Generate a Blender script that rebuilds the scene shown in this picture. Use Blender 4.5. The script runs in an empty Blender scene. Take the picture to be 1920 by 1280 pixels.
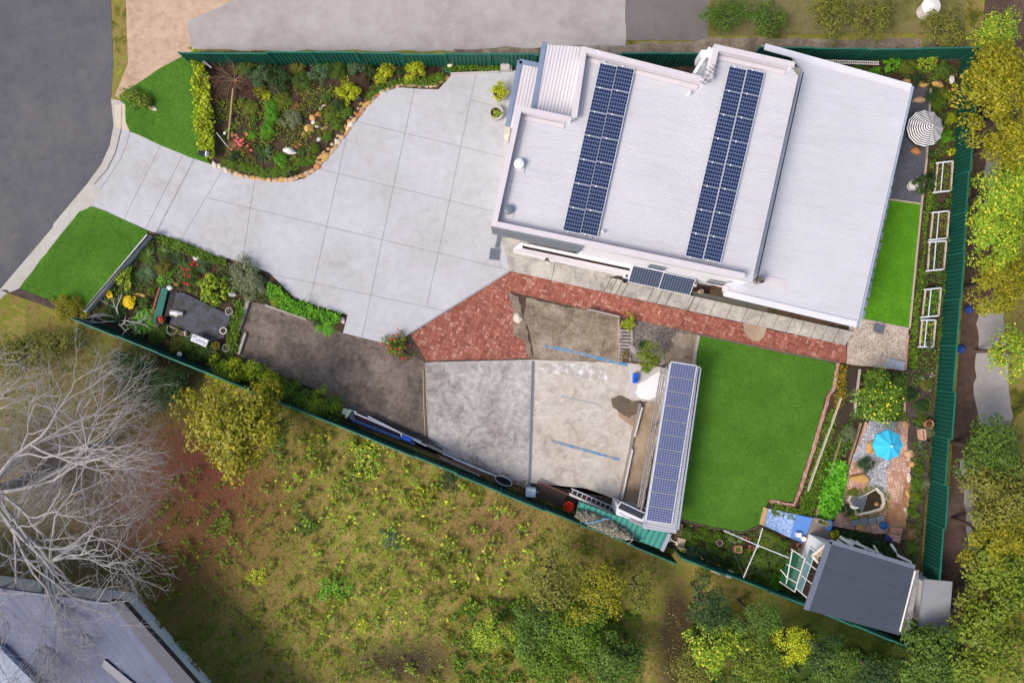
import bpy, bmesh, math, random
import numpy as np
from mathutils import Vector, Matrix
R = math.radians
scene = bpy.context.scene
# ------------------------------------------------------------ camera, sky, sun, exposure
H = 38.4                                   # height of the drone above the street
cam = bpy.data.cameras.new('camera'); camo = bpy.data.objects.new('camera', cam)
scene.collection.objects.link(camo); camo.location = (0, 0, H); camo.rotation_euler = (0, 0, 0)
cam.lens = 24; cam.sensor_width = 36; cam.sensor_fit = 'HORIZONTAL'; cam.clip_end = 500
scene.camera = camo
SUN_EL, SUN_AZ = 50, 240                   # degrees; azimuth clockwise from +Y (the sun stands to the left of the picture)
w = bpy.data.worlds.new('World'); scene.world = w; w.use_nodes = True
nt = w.node_tree; bg = nt.nodes['Background']
sky = nt.nodes.new('ShaderNodeTexSky'); sky.sky_type = 'NISHITA'; sky.sun_disc = False
sky.sun_elevation = R(SUN_EL); sky.sun_rotation = R(SUN_AZ); sky.dust_density = 4.0; sky.ozone_density = 0.4
nt.links.new(sky.outputs[0], bg.inputs[0]); bg.inputs[1].default_value = 0.15
sl = bpy.data.lights.new('sun', 'SUN'); sl.energy = 1.9; sl.angle = R(22); sl.color = (1, 0.955, 0.90)
so = bpy.data.objects.new('sun', sl); scene.collection.objects.link(so)
d = Vector((math.sin(R(SUN_AZ)) * math.cos(R(SUN_EL)), math.cos(R(SUN_AZ)) * math.cos(R(SUN_EL)), math.sin(R(SUN_EL))))
so.rotation_euler = d.to_track_quat('Z', 'Y').to_euler(); so.location = d * 60
scene.view_settings.view_transform = 'Standard'; scene.view_settings.look = 'None'
scene.view_settings.exposure = 0.2; scene.view_settings.gamma = 1
# ------------------------------------------------------------ helpers
C = scene.collection
rng = random.Random(7)
nrng = np.random.default_rng(11)
WL = {}                                    # world location of each parent

def P(px, py, z=0.0):
    "survey grid of the site (0.03 m units at street level, seen from the height of the drone) to metres"
    k = (H - z) / 1280.0
    return Vector(((px - 960) * k, (640 - py) * k, z))

def P2(pts, z): return [P(a, b, z) for a, b in pts]
def S(r, g, b):
    f = lambda c: ((c / 255 + 0.055) / 1.055) ** 2.4 if c > 10 else c / 255 / 12.92
    return (f(r), f(g), f(b), 1)

class MB:
    def __init__(s): s.v = []; s.f = []; s.m = []
    def add(s, vs, fs, m=0):
        b = len(s.v); s.v += [tuple(v) for v in vs]
        for f in fs: s.f.append(tuple(i + b for i in f)); s.m.append(m)
        return s
    def prism(s, pts, z0, z1, m=0, bottom=True):
        "pts: 2D/3D outline; z0/z1 floats or None to take the points' own z as the top"
        n = len(pts)
        a = sum(pts[i][0] * pts[(i + 1) % n][1] - pts[(i + 1) % n][0] * pts[i][1] for i in range(n))
        if a < 0: pts = list(reversed(pts))
        lo = [(p[0], p[1], z0) for p in pts]; hi = [(p[0], p[1], p[2] if z1 is None else z1) for p in pts]
        fs = [tuple(range(n, 2 * n))] + [(i, (i + 1) % n, n + (i + 1) % n, n + i) for i in range(n)]
        if bottom: fs.append(tuple(reversed(range(n))))
        return s.add(lo + hi, fs, m)
    def box(s, c, size, rz=0, rx=0, ry=0, m=0):
        M = Matrix.Rotation(rz, 3, 'Z') @ Matrix.Rotation(ry, 3, 'Y') @ Matrix.Rotation(rx, 3, 'X'); x, y, z = [k / 2 for k in size]
        vs = [Vector(c) + M @ Vector((a * x, b * y, e * z)) for e in (-1, 1) for a, b in ((-1, -1), (1, -1), (1, 1), (-1, 1))]
        return s.add(vs, [(3, 2, 1, 0), (4, 5, 6, 7), (0, 1, 5, 4), (1, 2, 6, 5), (2, 3, 7, 6), (3, 0, 4, 7)], m)
    def bar(s, a, b, wd, h, m=0):
        "bar between two points, wd wide, h high"
        a, b = Vector(a), Vector(b); dv = b - a; L = dv.length
        if L < 1e-6: return s
        t = dv / L; up = Vector((0, 0, 1)) if abs(t.z) < .95 else Vector((1, 0, 0))
        sd = t.cross(up).normalized() * wd / 2; u = sd.cross(t).normalized() * h / 2
        vs = [p + i * sd + j * u for p in (a, b) for i, j in ((-1, -1), (1, -1), (1, 1), (-1, 1))]
        return s.add(vs, [(0, 1, 2, 3), (7, 6, 5, 4), (1, 0, 4, 5), (2, 1, 5, 6), (3, 2, 6, 7), (0, 3, 7, 4)], m)
    def tube(s, pts, rs, n=8, m=0, cap=True):
        pts = [Vector(p) for p in pts]
        if not isinstance(rs, (list, tuple)): rs = [rs] * len(pts)
        b = len(s.v); 
        for i, p in enumerate(pts):
            t = (pts[min(i + 1, len(pts) - 1)] - pts[max(i - 1, 0)]).normalized()
            up = Vector((0, 0, 1)) if abs(t.z) < .9 else Vector((1, 0, 0))
            x = t.cross(up).normalized(); y = x.cross(t)
            for k in range(n):
                a = 2 * math.pi * k / n; s.v.append(tuple(p + (x * math.cos(a) + y * math.sin(a)) * rs[i]))
        for i in range(len(pts) - 1):
            for k in range(n):
                s.f.append((b + i * n + k, b + i * n + (k + 1) % n, b + (i + 1) * n + (k + 1) % n, b + (i + 1) * n + k)); s.m.append(m)
        if cap:
            s.f.append(tuple(b + k for k in reversed(range(n)))); s.m.append(m)
            e = b + (len(pts) - 1) * n; s.f.append(tuple(e + k for k in range(n))); s.m.append(m)
        return s
    def lathe(s, c, prof, n=20, m=0, sx=1, sy=1, rz=0):
        "prof: list of (radius, z)"
        b = len(s.v); c = Vector(c)
        for r, z in prof:
            for k in range(n):
                a = 2 * math.pi * k / n; x, y = r * math.cos(a) * sx, r * math.sin(a) * sy
                s.v.append((c.x + x * math.cos(rz) - y * math.sin(rz), c.y + x * math.sin(rz) + y * math.cos(rz), c.z + z))
        for i in range(len(prof) - 1):
            for k in range(n):
                s.f.append((b + i * n + k, b + i * n + (k + 1) % n, b + (i + 1) * n + (k + 1) % n, b + (i + 1) * n + k)); s.m.append(m)
        s.f.append(tuple(b + k for k in reversed(range(n)))); s.m.append(m)
        e = b + (len(prof) - 1) * n; s.f.append(tuple(e + k for k in range(n))); s.m.append(m)
        return s

def ordn(i):
    w_ = ['first', 'second', 'third', 'fourth', 'fifth', 'sixth', 'seventh', 'eighth', 'ninth', 'tenth', 'eleventh', 'twelfth', 'thirteenth', 'fourteenth', 'fifteenth', 'sixteenth', 'seventeenth', 'eighteenth', 'nineteenth']
    if i < 19: return w_[i]
    t_ = {2: ('twentieth', 'twenty'), 3: ('thirtieth', 'thirty'), 4: ('fortieth', 'forty'), 5: ('fiftieth', 'fifty'), 6: ('sixtieth', 'sixty')}[(i + 1) // 10]
    return t_[0] if (i + 1) % 10 == 0 else t_[1] + '-' + w_[(i + 1) % 10 - 1]

def mesh_np(name, V, F, smooth=False):
    me = bpy.data.meshes.new(name); V = np.asarray(V, np.float32); F = np.asarray(F, np.int32)
    me.vertices.add(len(V)); me.vertices.foreach_set('co', V.ravel())
    me.loops.add(F.size); me.loops.foreach_set('vertex_index', F.ravel())
    k = F.shape[1]; me.polygons.add(len(F)); me.polygons.foreach_set('loop_start', np.arange(0, F.size, k, dtype=np.int32))
    me.update(calc_edges=True); me.validate()
    if smooth: me.polygons.foreach_set('use_smooth', [True] * len(me.polygons))
    return me

def tag(o, label=None, cat=None, group=None, kind=None):
    if label: o['label'] = label
    if cat: o['category'] = cat
    if group: o['group'] = group
    if kind: o['kind'] = kind
    return o

def thing(name, loc, label, cat, group=None, rz=0):
    o = bpy.data.objects.new(name, None); C.objects.link(o); o.location = loc; o.rotation_euler = (0, 0, rz)
    o.empty_display_size = .2; WL[o] = Vector(loc); return tag(o, label, cat, group)

def obj(name, mb, mats, parent=None, label=None, cat=None, group=None, kind=None, smooth=False, bevel=0, local=False, recalc=False):
    "link a builder as one mesh object; its coordinates are metres on the site unless local"
    me = bpy.data.meshes.new(name); V = np.array(mb.v, dtype=float).reshape(-1, 3)
    if parent is not None:
        o0 = Vector((0, 0, 0)) if local else WL[parent]
    else:
        lo, hi = V.min(0), V.max(0); o0 = Vector(((lo[0] + hi[0]) / 2, (lo[1] + hi[1]) / 2, lo[2]))
        if local: o0 = Vector((0, 0, 0))
    me.from_pydata([tuple(v) for v in (V - np.array(o0))], [], mb.f)
    for m in (mats if isinstance(mats, (list, tuple)) else [mats]): me.materials.append(m)
    me.polygons.foreach_set('material_index', mb.m)
    if smooth: me.polygons.foreach_set('use_smooth', [True] * len(me.polygons))
    if recalc:
        bm = bmesh.new(); bm.from_mesh(me); bmesh.ops.recalc_face_normals(bm, faces=bm.faces); bm.to_mesh(me); bm.free()
    me.update()
    o = bpy.data.objects.new(name, me); C.objects.link(o)
    if parent is not None: o.parent = parent; WL[o] = WL[parent].copy()
    else: o.location = o0; WL[o] = Vector(o0)
    if bevel:
        b = o.modifiers.new('bevel', 'BEVEL'); b.width = bevel; b.segments = 2; b.limit_method = 'ANGLE'
    return tag(o, label, cat, group, kind)

def copy_tree(o, parent=None):
    c = o.copy(); C.objects.link(c)
    if parent is not None: c.parent = parent
    for ch in [x for x in C.objects if x.parent == o]: copy_tree(ch, c)
    return c
def copy_thing(src, kids, loc, rz=0, sc=None, label=None, group=None):
    c = src.copy(); C.objects.link(c); c.location = loc; c.rotation_euler = (0, 0, rz)
    if sc is not None: c.scale = (sc, sc, sc) if not hasattr(sc, '__len__') else sc
    if label: c['label'] = label
    if group: c['group'] = group
    for k, subs in kids:
        kc = k.copy(); C.objects.link(kc); kc.parent = c
        for g in subs:
            gc = g.copy(); C.objects.link(gc); gc.parent = kc
    WL[c] = Vector(loc); return c

# ------------------------------------------------------------ materials
def newmat(name):
    m = bpy.data.materials.new(name); m.use_nodes = True; n = m.node_tree
    return m, n.nodes, n.links, n.nodes['Principled BSDF']
def setb(b, rough=.7, metal=0, spec=.3):
    b.inputs['Roughness'].default_value = rough; b.inputs['Metallic'].default_value = metal
    b.inputs['Specular IOR Level'].default_value = spec
def ramp(N, stops):
    r = N.new('ShaderNodeValToRGB'); e = r.color_ramp.elements
    while len(e) < len(stops): e.new(0.5)
    for i, (p, c) in enumerate(stops): e[i].position = p; e[i].color = c
    return r
def noise(N, L, pos, scale, detail=4, rough=.6, dist=0):
    t = N.new('ShaderNodeTexNoise'); t.inputs['Scale'].default_value = scale; t.inputs['Detail'].default_value = detail
    t.inputs['Roughness'].default_value = rough; t.inputs['Distortion'].default_value = dist
    if pos is not None: L.new(pos, t.inputs['Vector'])
    return t
def mix(N, L, f, a, b, mode='MIX'):
    x = N.new('ShaderNodeMix'); x.data_type = 'RGBA'; x.blend_type = mode
    for sock, val in ((x.inputs[0], f), (x.inputs[6], a), (x.inputs[7], b)):
        if isinstance(val, bpy.types.NodeSocket): L.new(val, sock)
        else: sock.default_value = val
    return x.outputs[2]
def mth(N, L, op, a, b=0.0, c=None, clamp=False):
    x = N.new('ShaderNodeMath'); x.operation = op; x.use_clamp = clamp
    for i, v in enumerate((a, b) if c is None else (a, b, c)):
        if isinstance(v, bpy.types.NodeSocket): L.new(v, x.inputs[i])
        else: x.inputs[i].default_value = v
    return x.outputs[0]
def bump(N, L, b, h, st=.3, dist=.02):
    x = N.new('ShaderNodeBump'); x.inputs['Strength'].default_value = st; x.inputs['Distance'].default_value = dist
    L.new(h, x.inputs['Height']); L.new(x.outputs[0], b.inputs['Normal'])
def geo(N): return N.new('ShaderNodeNewGeometry').outputs['Position']

MC = {}
def plain(name, c, rough=.6, metal=0, var=.12, scale=6, spec=.3):
    "painted or moulded surface with slight tonal wear"
    if name in MC: return MC[name]
    m, N, L, b = newmat(name); setb(b, rough, metal, spec); p = geo(N)
    t = noise(N, L, p, scale, 5, .65)
    r = ramp(N, [(.3, tuple(x * (1 - var) for x in c[:3]) + (1,)), (.7, tuple(min(1, x * (1 + var)) for x in c[:3]) + (1,))])
    L.new(t.outputs[0], r.inputs[0]); L.new(r.outputs[0], b.inputs['Base Color']); MC[name] = m; return m

def ground_mat(name, stops, s1=.5, s2=9, s3=40, speck=.35, rough=.9, bumpst=.4, bd=.03, dist=0, specks=None, stain=0):
    "layered noise: large patches, mid mottling and fine grain"
    m, N, L, b = newmat(name); setb(b, rough, 0, .15); p = geo(N)
    a = noise(N, L, p, s1, 5, .6, dist); c = noise(N, L, p, s2, 6, .7); f = noise(N, L, p, s3, 3, .7)
    v = mth(N, L, 'ADD', mth(N, L, 'MULTIPLY', a.outputs[0], .6), mth(N, L, 'MULTIPLY', c.outputs[0], .4))
    r = ramp(N, stops); L.new(v, r.inputs[0])
    g = ramp(N, [(.3, (1 - speck,) * 3 + (1,)), (.7, (1 + speck,) * 3 + (1,))]); L.new(f.outputs[0], g.inputs[0])
    out = mix(N, L, 1.0, r.outputs[0], g.outputs[0], 'MULTIPLY')
    if stain:
        h1 = noise(N, L, p, 1.3, 8, .78, 1.2); h2 = ramp(N, [(.36, (1 - stain,) * 3 + (1,)), (.52, (1, 1, 1, 1)), (.68, (1 + stain * .45,) * 3 + (1,))]); L.new(h1.outputs[0], h2.inputs[0])
        out = mix(N, L, 1.0, out, h2.outputs[0], 'MULTIPLY')
    if specks:
        col, sc, th = specks; vo = N.new('ShaderNodeTexVoronoi'); vo.inputs['Scale'].default_value = sc; L.new(p, vo.inputs['Vector'])
        sx = N.new('ShaderNodeSeparateColor'); L.new(vo.outputs['Color'], sx.inputs[0])
        out = mix(N, L, mth(N, L, 'GREATER_THAN', sx.outputs[0], th), out, col)
    L.new(out, b.inputs['Base Color'])
    bump(N, L, b, mth(N, L, 'ADD', f.outputs[0], c.outputs[0]), bumpst, bd)
    return m

def pebble_mat(name, cols, scale=14, dark=(.05, .045, .04, 1), rough=.8):
    m, N, L, b = newmat(name); setb(b, rough, 0, .2); p = geo(N)
    vo = N.new('ShaderNodeTexVoronoi'); vo.inputs['Scale'].default_value = scale; L.new(p, vo.inputs['Vector'])
    sx = N.new('ShaderNodeSeparateColor'); L.new(vo.outputs['Color'], sx.inputs[0])
    r = ramp(N, [(i / (len(cols) - 1), c) for i, c in enumerate(cols)]); L.new(sx.outputs[0], r.inputs[0])
    e = N.new('ShaderNodeTexVoronoi'); e.feature = 'DISTANCE_TO_EDGE'; e.inputs['Scale'].default_value = scale; L.new(p, e.inputs['Vector'])
    k = mth(N, L, 'MULTIPLY', e.outputs['Distance'], 9, clamp=True)
    n = noise(N, L, p, 1.2, 4); q = ramp(N, [(.3, (.75, .75, .75, 1)), (.7, (1.15, 1.15, 1.15, 1))]); L.new(n.outputs[0], q.inputs[0])
    o = mix(N, L, k, dark, r.outputs[0]); L.new(mix(N, L, 1.0, o, q.outputs[0], 'MULTIPLY'), b.inputs['Base Color'])
    bump(N, L, b, k, .6, .02); return m

def leaf_mat(name, c1, c2, c3=None, th=.86, trans=.25):
    if name in MC: return MC[name]
    m, N, L, b = newmat(name); setb(b, .5, 0, .3)
    g = N.new('ShaderNodeNewGeometry'); ri = g.outputs['Random Per Island']
    n = noise(N, L, g.outputs['Position'], 1.7, 3)
    f = mth(N, L, 'ADD', mth(N, L, 'MULTIPLY', ri, .65), mth(N, L, 'MULTIPLY', mth(N, L, 'SUBTRACT', n.outputs[0], .3), .9), clamp=True)
    col = mix(N, L, f, c1, c2)
    if c3 is not None: col = mix(N, L, mth(N, L, 'GREATER_THAN', ri, th), col, c3)
    L.new(col, b.inputs['Base Color'])
    tr = N.new('ShaderNodeBsdfTranslucent'); L.new(col, tr.inputs[0])
    ms = N.new('ShaderNodeMixShader'); ms.inputs[0].default_value = trans
    L.new(b.outputs[0], ms.inputs[1]); L.new(tr.outputs[0], ms.inputs[2])
    L.new(ms.outputs[0], N['Material Output'].inputs[0]); MC[name] = m; return m

DN = (.206, .978, 0)      # across the house's roof sheets
DL = (.978, -.206, 0)     # along them
def corr_mat(name, c, axis, pitch=.13, dark=.8, rough=.45, metal=0.0, width=.22, patch=.07, spec=.3, bs=.35):
    "profiled sheet steel: ribs at a fixed pitch across one axis"
    m, N, L, b = newmat(name); setb(b, rough, metal, spec); p = geo(N)
    dt = N.new('ShaderNodeVectorMath'); dt.operation = 'DOT_PRODUCT'; L.new(p, dt.inputs[0]); dt.inputs[1].default_value = axis
    u = mth(N, L, 'FRACT', mth(N, L, 'DIVIDE', dt.outputs['Value'], pitch))
    tri = mth(N, L, 'ABSOLUTE', mth(N, L, 'SUBTRACT', u, .5))
    k = mth(N, L, 'MULTIPLY', mth(N, L, 'SUBTRACT', tri, .5 - width), 1 / width * 1.6, clamp=True)
    n = noise(N, L, p, .35, 4, .6); q = ramp(N, [(.3, (1 - patch,) * 3 + (1,)), (.7, (1 + patch * .4,) * 3 + (1,))]); L.new(n.outputs[0], q.inputs[0])
    col = mix(N, L, k, c, tuple(x * dark for x in c[:3]) + (1,))
    pd_ = N.new('ShaderNodeVectorMath'); pd_.operation = 'DOT_PRODUCT'; L.new(p, pd_.inputs[0]); pd_.inputs[1].default_value = (axis[1], -axis[0], 0)
    cb_ = N.new('ShaderNodeCombineXYZ'); L.new(mth(N, L, 'MULTIPLY', dt.outputs['Value'], 3.5), cb_.inputs[0]); L.new(mth(N, L, 'MULTIPLY', pd_.outputs['Value'], .25), cb_.inputs[1])
    sn = noise(N, L, cb_.outputs[0], 1.0, 6, .7); sr = ramp(N, [(.32, (1 - patch * 1.1,) * 3 + (1,)), (.5, (1, 1, 1, 1)), (.75, (1.02, 1.02, 1.02, 1))]); L.new(sn.outputs[0], sr.inputs[0]); col = mix(N, L, 1.0, col, sr.outputs[0], 'MULTIPLY')
    lp = mth(N, L, 'FRACT', mth(N, L, 'DIVIDE', dt.outputs['Value'], .76)); col = mix(N, L, mth(N, L, 'MULTIPLY', mth(N, L, 'LESS_THAN', lp, .03), .12), col, tuple(x * .6 for x in c[:3]) + (1,))
    L.new(mix(N, L, 1.0, col, q.outputs[0], 'MULTIPLY'), b.inputs['Base Color'])
    bump(N, L, b, mth(N, L, 'SUBTRACT', 1.0, k), bs, .02); return m

def brick_mat(name, cols, mortar, ang=0, bw=.23, rh=.115, ms=.008, weave=True, stain=None):
    m, N, L, b = newmat(name); setb(b, .85, 0, .15); p = geo(N)
    def tex(a):
        mp = N.new('ShaderNodeMapping'); mp.inputs['Rotation'].default_value = (0, 0, a); L.new(p, mp.inputs[0])
        t = N.new('ShaderNodeTexBrick'); t.inputs['Scale'].default_value = 1; t.inputs['Brick Width'].default_value = bw
        t.inputs['Row Height'].default_value = rh; t.inputs['Mortar Size'].default_value = ms; t.inputs['Bias'].default_value = 0
        t.inputs['Color1'].default_value = (0, 0, 0, 1); t.inputs['Color2'].default_value = (1, 1, 1, 1); t.inputs['Mortar'].default_value = (0, 0, 0, 1)
        if weave: t.offset = 0
        L.new(mp.outputs[0], t.inputs['Vector']); return t, mp
    t1, mp = tex(ang)
    if weave:
        t2, _ = tex(ang + math.pi / 2); ck = N.new('ShaderNodeTexChecker'); ck.inputs['Scale'].default_value = 1 / bw
        ck.inputs[1].default_value = (0, 0, 0, 1); ck.inputs[2].default_value = (1, 1, 1, 1)
        mv = N.new('ShaderNodeVectorMath'); mv.operation = 'MULTIPLY'; mv.inputs[1].default_value = (1, 1, 0); L.new(mp.outputs[0], mv.inputs[0])
        L.new(mv.outputs[0], ck.inputs['Vector'])
        fc = mix(N, L, ck.outputs[1], t1.outputs['Color'], t2.outputs['Color']); ff = mix(N, L, ck.outputs[1], t1.outputs['Fac'], t2.outputs['Fac'])
    else: fc, ff = t1.outputs['Color'], t1.outputs['Fac']
    r = ramp(N, [(i / (len(cols) - 1), c) for i, c in enumerate(cols)]); L.new(fc, r.inputs[0])
    o = mix(N, L, ff, r.outputs[0], mortar)
    n = noise(N, L, p, 1.1, 4, .6); q = ramp(N, [(.3, (.86, .86, .86, 1)), (.65, (1.08, 1.08, 1.08, 1))]); L.new(n.outputs[0], q.inputs[0])
    o = mix(N, L, 1.0, o, q.outputs[0], 'MULTIPLY')
    if stain: 
        n2 = noise(N, L, p, 5, 6, .75); o = mix(N, L, mth(N, L, 'MULTIPLY', mth(N, L, 'SUBTRACT', n2.outputs[0], .6), 5, clamp=True), o, stain)
    L.new(o, b.inputs['Base Color']); bump(N, L, b, ff, -.4, .01); return m

def seg_jit(pts, step, amp, closed=True):
    "organic outline: subdivide and jitter (survey units)"
    out = []; n = len(pts)
    for i in range(n if closed else n - 1):
        a, b = pts[i], pts[(i + 1) % n]; L = math.dist(a, b); k = max(1, int(L / step))
        for j in range(k):
            t = j / k; q = (a[0] + (b[0] - a[0]) * t, a[1] + (b[1] - a[1]) * t)
            if j: q = (q[0] + rng.uniform(-amp, amp), q[1] + rng.uniform(-amp, amp))
            out.append(q)
    if not closed: out.append(pts[-1])
    return out
def sheet(name, pts, z, m, thick=.3, jit=0, step=12, **kw):
    if jit: pts = seg_jit(pts, step, jit)
    kw.setdefault('kind', 'structure')
    return obj(name, MB().prism(P2(pts, z), z - thick, z), m, **kw)
def strip_pts(line, w):
    "polyline with width (survey units) to polygon"
    Lp, Rp = [], []
    for i, p in enumerate(line):
        a = line[max(i - 1, 0)]; b = line[min(i + 1, len(line) - 1)]; dx, dy = b[0] - a[0], b[1] - a[1]; l = math.hypot(dx, dy)
        nx, ny = -dy / l * w / 2, dx / l * w / 2; Lp.append((p[0] + nx, p[1] + ny)); Rp.append((p[0] - nx, p[1] - ny))
    return Lp + Rp[::-1]
def strip_mb(mb, line, w, z, h, m=0):
    "box strips along polyline in survey units; z top; h thickness"
    for a, b in zip(line[:-1], line[1:]): 
        A, B = P(*a, z), P(*b, z); A.z -= h / 2; B.z -= h / 2; mb.bar(A, B, w, h, m)
    return mb
# ------------------------------------------------------------ the setting
ZR = 0.6                                   # the rear terrace is 0.6 m above the driveway
conc = [(.28, S(160, 156, 154)), (.45, S(178, 177, 180)), (.58, S(186, 186, 192)), (.75, S(194, 194, 200))]
M_drive = ground_mat('driveway_concrete', conc, .25, 2.2, 30, .05, .8, .15, .01, stain=.07)
M_road = ground_mat('asphalt', [(.3, S(80, 79, 84)), (.5, S(95, 94, 99)), (.75, S(114, 111, 113))], .12, .9, 30, .12, .9, .3, stain=.12)
M_kerb = ground_mat('kerb_concrete', [(.3, S(165, 160, 152)), (.7, S(196, 192, 186))], .8, 6, 40, .08)
M_sand = ground_mat('sand_verge', [(.3, S(150, 120, 98)), (.5, S(188, 160, 138)), (.7, S(206, 182, 162))], .25, 2, 20, .12)
M_nconc = ground_mat('neighbour_concrete', [(.3, S(140, 130, 126)), (.5, S(168, 160, 158)), (.7, S(186, 180, 178))], .18, 1.1, 25, .06)
M_lawn = ground_mat('lawn_turf', [(.3, S(62, 104, 26)), (.5, S(78, 122, 36)), (.7, S(94, 138, 48))], .45, 6, 38, .42, .95, .8, .04, stain=.13)
M_lawn2 = ground_mat('turf_bright', [(.3, S(72, 128, 18)), (.5, S(88, 144, 28)), (.7, S(102, 158, 38))], .6, 7, 38, .42, .95, .8, .04, stain=.1)
M_soil = ground_mat('garden_soil', [(.28, S(38, 28, 24)), (.42, S(70, 52, 44)), (.52, S(88, 70, 58)), (.6, S(58, 62, 34)), (.72, S(104, 88, 78))], .9, 7, 34, .55, .95, .9, .05, .6)
M_soil2 = ground_mat('dry_soil', [(.3, S(62, 52, 48)), (.5, S(84, 72, 66)), (.7, S(110, 98, 92))], .8, 7, 34, .4, .95, .8, .05)
M_dark = ground_mat('weathered_slab', [(.32, S(72, 62, 57)), (.46, S(102, 91, 84)), (.56, S(122, 110, 101)), (.72, S(148, 135, 125))], .33, 4, 30, .22, .9, .3, .01, .4, stain=.42)
M_slab = ground_mat('grey_slab', [(.3, S(112, 103, 98)), (.42, S(152, 145, 142)), (.55, S(178, 172, 170)), (.72, S(194, 189, 187))], .28, 3, 26, .14, .9, .3, .01, .3, stain=.42)
M_slab2 = ground_mat('pale_slab', [(.28, S(150, 132, 114)), (.42, S(180, 168, 156)), (.55, S(192, 184, 176)), (.72, S(202, 197, 193))], .3, 3, 26, .12, .9, .3, .01, .3, stain=.3)
M_tan = ground_mat('stained_slab', [(.3, S(120, 102, 84)), (.5, S(160, 140, 118)), (.7, S(184, 166, 146))], .6, 4, 26, .14, .9, .3, .01, .4)
M_dirt = ground_mat('rubbly_dirt', [(.3, S(104, 90, 76)), (.42, S(142, 126, 108)), (.55, S(172, 156, 138)), (.72, S(198, 188, 176))], .9, 6, 24, .34, .95, .9, .08, .6, stain=.3)
M_path = ground_mat('old_concrete', [(.3, S(134, 128, 118)), (.45, S(166, 160, 152)), (.6, S(186, 181, 172)), (.75, S(200, 196, 188))], .8, 5, 30, .16, .9, .4, .02, .5, stain=.32)
M_grav = pebble_mat('grey_gravel', [S(92, 92, 102), S(108, 108, 118), S(122, 122, 132), S(100, 100, 110)], 22, S(62, 62, 70))
M_grav2 = pebble_mat('brown_gravel', [S(110, 100, 94), S(140, 130, 124), S(164, 154, 146), S(120, 108, 98)], 13, S(66, 58, 52))
M_pebb = pebble_mat('tan_pebbles', [S(178, 158, 140), S(204, 188, 172), S(222, 208, 194), S(190, 174, 160)], 14, S(128, 110, 96))
M_white = pebble_mat('white_pebbles', [S(176, 176, 184), S(196, 196, 202), S(212, 212, 218)], 9, S(112, 112, 120))
reds = [S(132, 76, 64), S(156, 92, 78), S(174, 110, 94), S(146, 84, 72), S(192, 142, 126)]
M_brick = brick_mat('red_clay_paving', reds, S(92, 62, 54), R(22), .26, .13, .013, stain=S(166, 144, 134))
M_brick2 = brick_mat('pink_pavers', [S(176, 130, 108), S(200, 160, 138), S(214, 182, 164), S(186, 142, 122)], S(128, 98, 84), R(-14), .3, .15, .012)
M_edge = brick_mat('brick_edging', [S(160, 112, 96), S(186, 144, 128), S(196, 164, 150)], S(110, 84, 74), R(-76), .22, .11, .01, weave=False)
M_line = plain('joint', S(142, 140, 142), .9)
M_lineB = plain('wide_joint', S(66, 66, 72), .9)

def yard_mat():
    "the next yard: rough grass, weeds, dead leaves and bare reddish earth under the bare tree"
    m, N, L, b = newmat('yard_grass'); setb(b, .95, 0, .1); p = geo(N)
    a = noise(N, L, p, .16, 4, .62, .5); c = noise(N, L, p, 1.1, 6, .72, .4); f = noise(N, L, p, 18, 3, .7)
    v = mth(N, L, 'ADD', mth(N, L, 'MULTIPLY', a.outputs[0], .5), mth(N, L, 'MULTIPLY', c.outputs[0], .5))
    r = ramp(N, [(.36, S(70, 66, 36)), (.43, S(108, 108, 38)), (.48, S(152, 132, 80)), (.53, S(122, 132, 42)), (.57, S(166, 146, 88)), (.64, S(116, 140, 36))])
    L.new(v, r.inputs[0]); g = ramp(N, [(.3, (.8, .8, .8, 1)), (.7, (1.2, 1.2, 1.2, 1))]); L.new(f.outputs[0], g.inputs[0])
    def blob(col, ctr, sx, sy, cur, amt=1.6):
        mp = N.new('ShaderNodeMapping'); mp.vector_type = 'POINT'; q = P(*ctr)
        mp.inputs['Location'].default_value = (-q.x / sx, -q.y / sy, 0); mp.inputs['Scale'].default_value = (1 / sx, 1 / sy, 0); L.new(p, mp.inputs[0])
        ln = N.new('ShaderNodeVectorMath'); ln.operation = 'LENGTH'; L.new(mp.outputs[0], ln.inputs[0])
        k = mth(N, L, 'SUBTRACT', 1.0, ln.outputs['Value']); k = mth(N, L, 'ADD', mth(N, L, 'MULTIPLY', k, amt), mth(N, L, 'SUBTRACT', c.outputs[0], .5), clamp=True)
        k = mth(N, L, 'MULTIPLY', k, .95, clamp=True)
        return mix(N, L, k, cur, col)
    o = blob(S(122, 84, 58), (330, 950), 8.5, 8.0, r.outputs[0])
    o = blob(S(126, 74, 60), (370, 880), 5, 3.6, o, 1.2)
    o = blob(S(44, 54, 34), (290, 700), 4, 3, o, 2)
    o = blob(S(70, 60, 48), (760, 1240), 4.5, 1.8, o, 1.3)
    o = blob(S(66, 50, 42), (1270, 1200), 1.6, 5, o, 1.8)
    o = blob(S(60, 80, 28), (1550, 1240), 10, 5, o, 1.6)
    o = blob(S(146, 110, 80), (930, 990), 4, 2, o, 1.0)
    o = blob(S(120, 110, 110), (90, 880), 8, 8, o, 1.0)
    L.new(mix(N, L, 1.0, o, g.outputs[0], 'MULTIPLY'), b.inputs['Base Color']); bump(N, L, b, mth(N, L, 'ADD', f.outputs[0], c.outputs[0]), .8, .08); return m
M_yard = yard_mat()

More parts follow.
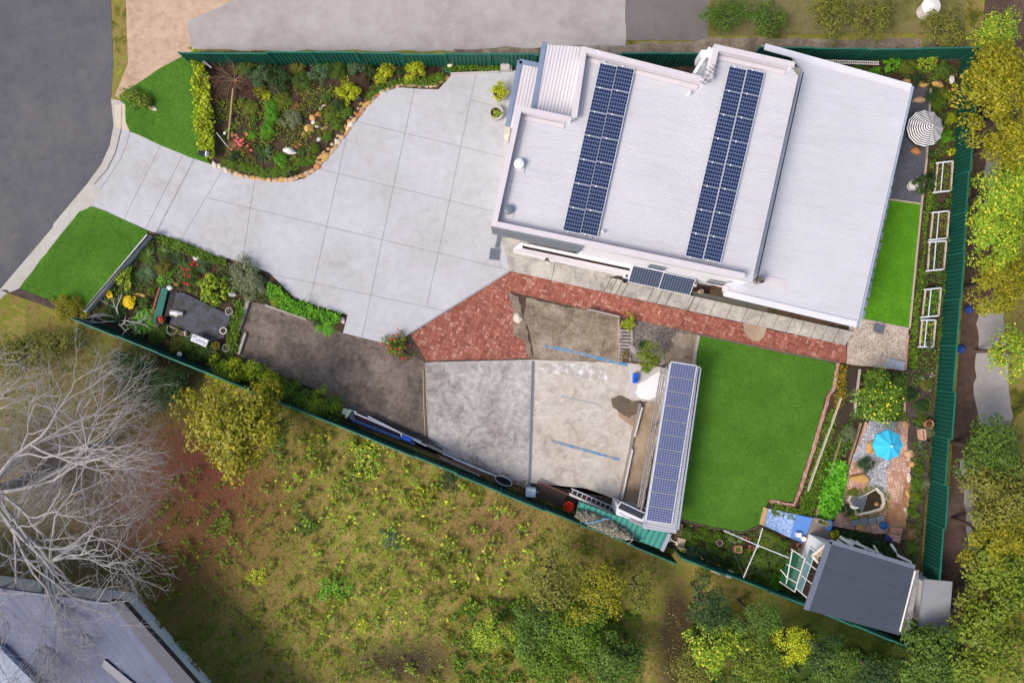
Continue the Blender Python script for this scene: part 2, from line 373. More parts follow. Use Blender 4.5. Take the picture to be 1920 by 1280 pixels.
obj('ground', MB().prism([(-140, -140), (140, -140), (140, 140), (-140, 140)], -1, 0), M_yard, kind='structure')
sheet('soil', [(282, 436), (372, 96), (1400, 110), (1400, 640), (1266, 1030), (160, 596)], .015, ground_mat('bare_soil', [(.3, S(60, 48, 42)), (.5, S(84, 70, 60)), (.7, S(110, 96, 86))], .8, 7, 34, .4), .1)
edgeR = [(196, -900), (205, -300), (208, 0), (212, 120), (208, 185), (213, 235), (206, 272), (190, 308), (163, 345), (100, 425), (2, 540), (-120, 660), (-400, 900), (-900, 1300)]
sheet('road', edgeR + [(-2400, 1300), (-2400, -900)], .012, M_road)
gut = [(x + 16, y + 4) for x, y in edgeR]
sheet('gutter', edgeR[4:12] + gut[4:12][::-1], .022, M_kerb)
k2 = [(243, 247), (238, 268), (226, 298), (205, 330), (180, 362)]
sheet('kerb', gut[4:8] + [(179, 349)] + [(190, 352), (205, 330), (226, 298), (238, 268), (243, 247), (236, 228), (236, 196)], .035, M_drive)
sheet('verge_kerb', [(214, 196), (236, 196), (236, 228), (243, 247), (217, 238)], .05, ground_mat('beige_kerb', [(.3, S(192, 176, 158)), (.7, S(212, 198, 180))], 1, 6, 30, .06))
sheet('kerb_strip', [(163, 345), (192, 352), (176, 386), (172, 389), (134, 396), (98, 430), (100, 420)], .03, M_kerb)
sheet('kerb_strip', [(136, 390), (172, 384), (36, 541), (18, 548), (10, 541)], .05, M_kerb)
sheet('verge', [(228, -900), (236, 0), (240, 120), (215, 180), (236, 190), (372, 100), (350, 90), (440, 60), (455, -900)], .02, M_sand)
sheet('paved_verge', seg_jit([(455, -900), (440, 0), (350, 40), (360, 92), (700, 96), (1172, 92), (1172, -900)], 30, 3), .03, M_nconc)
sheet('dark_paving', [(1174, -900), (1174, 76), (1328, 76), (1328, -900)], .036, ground_mat('dark_paving', [(.3, S(104, 98, 96)), (.7, S(128, 122, 120))], .3, 3, 25, .08))
sheet('neighbour_strip', seg_jit([(850, 92), (1290, 80), (1330, 70), (1480, 72), (1810, 74), (1815, 110), (1400, 112), (850, 116)], 20, 3), .045, M_dirt)
sheet('neighbour_soil', [(1330, 68), (1810, 60), (1815, -900), (1332, -900)], .02, ground_mat('neighbour_soil', [(.35, S(74, 76, 40)), (.48, S(108, 104, 58)), (.6, S(128, 118, 84)), (.72, S(92, 112, 40))], .3, 2.5, 25, .3))
# terrace at the rear of the lot
terr = [(1309, 629), (1330, 560), (1400, 116), (1804, 114), (1772, 480), (1738, 900), (1716, 1212), (1262, 1022), (1266, 972)]
sheet('terrace', terr, ZR, M_soil, .62)
# beds, driveway, lawns
sheet('soil', [(366, 97), (600, 108), (960, 116), (960, 134), (845, 140), (836, 152), (822, 166), (745, 161), (715, 172), (690, 195), (665, 230), (640, 260), (612, 297), (590, 320), (568, 334), (540, 340), (500, 338), (460, 331), (425, 320), (392, 308), (370, 200)], .03, M_soil, .05)
drive = [(243, 247), (262, 253), (300, 271), (365, 297), (392, 306), (425, 320), (460, 332), (500, 339), (540, 341), (570, 335), (590, 322), (612, 299), (640, 263), (665, 232), (690, 198), (715, 175), (745, 164), (790, 167), (822, 168), (836, 153), (848, 139), (965, 132), (1010, 150), (1030, 420), (960, 505), (955, 508), (770, 624), (745, 640), (735, 646), (690, 636), (643, 624), (652, 590), (600, 575), (550, 557), (525, 531), (505, 511), (455, 492), (400, 478), (340, 452), (278, 432), (200, 398), (172, 387), (190, 352), (205, 330), (226, 298), (238, 268)]
sheet('driveway', drive, .06, M_drive)
jl = MB()
for l, ww in (([(301, 273), (250, 375), (233, 411)], .9), ([(343, 290), (273, 428)], 1.1), ([(364, 298), (294, 434)], 1.8), ([(417, 319), (371, 395), (338, 451)], 1), ([(478, 337), (471, 380), (454, 491)], 1),
          ([(777, 166), (710, 480), (679, 632)], 1.1), ([(650, 255), (600, 480), (580, 567)], 1.1), ([(892, 141), (840, 390), (800, 573)], 1.1),
          ([(882, 187), (952, 206)], .9), ([(672, 229), (840, 269), (946, 295)], 1), ([(596, 316), (925, 396)], 1), ([(389, 371), (640, 431), (950, 505)], 1), ([(507, 514), (695, 553), (830, 582)], 1), ([(906, 495), (918, 485)], .8), ([(940, 503), (935, 486)], .8)):
    strip_mb(jl, l, ww * .030, .0645, .003)
obj('driveway_joints', jl, M_line, kind='structure')
obj('kerb_joint', strip_mb(strip_mb(MB(), [(228, 197), (227, 240), (216, 285), (200, 318), (176, 345)], .035, .058, .02), [(243, 247), (238, 268), (226, 298), (205, 330), (188, 354)], .03, .0665, .01), M_line, kind='structure')
sheet('lawn', [(356, 98), (372, 108), (368, 170), (374, 250), (384, 292), (396, 308), (365, 298), (300, 272), (262, 254), (243, 246), (236, 230), (235, 198), (222, 180), (300, 128)], .1, M_lawn, jit=.8)
sheet('lawn', [(148, 397), (172, 387), (200, 397), (278, 434), (225, 500), (160, 588), (100, 565), (36, 540), (70, 495)], .1, M_lawn, jit=.8)
sheet('brick_border', strip_pts([(228, 183), (300, 136), (358, 99)], 5), .07, M_edge)
sheet('soil', [(282, 438), (400, 480), (500, 512), (548, 560), (652, 592), (640, 625), (660, 640), (700, 810), (450, 712), (165, 594)], .03, M_soil, .05)
sheet('soil', [(0, 544), (36, 541), (160, 588), (165, 602)], .04, M_soil2, .05)
sheet('parking_slab', [(463, 562), (500, 573), (560, 592), (642, 624), (737, 648), (798, 680), (793, 725), (799, 836), (700, 802), (650, 778), (600, 735), (560, 716), (500, 692), (450, 668), (446, 650), (456, 600)], .045, M_dark, jit=1.2)
sheet('concrete_slab', [(797, 679), (990, 674), (1000, 674), (994, 918), (900, 884), (799, 836)], .05, M_slab, .1)
sheet('concrete_slab', [(1000, 674), (1175, 680), (1262, 690), (1225, 850), (1205, 955), (1160, 938), (1100, 915), (994, 905)], .055, M_slab2, .1)
sheet('soil', [(640, 760), (700, 800), (799, 834), (900, 884), (994, 902), (1100, 913), (1160, 936), (1205, 953), (1262, 985), (1262, 1026), (640, 776)], .04, M_soil2, .05)
sheet('stained_concrete', seg_jit([(1150, 742), (1172, 748), (1200, 752), (1232, 750), (1238, 790), (1222, 850), (1208, 950), (1165, 936), (1178, 850), (1188, 800), (1160, 780)], 10, 2.5), .062, M_tan, .05)
sheet('oil_stain', seg_jit([(1146, 746), (1165, 741), (1185, 752), (1215, 752), (1200, 772), (1180, 785), (1165, 775), (1150, 764)], 5, 2), .066, ground_mat('oil_stain', [(.3, S(84, 74, 64)), (.7, S(120, 106, 92))], 2, 9, 30, .2), .05)
sheet('white_patch', seg_jit([(1228, 700), (1246, 690), (1250, 700), (1244, 730), (1234, 742), (1215, 750), (1202, 748), (1192, 738), (1195, 722), (1212, 712)], 5, 1.3), .07, ground_mat('white_render', [(.3, S(214, 212, 212)), (.7, S(236, 236, 238))], 1, 6, 30, .04), .05)
sheet('pale_concrete', [(1180, 680), (1236, 690), (1236, 748), (1180, 748)], .06, ground_mat('pale_concrete', [(.3, S(176, 170, 166)), (.7, S(204, 200, 198))], 1, 6, 30, .07), .05)
# flaked white paint on the slab and blue survey lines
def paint_mat(name, col, base, sc, th, k=6):
    m, N, L, b = newmat(name); setb(b, .85, 0, .2); p = geo(N); n = noise(N, L, p, sc, 7, .75)
    n2 = noise(N, L, p, 2.5, 4); bc = ramp(N, [(.3, tuple(x * .85 for x in base[:3]) + (1,)), (.7, base)]); L.new(n2.outputs[0], bc.inputs[0])
    L.new(mix(N, L, mth(N, L, 'MULTIPLY', mth(N, L, 'SUBTRACT', n.outputs[0], th), k, clamp=True), bc.outputs[0], col), b.inputs['Base Color']); return m
sheet('flaked_paint', seg_jit([(1020, 680), (1090, 682), (1138, 690), (1140, 712), (1085, 712), (1075, 704), (1030, 700), (1006, 690)], 7, 2.5), .062, paint_mat('flaked_white', S(220, 216, 216), S(176, 168, 162), 2.2, .47), .05)
Mb1 = paint_mat('blue_paint', S(60, 132, 184), S(150, 148, 146), 3.5, .42); Mb2 = paint_mat('faint_blue_paint', S(104, 152, 186), S(176, 170, 164), 3.5, .5)
for k, (l, wd, mm) in enumerate((([(1022, 649), (1060, 656), (1110, 668), (1140, 676), (1176, 684)], 5, Mb1), ([(1034, 826), (1080, 839), (1120, 850), (1162, 861)], 4.5, Mb1), ([(1052, 743), (1085, 750), (1125, 758)], 3, Mb2))):
    sheet('blue_line', seg_jit(strip_pts(l, wd), 5, .6), .067 + .003 * k, mm, .01)
# drains
d1 = strip_mb(MB(), [(795, 692), (797, 760), (801, 832)], .16, .056, .02); obj('drain_channel', d1, plain('rusty_drain', S(96, 80, 62), .9, 0, .3, 9), kind='structure')
d1 = strip_mb(strip_mb(MB(), [(793, 692), (794.5, 760), (798, 832)], .04, .064, .02), [(798, 692), (800, 760), (804, 832)], .04, .064, .02)
obj('drain_edging', d1, plain('pale_edging', S(160, 154, 146), .9), kind='structure')
def grate(name, pts, z, wd, label, slats):
    t = thing(name, P(*pts[0], z), label, 'drain grate')
    f = MB(); f2 = MB()
    A, B = P(*pts[0], z), P(*pts[1], z); dv = (B - A); L = dv.length; u = dv / L; n = Vector((-u.y, u.x, 0))
    for s in (-1, 1): f.bar(A + n * s * wd / 2, B + n * s * wd / 2, .025, .03)
    obj('frame', f, plain('galvanised', S(140, 146, 156), .5, .5), t)
    for i in range(slats): q = A + dv * (i + .5) / slats; f2.bar(q - n * wd / 2, q + n * wd / 2, L / slats * .55, .02)
    obj('grating', f2, plain('galvanised', S(140, 146, 156), .5, .5), t)
    bed = MB(); bed.bar(A + Vector((0, 0, -.02)), B + Vector((0, 0, -.02)), wd, .015); obj('pit', bed, plain('pit', S(50, 52, 58), .9), t)
grate('channel_grate', [(999.5, 677), (992, 916)], .085, .13, 'long narrow steel channel grate crossing the concrete slab', 90)
grate('drain_grate', [(929, 466), (926, 487)], .095, .55, 'dark square drain grate at the corner of the driveway beside the house', 14)
grate('drain_grate', [(937, 441), (932, 465)], .09, .24, 'narrow channel grate leading from the house wall to the square grate', 6)
grate('drain_grate', [(1640, 611), (1659, 616)], ZR + .1, .62, 'square drain grate set in the tan pebbles behind the house', 9)
# brick area and brick path climbing beside the house
sheet('brick_paving', seg_jit([(770, 627), (800, 676), (990, 671), (985, 640), (976, 605), (962, 580), (956, 545), (956, 509)], 9, .8), .058, M_brick, .1)
sheet('mortar_edge', strip_pts([(766, 626), (955, 508.5)], 3), .066, plain('mortar_edge', S(150, 150, 156), .9), .1)
sheet('broken_concrete', seg_jit([(955, 548), (972, 556), (984, 600), (992, 640), (1000, 672), (990, 672), (984, 640), (962, 625), (962, 585)], 6, 2), .066, M_dirt, .1)
def zb(x):                                  # the climb of path and brick strip
    return .066 + (ZR - .03) * min(1, max(0, (x - 1120) / 120.0))
def ramp_sheet(name, top, bot, m, dz=0, n=24):
    mb = MB()
    def at(line, t):
        seg = t * (len(line) - 1); i = min(int(seg), len(line) - 2); f = seg - i
        return (line[i][0] + (line[i + 1][0] - line[i][0]) * f, line[i][1] + (line[i + 1][1] - line[i][1]) * f)
    vs = []; fs = []
    for i in range(n + 1):
        for ln in (top, bot):
            q = at(ln, i / n); z = zb(q[0]) + dz; vs.append(P(q[0], q[1], z))
        for ln in (top, bot):
            q = at(ln, i / n); vs.append(P(q[0], q[1], 0))
    for i in range(n):
        a, b = 4 * i, 4 * (i + 1); fs += [(a + 1, b + 1, b, a), (a, b, b + 2, a + 2), (b + 1, a + 1, a + 3, b + 3)]
    mb.add(vs, fs); return obj(name, mb, m, kind='structure')
ramp_sheet('brick_path', [(957, 508), (1121, 545), (1285, 582)], [(955, 546), (1110, 582), (1285, 619)], M_brick)
sheet('brick_path', [(1285, 582), (1392, 606), (1436, 617), (1587, 646), (1586, 680), (1570, 679), (1475, 662), (1285, 619)], ZR + .036, M_brick, .6)
sheet('bare_patch', seg_jit([(1392, 606), (1410, 603), (1438, 612), (1432, 632), (1420, 640), (1405, 634), (1396, 622)], 5, 1.5), ZR + .05, M_tan, .1)
# old concrete path with its steps
Mjo = plain('joint_riser_shade', S(88, 82, 74), .95)
def path_quad(x0, x1, z, m=M_path, name='concrete_path'):
    top = lambda x: 441 + (x - 940) * (.3 if x < 1010 else .32) if x < 1010 else 463 + (x - 1010) * .2455
    tp = lambda x: 546 + (x - 1260) * .223
    bt = lambda x: 508 + (x - 957) * .2215
    return sheet(name, [(x0 + 14 if x0 > 1120 else x0, tp(x0 + 14) if x0 > 1120 else 441 + (x0 - 940) * .3), (x1 + 14, tp(x1 + 14)), (x1, bt(x1)), (x0, bt(x0))], z, m, z)
sheet('concrete_path', [(938, 439), (1010, 452), (1190, 510), (1140, 520), (1122, 545), (956, 508)], .07, M_path, .1)
xs = [1122, 1133, 1144, 1155, 1166, 1198]
for i in range(5): path_quad(xs[i], xs[i + 1], .07 + .11 * min(i + 1, 5) * .8, name='path_step')
z0 = .07 + .44
xs = [1198, 1214, 1231, 1248, 1290]
for i in range(4): path_quad(xs[i], xs[i + 1], z0 + .05 * (i + 1), name='path_step')
ZP = z0 + .2
path_quad(1290, 1540, ZP); path_quad(1540, 1562, ZP + .08, name='path_step'); path_quad(1562, 1585, ZP + .14, name='path_step')
jl = MB()
for x in (1303, 1330, 1361, 1390, 1420, 1448, 1474, 1497, 1520):
    strip_mb(jl, [(x + 12, 546 + (x + 12 - 1260) * .223), (x, 508 + (x - 957) * .2215)], .03, ZP + .004, .003)
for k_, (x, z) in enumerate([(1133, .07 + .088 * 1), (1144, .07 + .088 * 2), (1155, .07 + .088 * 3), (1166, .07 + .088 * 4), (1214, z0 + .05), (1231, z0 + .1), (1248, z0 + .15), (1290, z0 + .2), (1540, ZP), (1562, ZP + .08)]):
    strip_mb(jl, [(x + 13, 546.5 + (x + 14 - 1260) * .223), (x - .6, 508 + (x - 957) * .2215)], .05, z + .008, .012)  # riser shade painted in as dark strips along the step edges
obj('path_joints_riser_shade', jl, Mjo, kind='structure')
strip_mb(jl2 := MB(), [(1046, 466), (1034, 525)], .03, .0735, .003); obj('path_joints_riser_shade', jl2, Mjo, kind='structure')  # a plain slab joint only
# right of the house
sheet('gravel', [(1690, 150), (1712, 160), (1747, 166), (1745, 215), (1738, 300), (1729, 380), (1660, 372), (1650, 300)], ZR + .04, M_grav)
sheet('lawn', [(1620, 374), (1664, 374), (1727, 384), (1716, 500), (1705, 613), (1600, 596), (1590, 560)], ZR + .07, M_lawn2, jit=.4)
sheet('stone_edging', strip_pts([(1746, 166), (1738, 300), (1729, 380), (1717, 500), (1706, 616)], 3.2), ZR + .11, plain('edging', S(178, 164, 148), .9, 0, .2, 14))
sheet('stone_edging', strip_pts([(1662, 372.5), (1728, 382)], 3), ZR + .11, plain('edging', S(178, 164, 148), .9))
sheet('stone_edging', strip_pts([(1608, 597), (1706, 616)], 3), ZR + .11, plain('edging', S(178, 164, 148), .9))
sheet('pebbles', seg_jit([(1595, 594), (1704, 616), (1700, 650), (1697, 694), (1588, 682), (1590, 630)], 14, .8), ZR + .055, M_pebb)
sheet('brick_border', strip_pts([(1703, 628), (1698, 690)], 4), ZR + .1, M_edge)
for i, q in enumerate([(1650, 316), (1673, 316), (1670, 340), (1666, 361), (1661, 385), (1657, 404), (1652, 422), (1650, 441), (1646, 461), (1641, 478), (1637, 496), (1633, 514), (1629, 533), (1626, 550), (1621, 568), (1616, 588)]):
    if i == 0: continue
    obj('stepping_stone', MB().box(P(q[0] - 3, q[1], ZR + .09), (.5, .44, .06), rz=R(-12) + rng.uniform(-.03, .03)), plain('paver', S(140, 146, 158), .9, 0, .1, 8), label=ordn(i - 1) + ' from the top of the grey square pavers half under the rear eave',
        cat='paver', group='square pavers along the rear eave', bevel=.01)
for i, (x, y) in enumerate(((1670, 681), (1687, 685))):
    obj('paving_slab', MB().box(P(x, y, ZR + .1), (.5, .5, .05), rz=R(-12)), plain('blue_paver', S(158, 166, 176), .9, 0, .06, 8), label=('left', 'right')[i] + ' one of two blue grey square slabs at the foot of the tan pebbles', cat='paver', group='two slabs in the pebbles', bevel=.01)
# middle lawn on its retaining edge
lawnM = [(1309, 629), (1475, 663), (1567, 681), (1560, 727), (1549, 738), (1524, 830), (1497, 912), (1486, 941), (1442, 935), (1424, 983), (1390, 997), (1330, 986), (1267, 970)]
sheet('lawn', lawnM, ZR + .08, M_lawn, jit=.4)
sheet('retaining_edge', strip_pts([(1311, 627), (1305, 660), (1266, 972)], 4), ZR + .1, plain('pale_wall', S(172, 164, 154), .9, 0, .15), .7)
sheet('lawn_edging', strip_pts([(1309, 627), (1475, 661), (1570, 679)], 2.5), ZR + .1, plain('dark_edge', S(120, 104, 92), .9, 0, .2))
sheet('timber_edge', strip_pts([(1267, 972), (1330, 988), (1392, 999), (1426, 985)], 3), ZR + .12, plain('dark_timber', S(84, 70, 62), .9, 0, .2))
sheet('brick_border', seg_jit(strip_pts([(1572, 680), (1564, 728), (1554, 742), (1529, 830), (1502, 915), (1489, 947), (1443, 939)], 6.5), 5, .6), ZR + .1, M_edge)
# gravel bank between stairs and lawn
sheet('gravel_bank', [(1184, 590), (1309, 618), (1306, 640), (1300, 684), (1262, 688), (1185, 676)], .3, M_grav2, .3)
sheet('gravel_bank', seg_jit([(1270, 622), (1308, 628), (1298, 684), (1250, 684), (1248, 662), (1264, 650), (1258, 636)], 6, 2.5), .33, M_dirt, .3)
sheet('dirt', seg_jit([(986, 558), (1050, 572), (1162, 594), (1166, 640), (1168, 681), (1080, 676), (1000, 673), (996, 640), (982, 590)], 12, 2), .064, M_dirt, .1)
# paved garden at the rear right
sheet('pavers', [(1655, 685), (1700, 690), (1698, 790), (1720, 800), (1706, 930), (1690, 1000), (1640, 1000), (1560, 985), (1570, 960), (1600, 840), (1630, 760)], ZR + .03, M_brick2)
sheet('soil', seg_jit([(1700, 690), (1755, 700), (1740, 900), (1722, 1060), (1690, 1050), (1700, 960), (1708, 900), (1700, 800)], 14, 2.5), ZR + .045, M_soil2)
sheet('soil', [(1572, 686), (1700, 694), (1692, 790), (1640, 800), (1622, 790), (1560, 975), (1520, 975), (1505, 930), (1530, 830), (1556, 742)], ZR + .04, M_soil)
sheet('white_pebbles', seg_jit([(1632, 785), (1700, 790), (1700, 860), (1680, 930), (1655, 945), (1640, 930), (1620, 880), (1598, 862), (1612, 830)], 10, 2), ZR + .06, M_white)
sheet('paver_path', [(1680, 790), (1703, 786), (1700, 860), (1690, 945), (1662, 940), (1664, 880), (1680, 850)], ZR + .075, M_brick2)
sheet('mulch', seg_jit([(1664, 940), (1690, 945), (1700, 900), (1708, 905), (1698, 990), (1660, 990)], 8, 2.5), ZR + .08, ground_mat('bark_mulch', [(.3, S(110, 78, 58)), (.5, S(158, 118, 88)), (.7, S(190, 156, 124))], 2, 14, 40, .3))
M_bank = ground_mat('yard_dirt', [(.3, S(58, 44, 38)), (.5, S(90, 72, 62)), (.7, S(120, 104, 96))], .3, 3, 25, .2)
sheet('neighbour_path', [(1850, -40), (1840, 120), (1812, 480), (1782, 900), (1745, 1230), (1840, 1240), (1870, 900), (1880, 480), (1920, 100), (1930, -40)], .03, M_bank)
for k, pts in enumerate(([(1836, 570), (1880, 560), (1890, 690), (1900, 780), (1870, 830), (1842, 800), (1826, 740)], [(1872, 280), (1882, 400), (1850, 430), (1846, 340), (1856, 260)], [(1800, 860), (1850, 880), (1850, 1000), (1820, 1080), (1812, 960)])):
    sheet('neighbour_paving', seg_jit(pts, 16, 4), .04, ground_mat('worn_paving', [(.3, S(142, 134, 128)), (.7, S(178, 172, 168))], .6, 4, 25, .1) if k == 0 else bpy.data.materials['worn_paving'])
# ------------------------------------------------------------ the house
M_roof = corr_mat('roof_sheet', S(205, 203, 208), DN, .115, .87, .5, width=.22, bs=.4)
M_roof2 = corr_mat('roof_sheet_low', S(203, 202, 208), DN, .115, .89, .5, width=.2, bs=.35)
M_roofV = corr_mat('entry_roof_sheet', S(214, 208, 214), DL, .17, .66, .5, width=.2, bs=.5)
M_cap = plain('roof_capping', S(206, 198, 202), .5, 0, .05, 2)
M_wall = plain('white_render', S(238, 237, 240), .8, 0, .02, 2)
M_grey = plain('grey_cladding', S(122, 130, 140), .7, 0, .05, 3)
M_blue = plain('blue_grey_gutter', S(122, 136, 162), .5, 0, .06, 3)
M_black = plain('flat_black', S(44, 46, 50), .8)  # plain black finish for the gutter, rails, pots and fittings
M_glass = plain('dark_glass', S(50, 56, 66), .12, 0, .1, 3, .6)
ZU, ZC = 5.0, 3.7                         # roof sheet levels: upper and rear
house = thing('house', P(1250, 330, 0), 'large white flat-roofed house with parapets, solar panels and a lower rear roof', 'house')
up = [(970, 198), (1072, 220), (1091, 88), (1325, 147), (1339, 84), (1490, 118), (1504, 136), (1416, 528), (1395, 522), (921, 423)]
Zt = ZU + .45
def rescale(pts, z0, z1):                 # same plan position, read at another height
    k = (H - z0) / (H - z1); return [(960 + (x - 960) * k, 640 + (y - 640) * k) for x, y in pts]
upz = [P(a, b, Zt) for a, b in up]
obj('roof', MB().prism(upz, ZU - .25, ZU), M_roof, house)
def wallrun(mb, pts, th, z0, z1, closed=False, inset=0):
    "wall along a run of plan points (metres), thickness th to the left of travel"
    n = len(pts)
    for i in range(n if closed else n - 1):
        a, b = Vector(pts[i]), Vector(pts[(i + 1) % n]); a.z = b.z = 0; u = (b - a).normalized(); nn = Vector((-u.y, u.x, 0))
        c = (a + b) / 2 + nn * (th / 2 + inset); L = (b - a).length
        mb.box((c.x, c.y, (z0 + z1) / 2), (L, th, z1 - z0), rz=math.atan2(u.y, u.x))
    return mb
# parapets and their cappings (outline runs clockwise in plan, so the inside lies to the right)
runs = {'bottom': [upz[8], upz[9]], 'left': [upz[9], upz[0]], 'notch': [upz[0], upz[1]], 'notch2': [upz[1], upz[2]], 'top': [upz[2], upz[3]], 'notch3': [upz[3], upz[4]], 'top2': [upz[4], upz[5]]}
for ki, (k, (a, b)) in enumerate(runs.items()):
    u = (b - a).normalized(); nn = Vector((u.y, -u.x, 0))          # inward for this winding
    mb = MB(); th = .16; e = .13
    A, B = a.copy(), b.copy(); A.z = B.z = 0
    c = (A + B) / 2 + nn * th / 2; L = (B - A).length
    mb.box((c.x, c.y, (ZU + Zt) / 2 - .12 - .004 * ki), (L - .02 - .002 * ki, th, Zt - ZU + .2), rz=math.atan2(u.y, u.x)); obj('parapet', mb, M_wall, house)
    cp = MB(); c = (A + B) / 2 + nn * .125; cp.box((c.x, c.y, Zt + .02 + .004 * ki), (L + .01, .25 + .004 * ki, .05), rz=math.atan2(u.y, u.x)); cp2 = cp
    c = (A + B) / 2 + nn * .37; cp.box((c.x, c.y, ZU + .03 + .004 * ki), (L - .5, .22, .05), rz=math.atan2(u.y, u.x))
    c = (A + B) / 2 + nn * .257; cp.box((c.x, c.y, Zt - .12), (L - .5, .012, .3), rz=math.atan2(u.y, u.x)); obj('capping', cp, M_cap, house)
# rear edge gutter of the upper roof
obj('gutter', MB().bar(P(1506, 136, ZU + .06), P(1418, 529, ZU + .06), .04, .07), M_black, house)
# walls of the upper storey, then the set-back lower storey
k = (H - Zt) / 1280
def shrink(pts, dd):
    out = []; n = len(pts); ar = sum(pts[i].x * pts[(i + 1) % n].y - pts[(i + 1) % n].x * pts[i].y for i in range(n)); s = 1 if ar > 0 else -1
    for i in range(n):
        a, b, c = pts[i - 1], pts[i], pts[(i + 1) % n]; u = (b - a).normalized(); v = (c - b).normalized()
        n1 = Vector((-u.y, u.x, 0)) * s; n2 = Vector((-v.y, v.x, 0)) * s; m_ = (n1 + n2); m_ = m_ / max(.3, m_.dot(n1)); out.append(b + m_ * dd)
    return out
wu = shrink(upz, .03)
obj('wall', MB().prism(wu, 3.25, ZU - .26), M_wall, house)
lowpts = shrink([upz[0], upz[1], upz[2], upz[3], upz[4], upz[5], upz[6], upz[7], upz[8], P(1095, 460, Zt), P(1108, 420, Zt) + Vector((0, .3, 0)), P(950, 385, Zt)], .06)
obj('wall', MB().prism(lowpts, 0, 3.24), M_wall, house)
# grey panel on the overhanging part
a, b = upz[9], P(1095, 460.5, Zt); u = (b - a).normalized(); nn = Vector((u.y, -u.x, 0))
c = (a + b) / 2 + nn * .03
obj('grey_panel', MB().box((c.x, c.y, (3.2 + Zt - .1) / 2), ((b - a).length, .05, Zt - .1 - 3.2), rz=math.atan2(u.y, u.x)), M_grey, house)
# high slot windows in the white wall
def slot(px, py, z, wd, h):
    q = P(px, py, z); t = (q - upz[9]).dot(u); base = upz[9] + u * t; base.z = z; f = MB(); c0 = base + nn * -.01
    f.box(c0 + nn * .02, (wd + .08, .06, h + .08), rz=math.atan2(u.y, u.x)); fr = obj('window', f, M_grey, house)
    f = MB(); f.box(c0 + nn * .045, (wd, .03, h), rz=math.atan2(u.y, u.x)); obj('pane', f, M_glass, fr)
slot(1232, 500, 3.5, .8, .45); slot(1345, 533, 2.6, 1.0, .4); slot(1368, 545, 1.2, .4, .3)
# rear lower roof
lc = [(1430, 84), (1710, 161), (1607, 612), (1357, 553), (1361, 531), (1396, 524), (1425, 450), (1504, 130), (1482, 100)]
lcz = P2(lc, ZC); obj('rear_roof', MB().prism(lcz, ZC - .18, ZC), M_roof2, house)
cp = MB(); 
for a, b in (((1434, 88), (1708, 164)), ((1606, 608), (1358, 549.5))):
    A, B = P(*a, ZC + .03), P(*b, ZC + .03); cp.bar(A, B, .32, .06)
obj('capping', MB().bar(P(1361, 536, ZC + .03), P(1359, 546, ZC + .03), .3, .05), M_cap, house)
obj('capping', cp, plain('rear_capping', S(216, 214, 222), .5, 0, .04, 2), house)
obj('gutter', MB().bar(P(1711, 163, ZC - .05), P(1609, 612, ZC - .05), .1, .12), plain('pale_gutter', S(168, 176, 188), .4, .2), house)
wl = shrink([P(1434, 90, ZC), P(1706, 166, ZC), P(1604, 606, ZC), P(1360, 549, ZC), P(1400, 500, ZC)], .42)
obj('wall', MB().prism(wl, 0, ZC - .19), plain('beige_wall', S(206, 196, 176), .8), house)
a, b = wl[3], wl[2]; uu = (b - a).normalized(); nn2 = Vector((uu.y, -uu.x, 0)); q = a + uu * 2.6 + nn2 * .02; q.z = 1.9
fr = obj('window', MB().box(q, (.95, .06, .8), rz=math.atan2(uu.y, uu.x)), M_wall, house); obj('pane', MB().box(q + nn2 * .02, (.85, .05, .7), rz=math.atan2(uu.y, uu.x)), M_glass, fr)
obj('flashing', MB().prism(P2([(1421, 513), (1475, 525), (1472, 543), (1418, 531)], ZC + .03), ZC, ZC + .03), M_cap, house)
# flues, vents, aerial
def flue(px, py, z, r, h, m, name='vent', hat=True):
    q = P(px, py, z); mb = MB().lathe(q, [(r * .8, 0), (r * .8, h * .7), (r * 1.15, h * .72), (r * 1.1, h * .9), (r * .5, h), (.01, h * 1.02)] if hat else [(r, 0), (r, h), (r * .82, h + .002), (r * .8, h - .25), (.01, h - .26)], 20)
    return obj(name, mb, m, house, smooth=False)
flue(973, 310, ZU, .22, .4, plain('white_vent', S(226, 228, 232), .4)); obj('vent_base', MB().box(P(973, 311, ZU + .03), (.6, .6, .05), rz=R(-12)), M_cap, house)
flue(953, 395, ZU, .2, .3, plain('grey_vent', S(122, 128, 136), .5, .3)); obj('vent_base', MB().box(P(953, 396, ZU + .03), (.55, .55, .05), rz=R(-12)), M_cap, house)
flue(1418, 527, ZC, .17, .75, plain('steel_flue', S(150, 138, 134), .4, .6), 'flue', False)
flue(1129, 436, ZU, .06, .3, plain('white_vent', S(226, 228, 232), .4), 'pipe_vent'); flue(1291, 177, ZU, .07, .3, plain('white_vent', S(226, 228, 232), .4), 'pipe_vent')
an = MB(); A, B = P(1319, 158, ZU + .05), P(1347, 116, ZU + 1.3)
an.tube([P(1322, 152, ZU), P(1323, 151, ZU + 1.1)], .02, 6); A = P(1316, 158, ZU + 1.1); an.tube([A, P(1349, 113, ZU + 1.1)], .014, 6)
for t, l in ((.05, .35), (.2, .5), (.35, .3), (.5, .6), (.62, .4), (.75, .28)):
    q = A.lerp(P(1349, 113, ZU + 1.1), t); v = Vector((.83, -.55, 0)); an.tube([q - v * l / 2, q + v * l / 2], .014, 5)
obj('aerial', an, plain('aerial_metal', S(70, 70, 76), .5, .5), house)
cb = MB(); cb.tube([P(1134, 118, ZU + .05), P(1131, 108, ZU + .3), P(1124, 100, Zt + .05), P(1120, 94, Zt + .05)], .03, 8); obj('conduit', cb, M_wall, house)
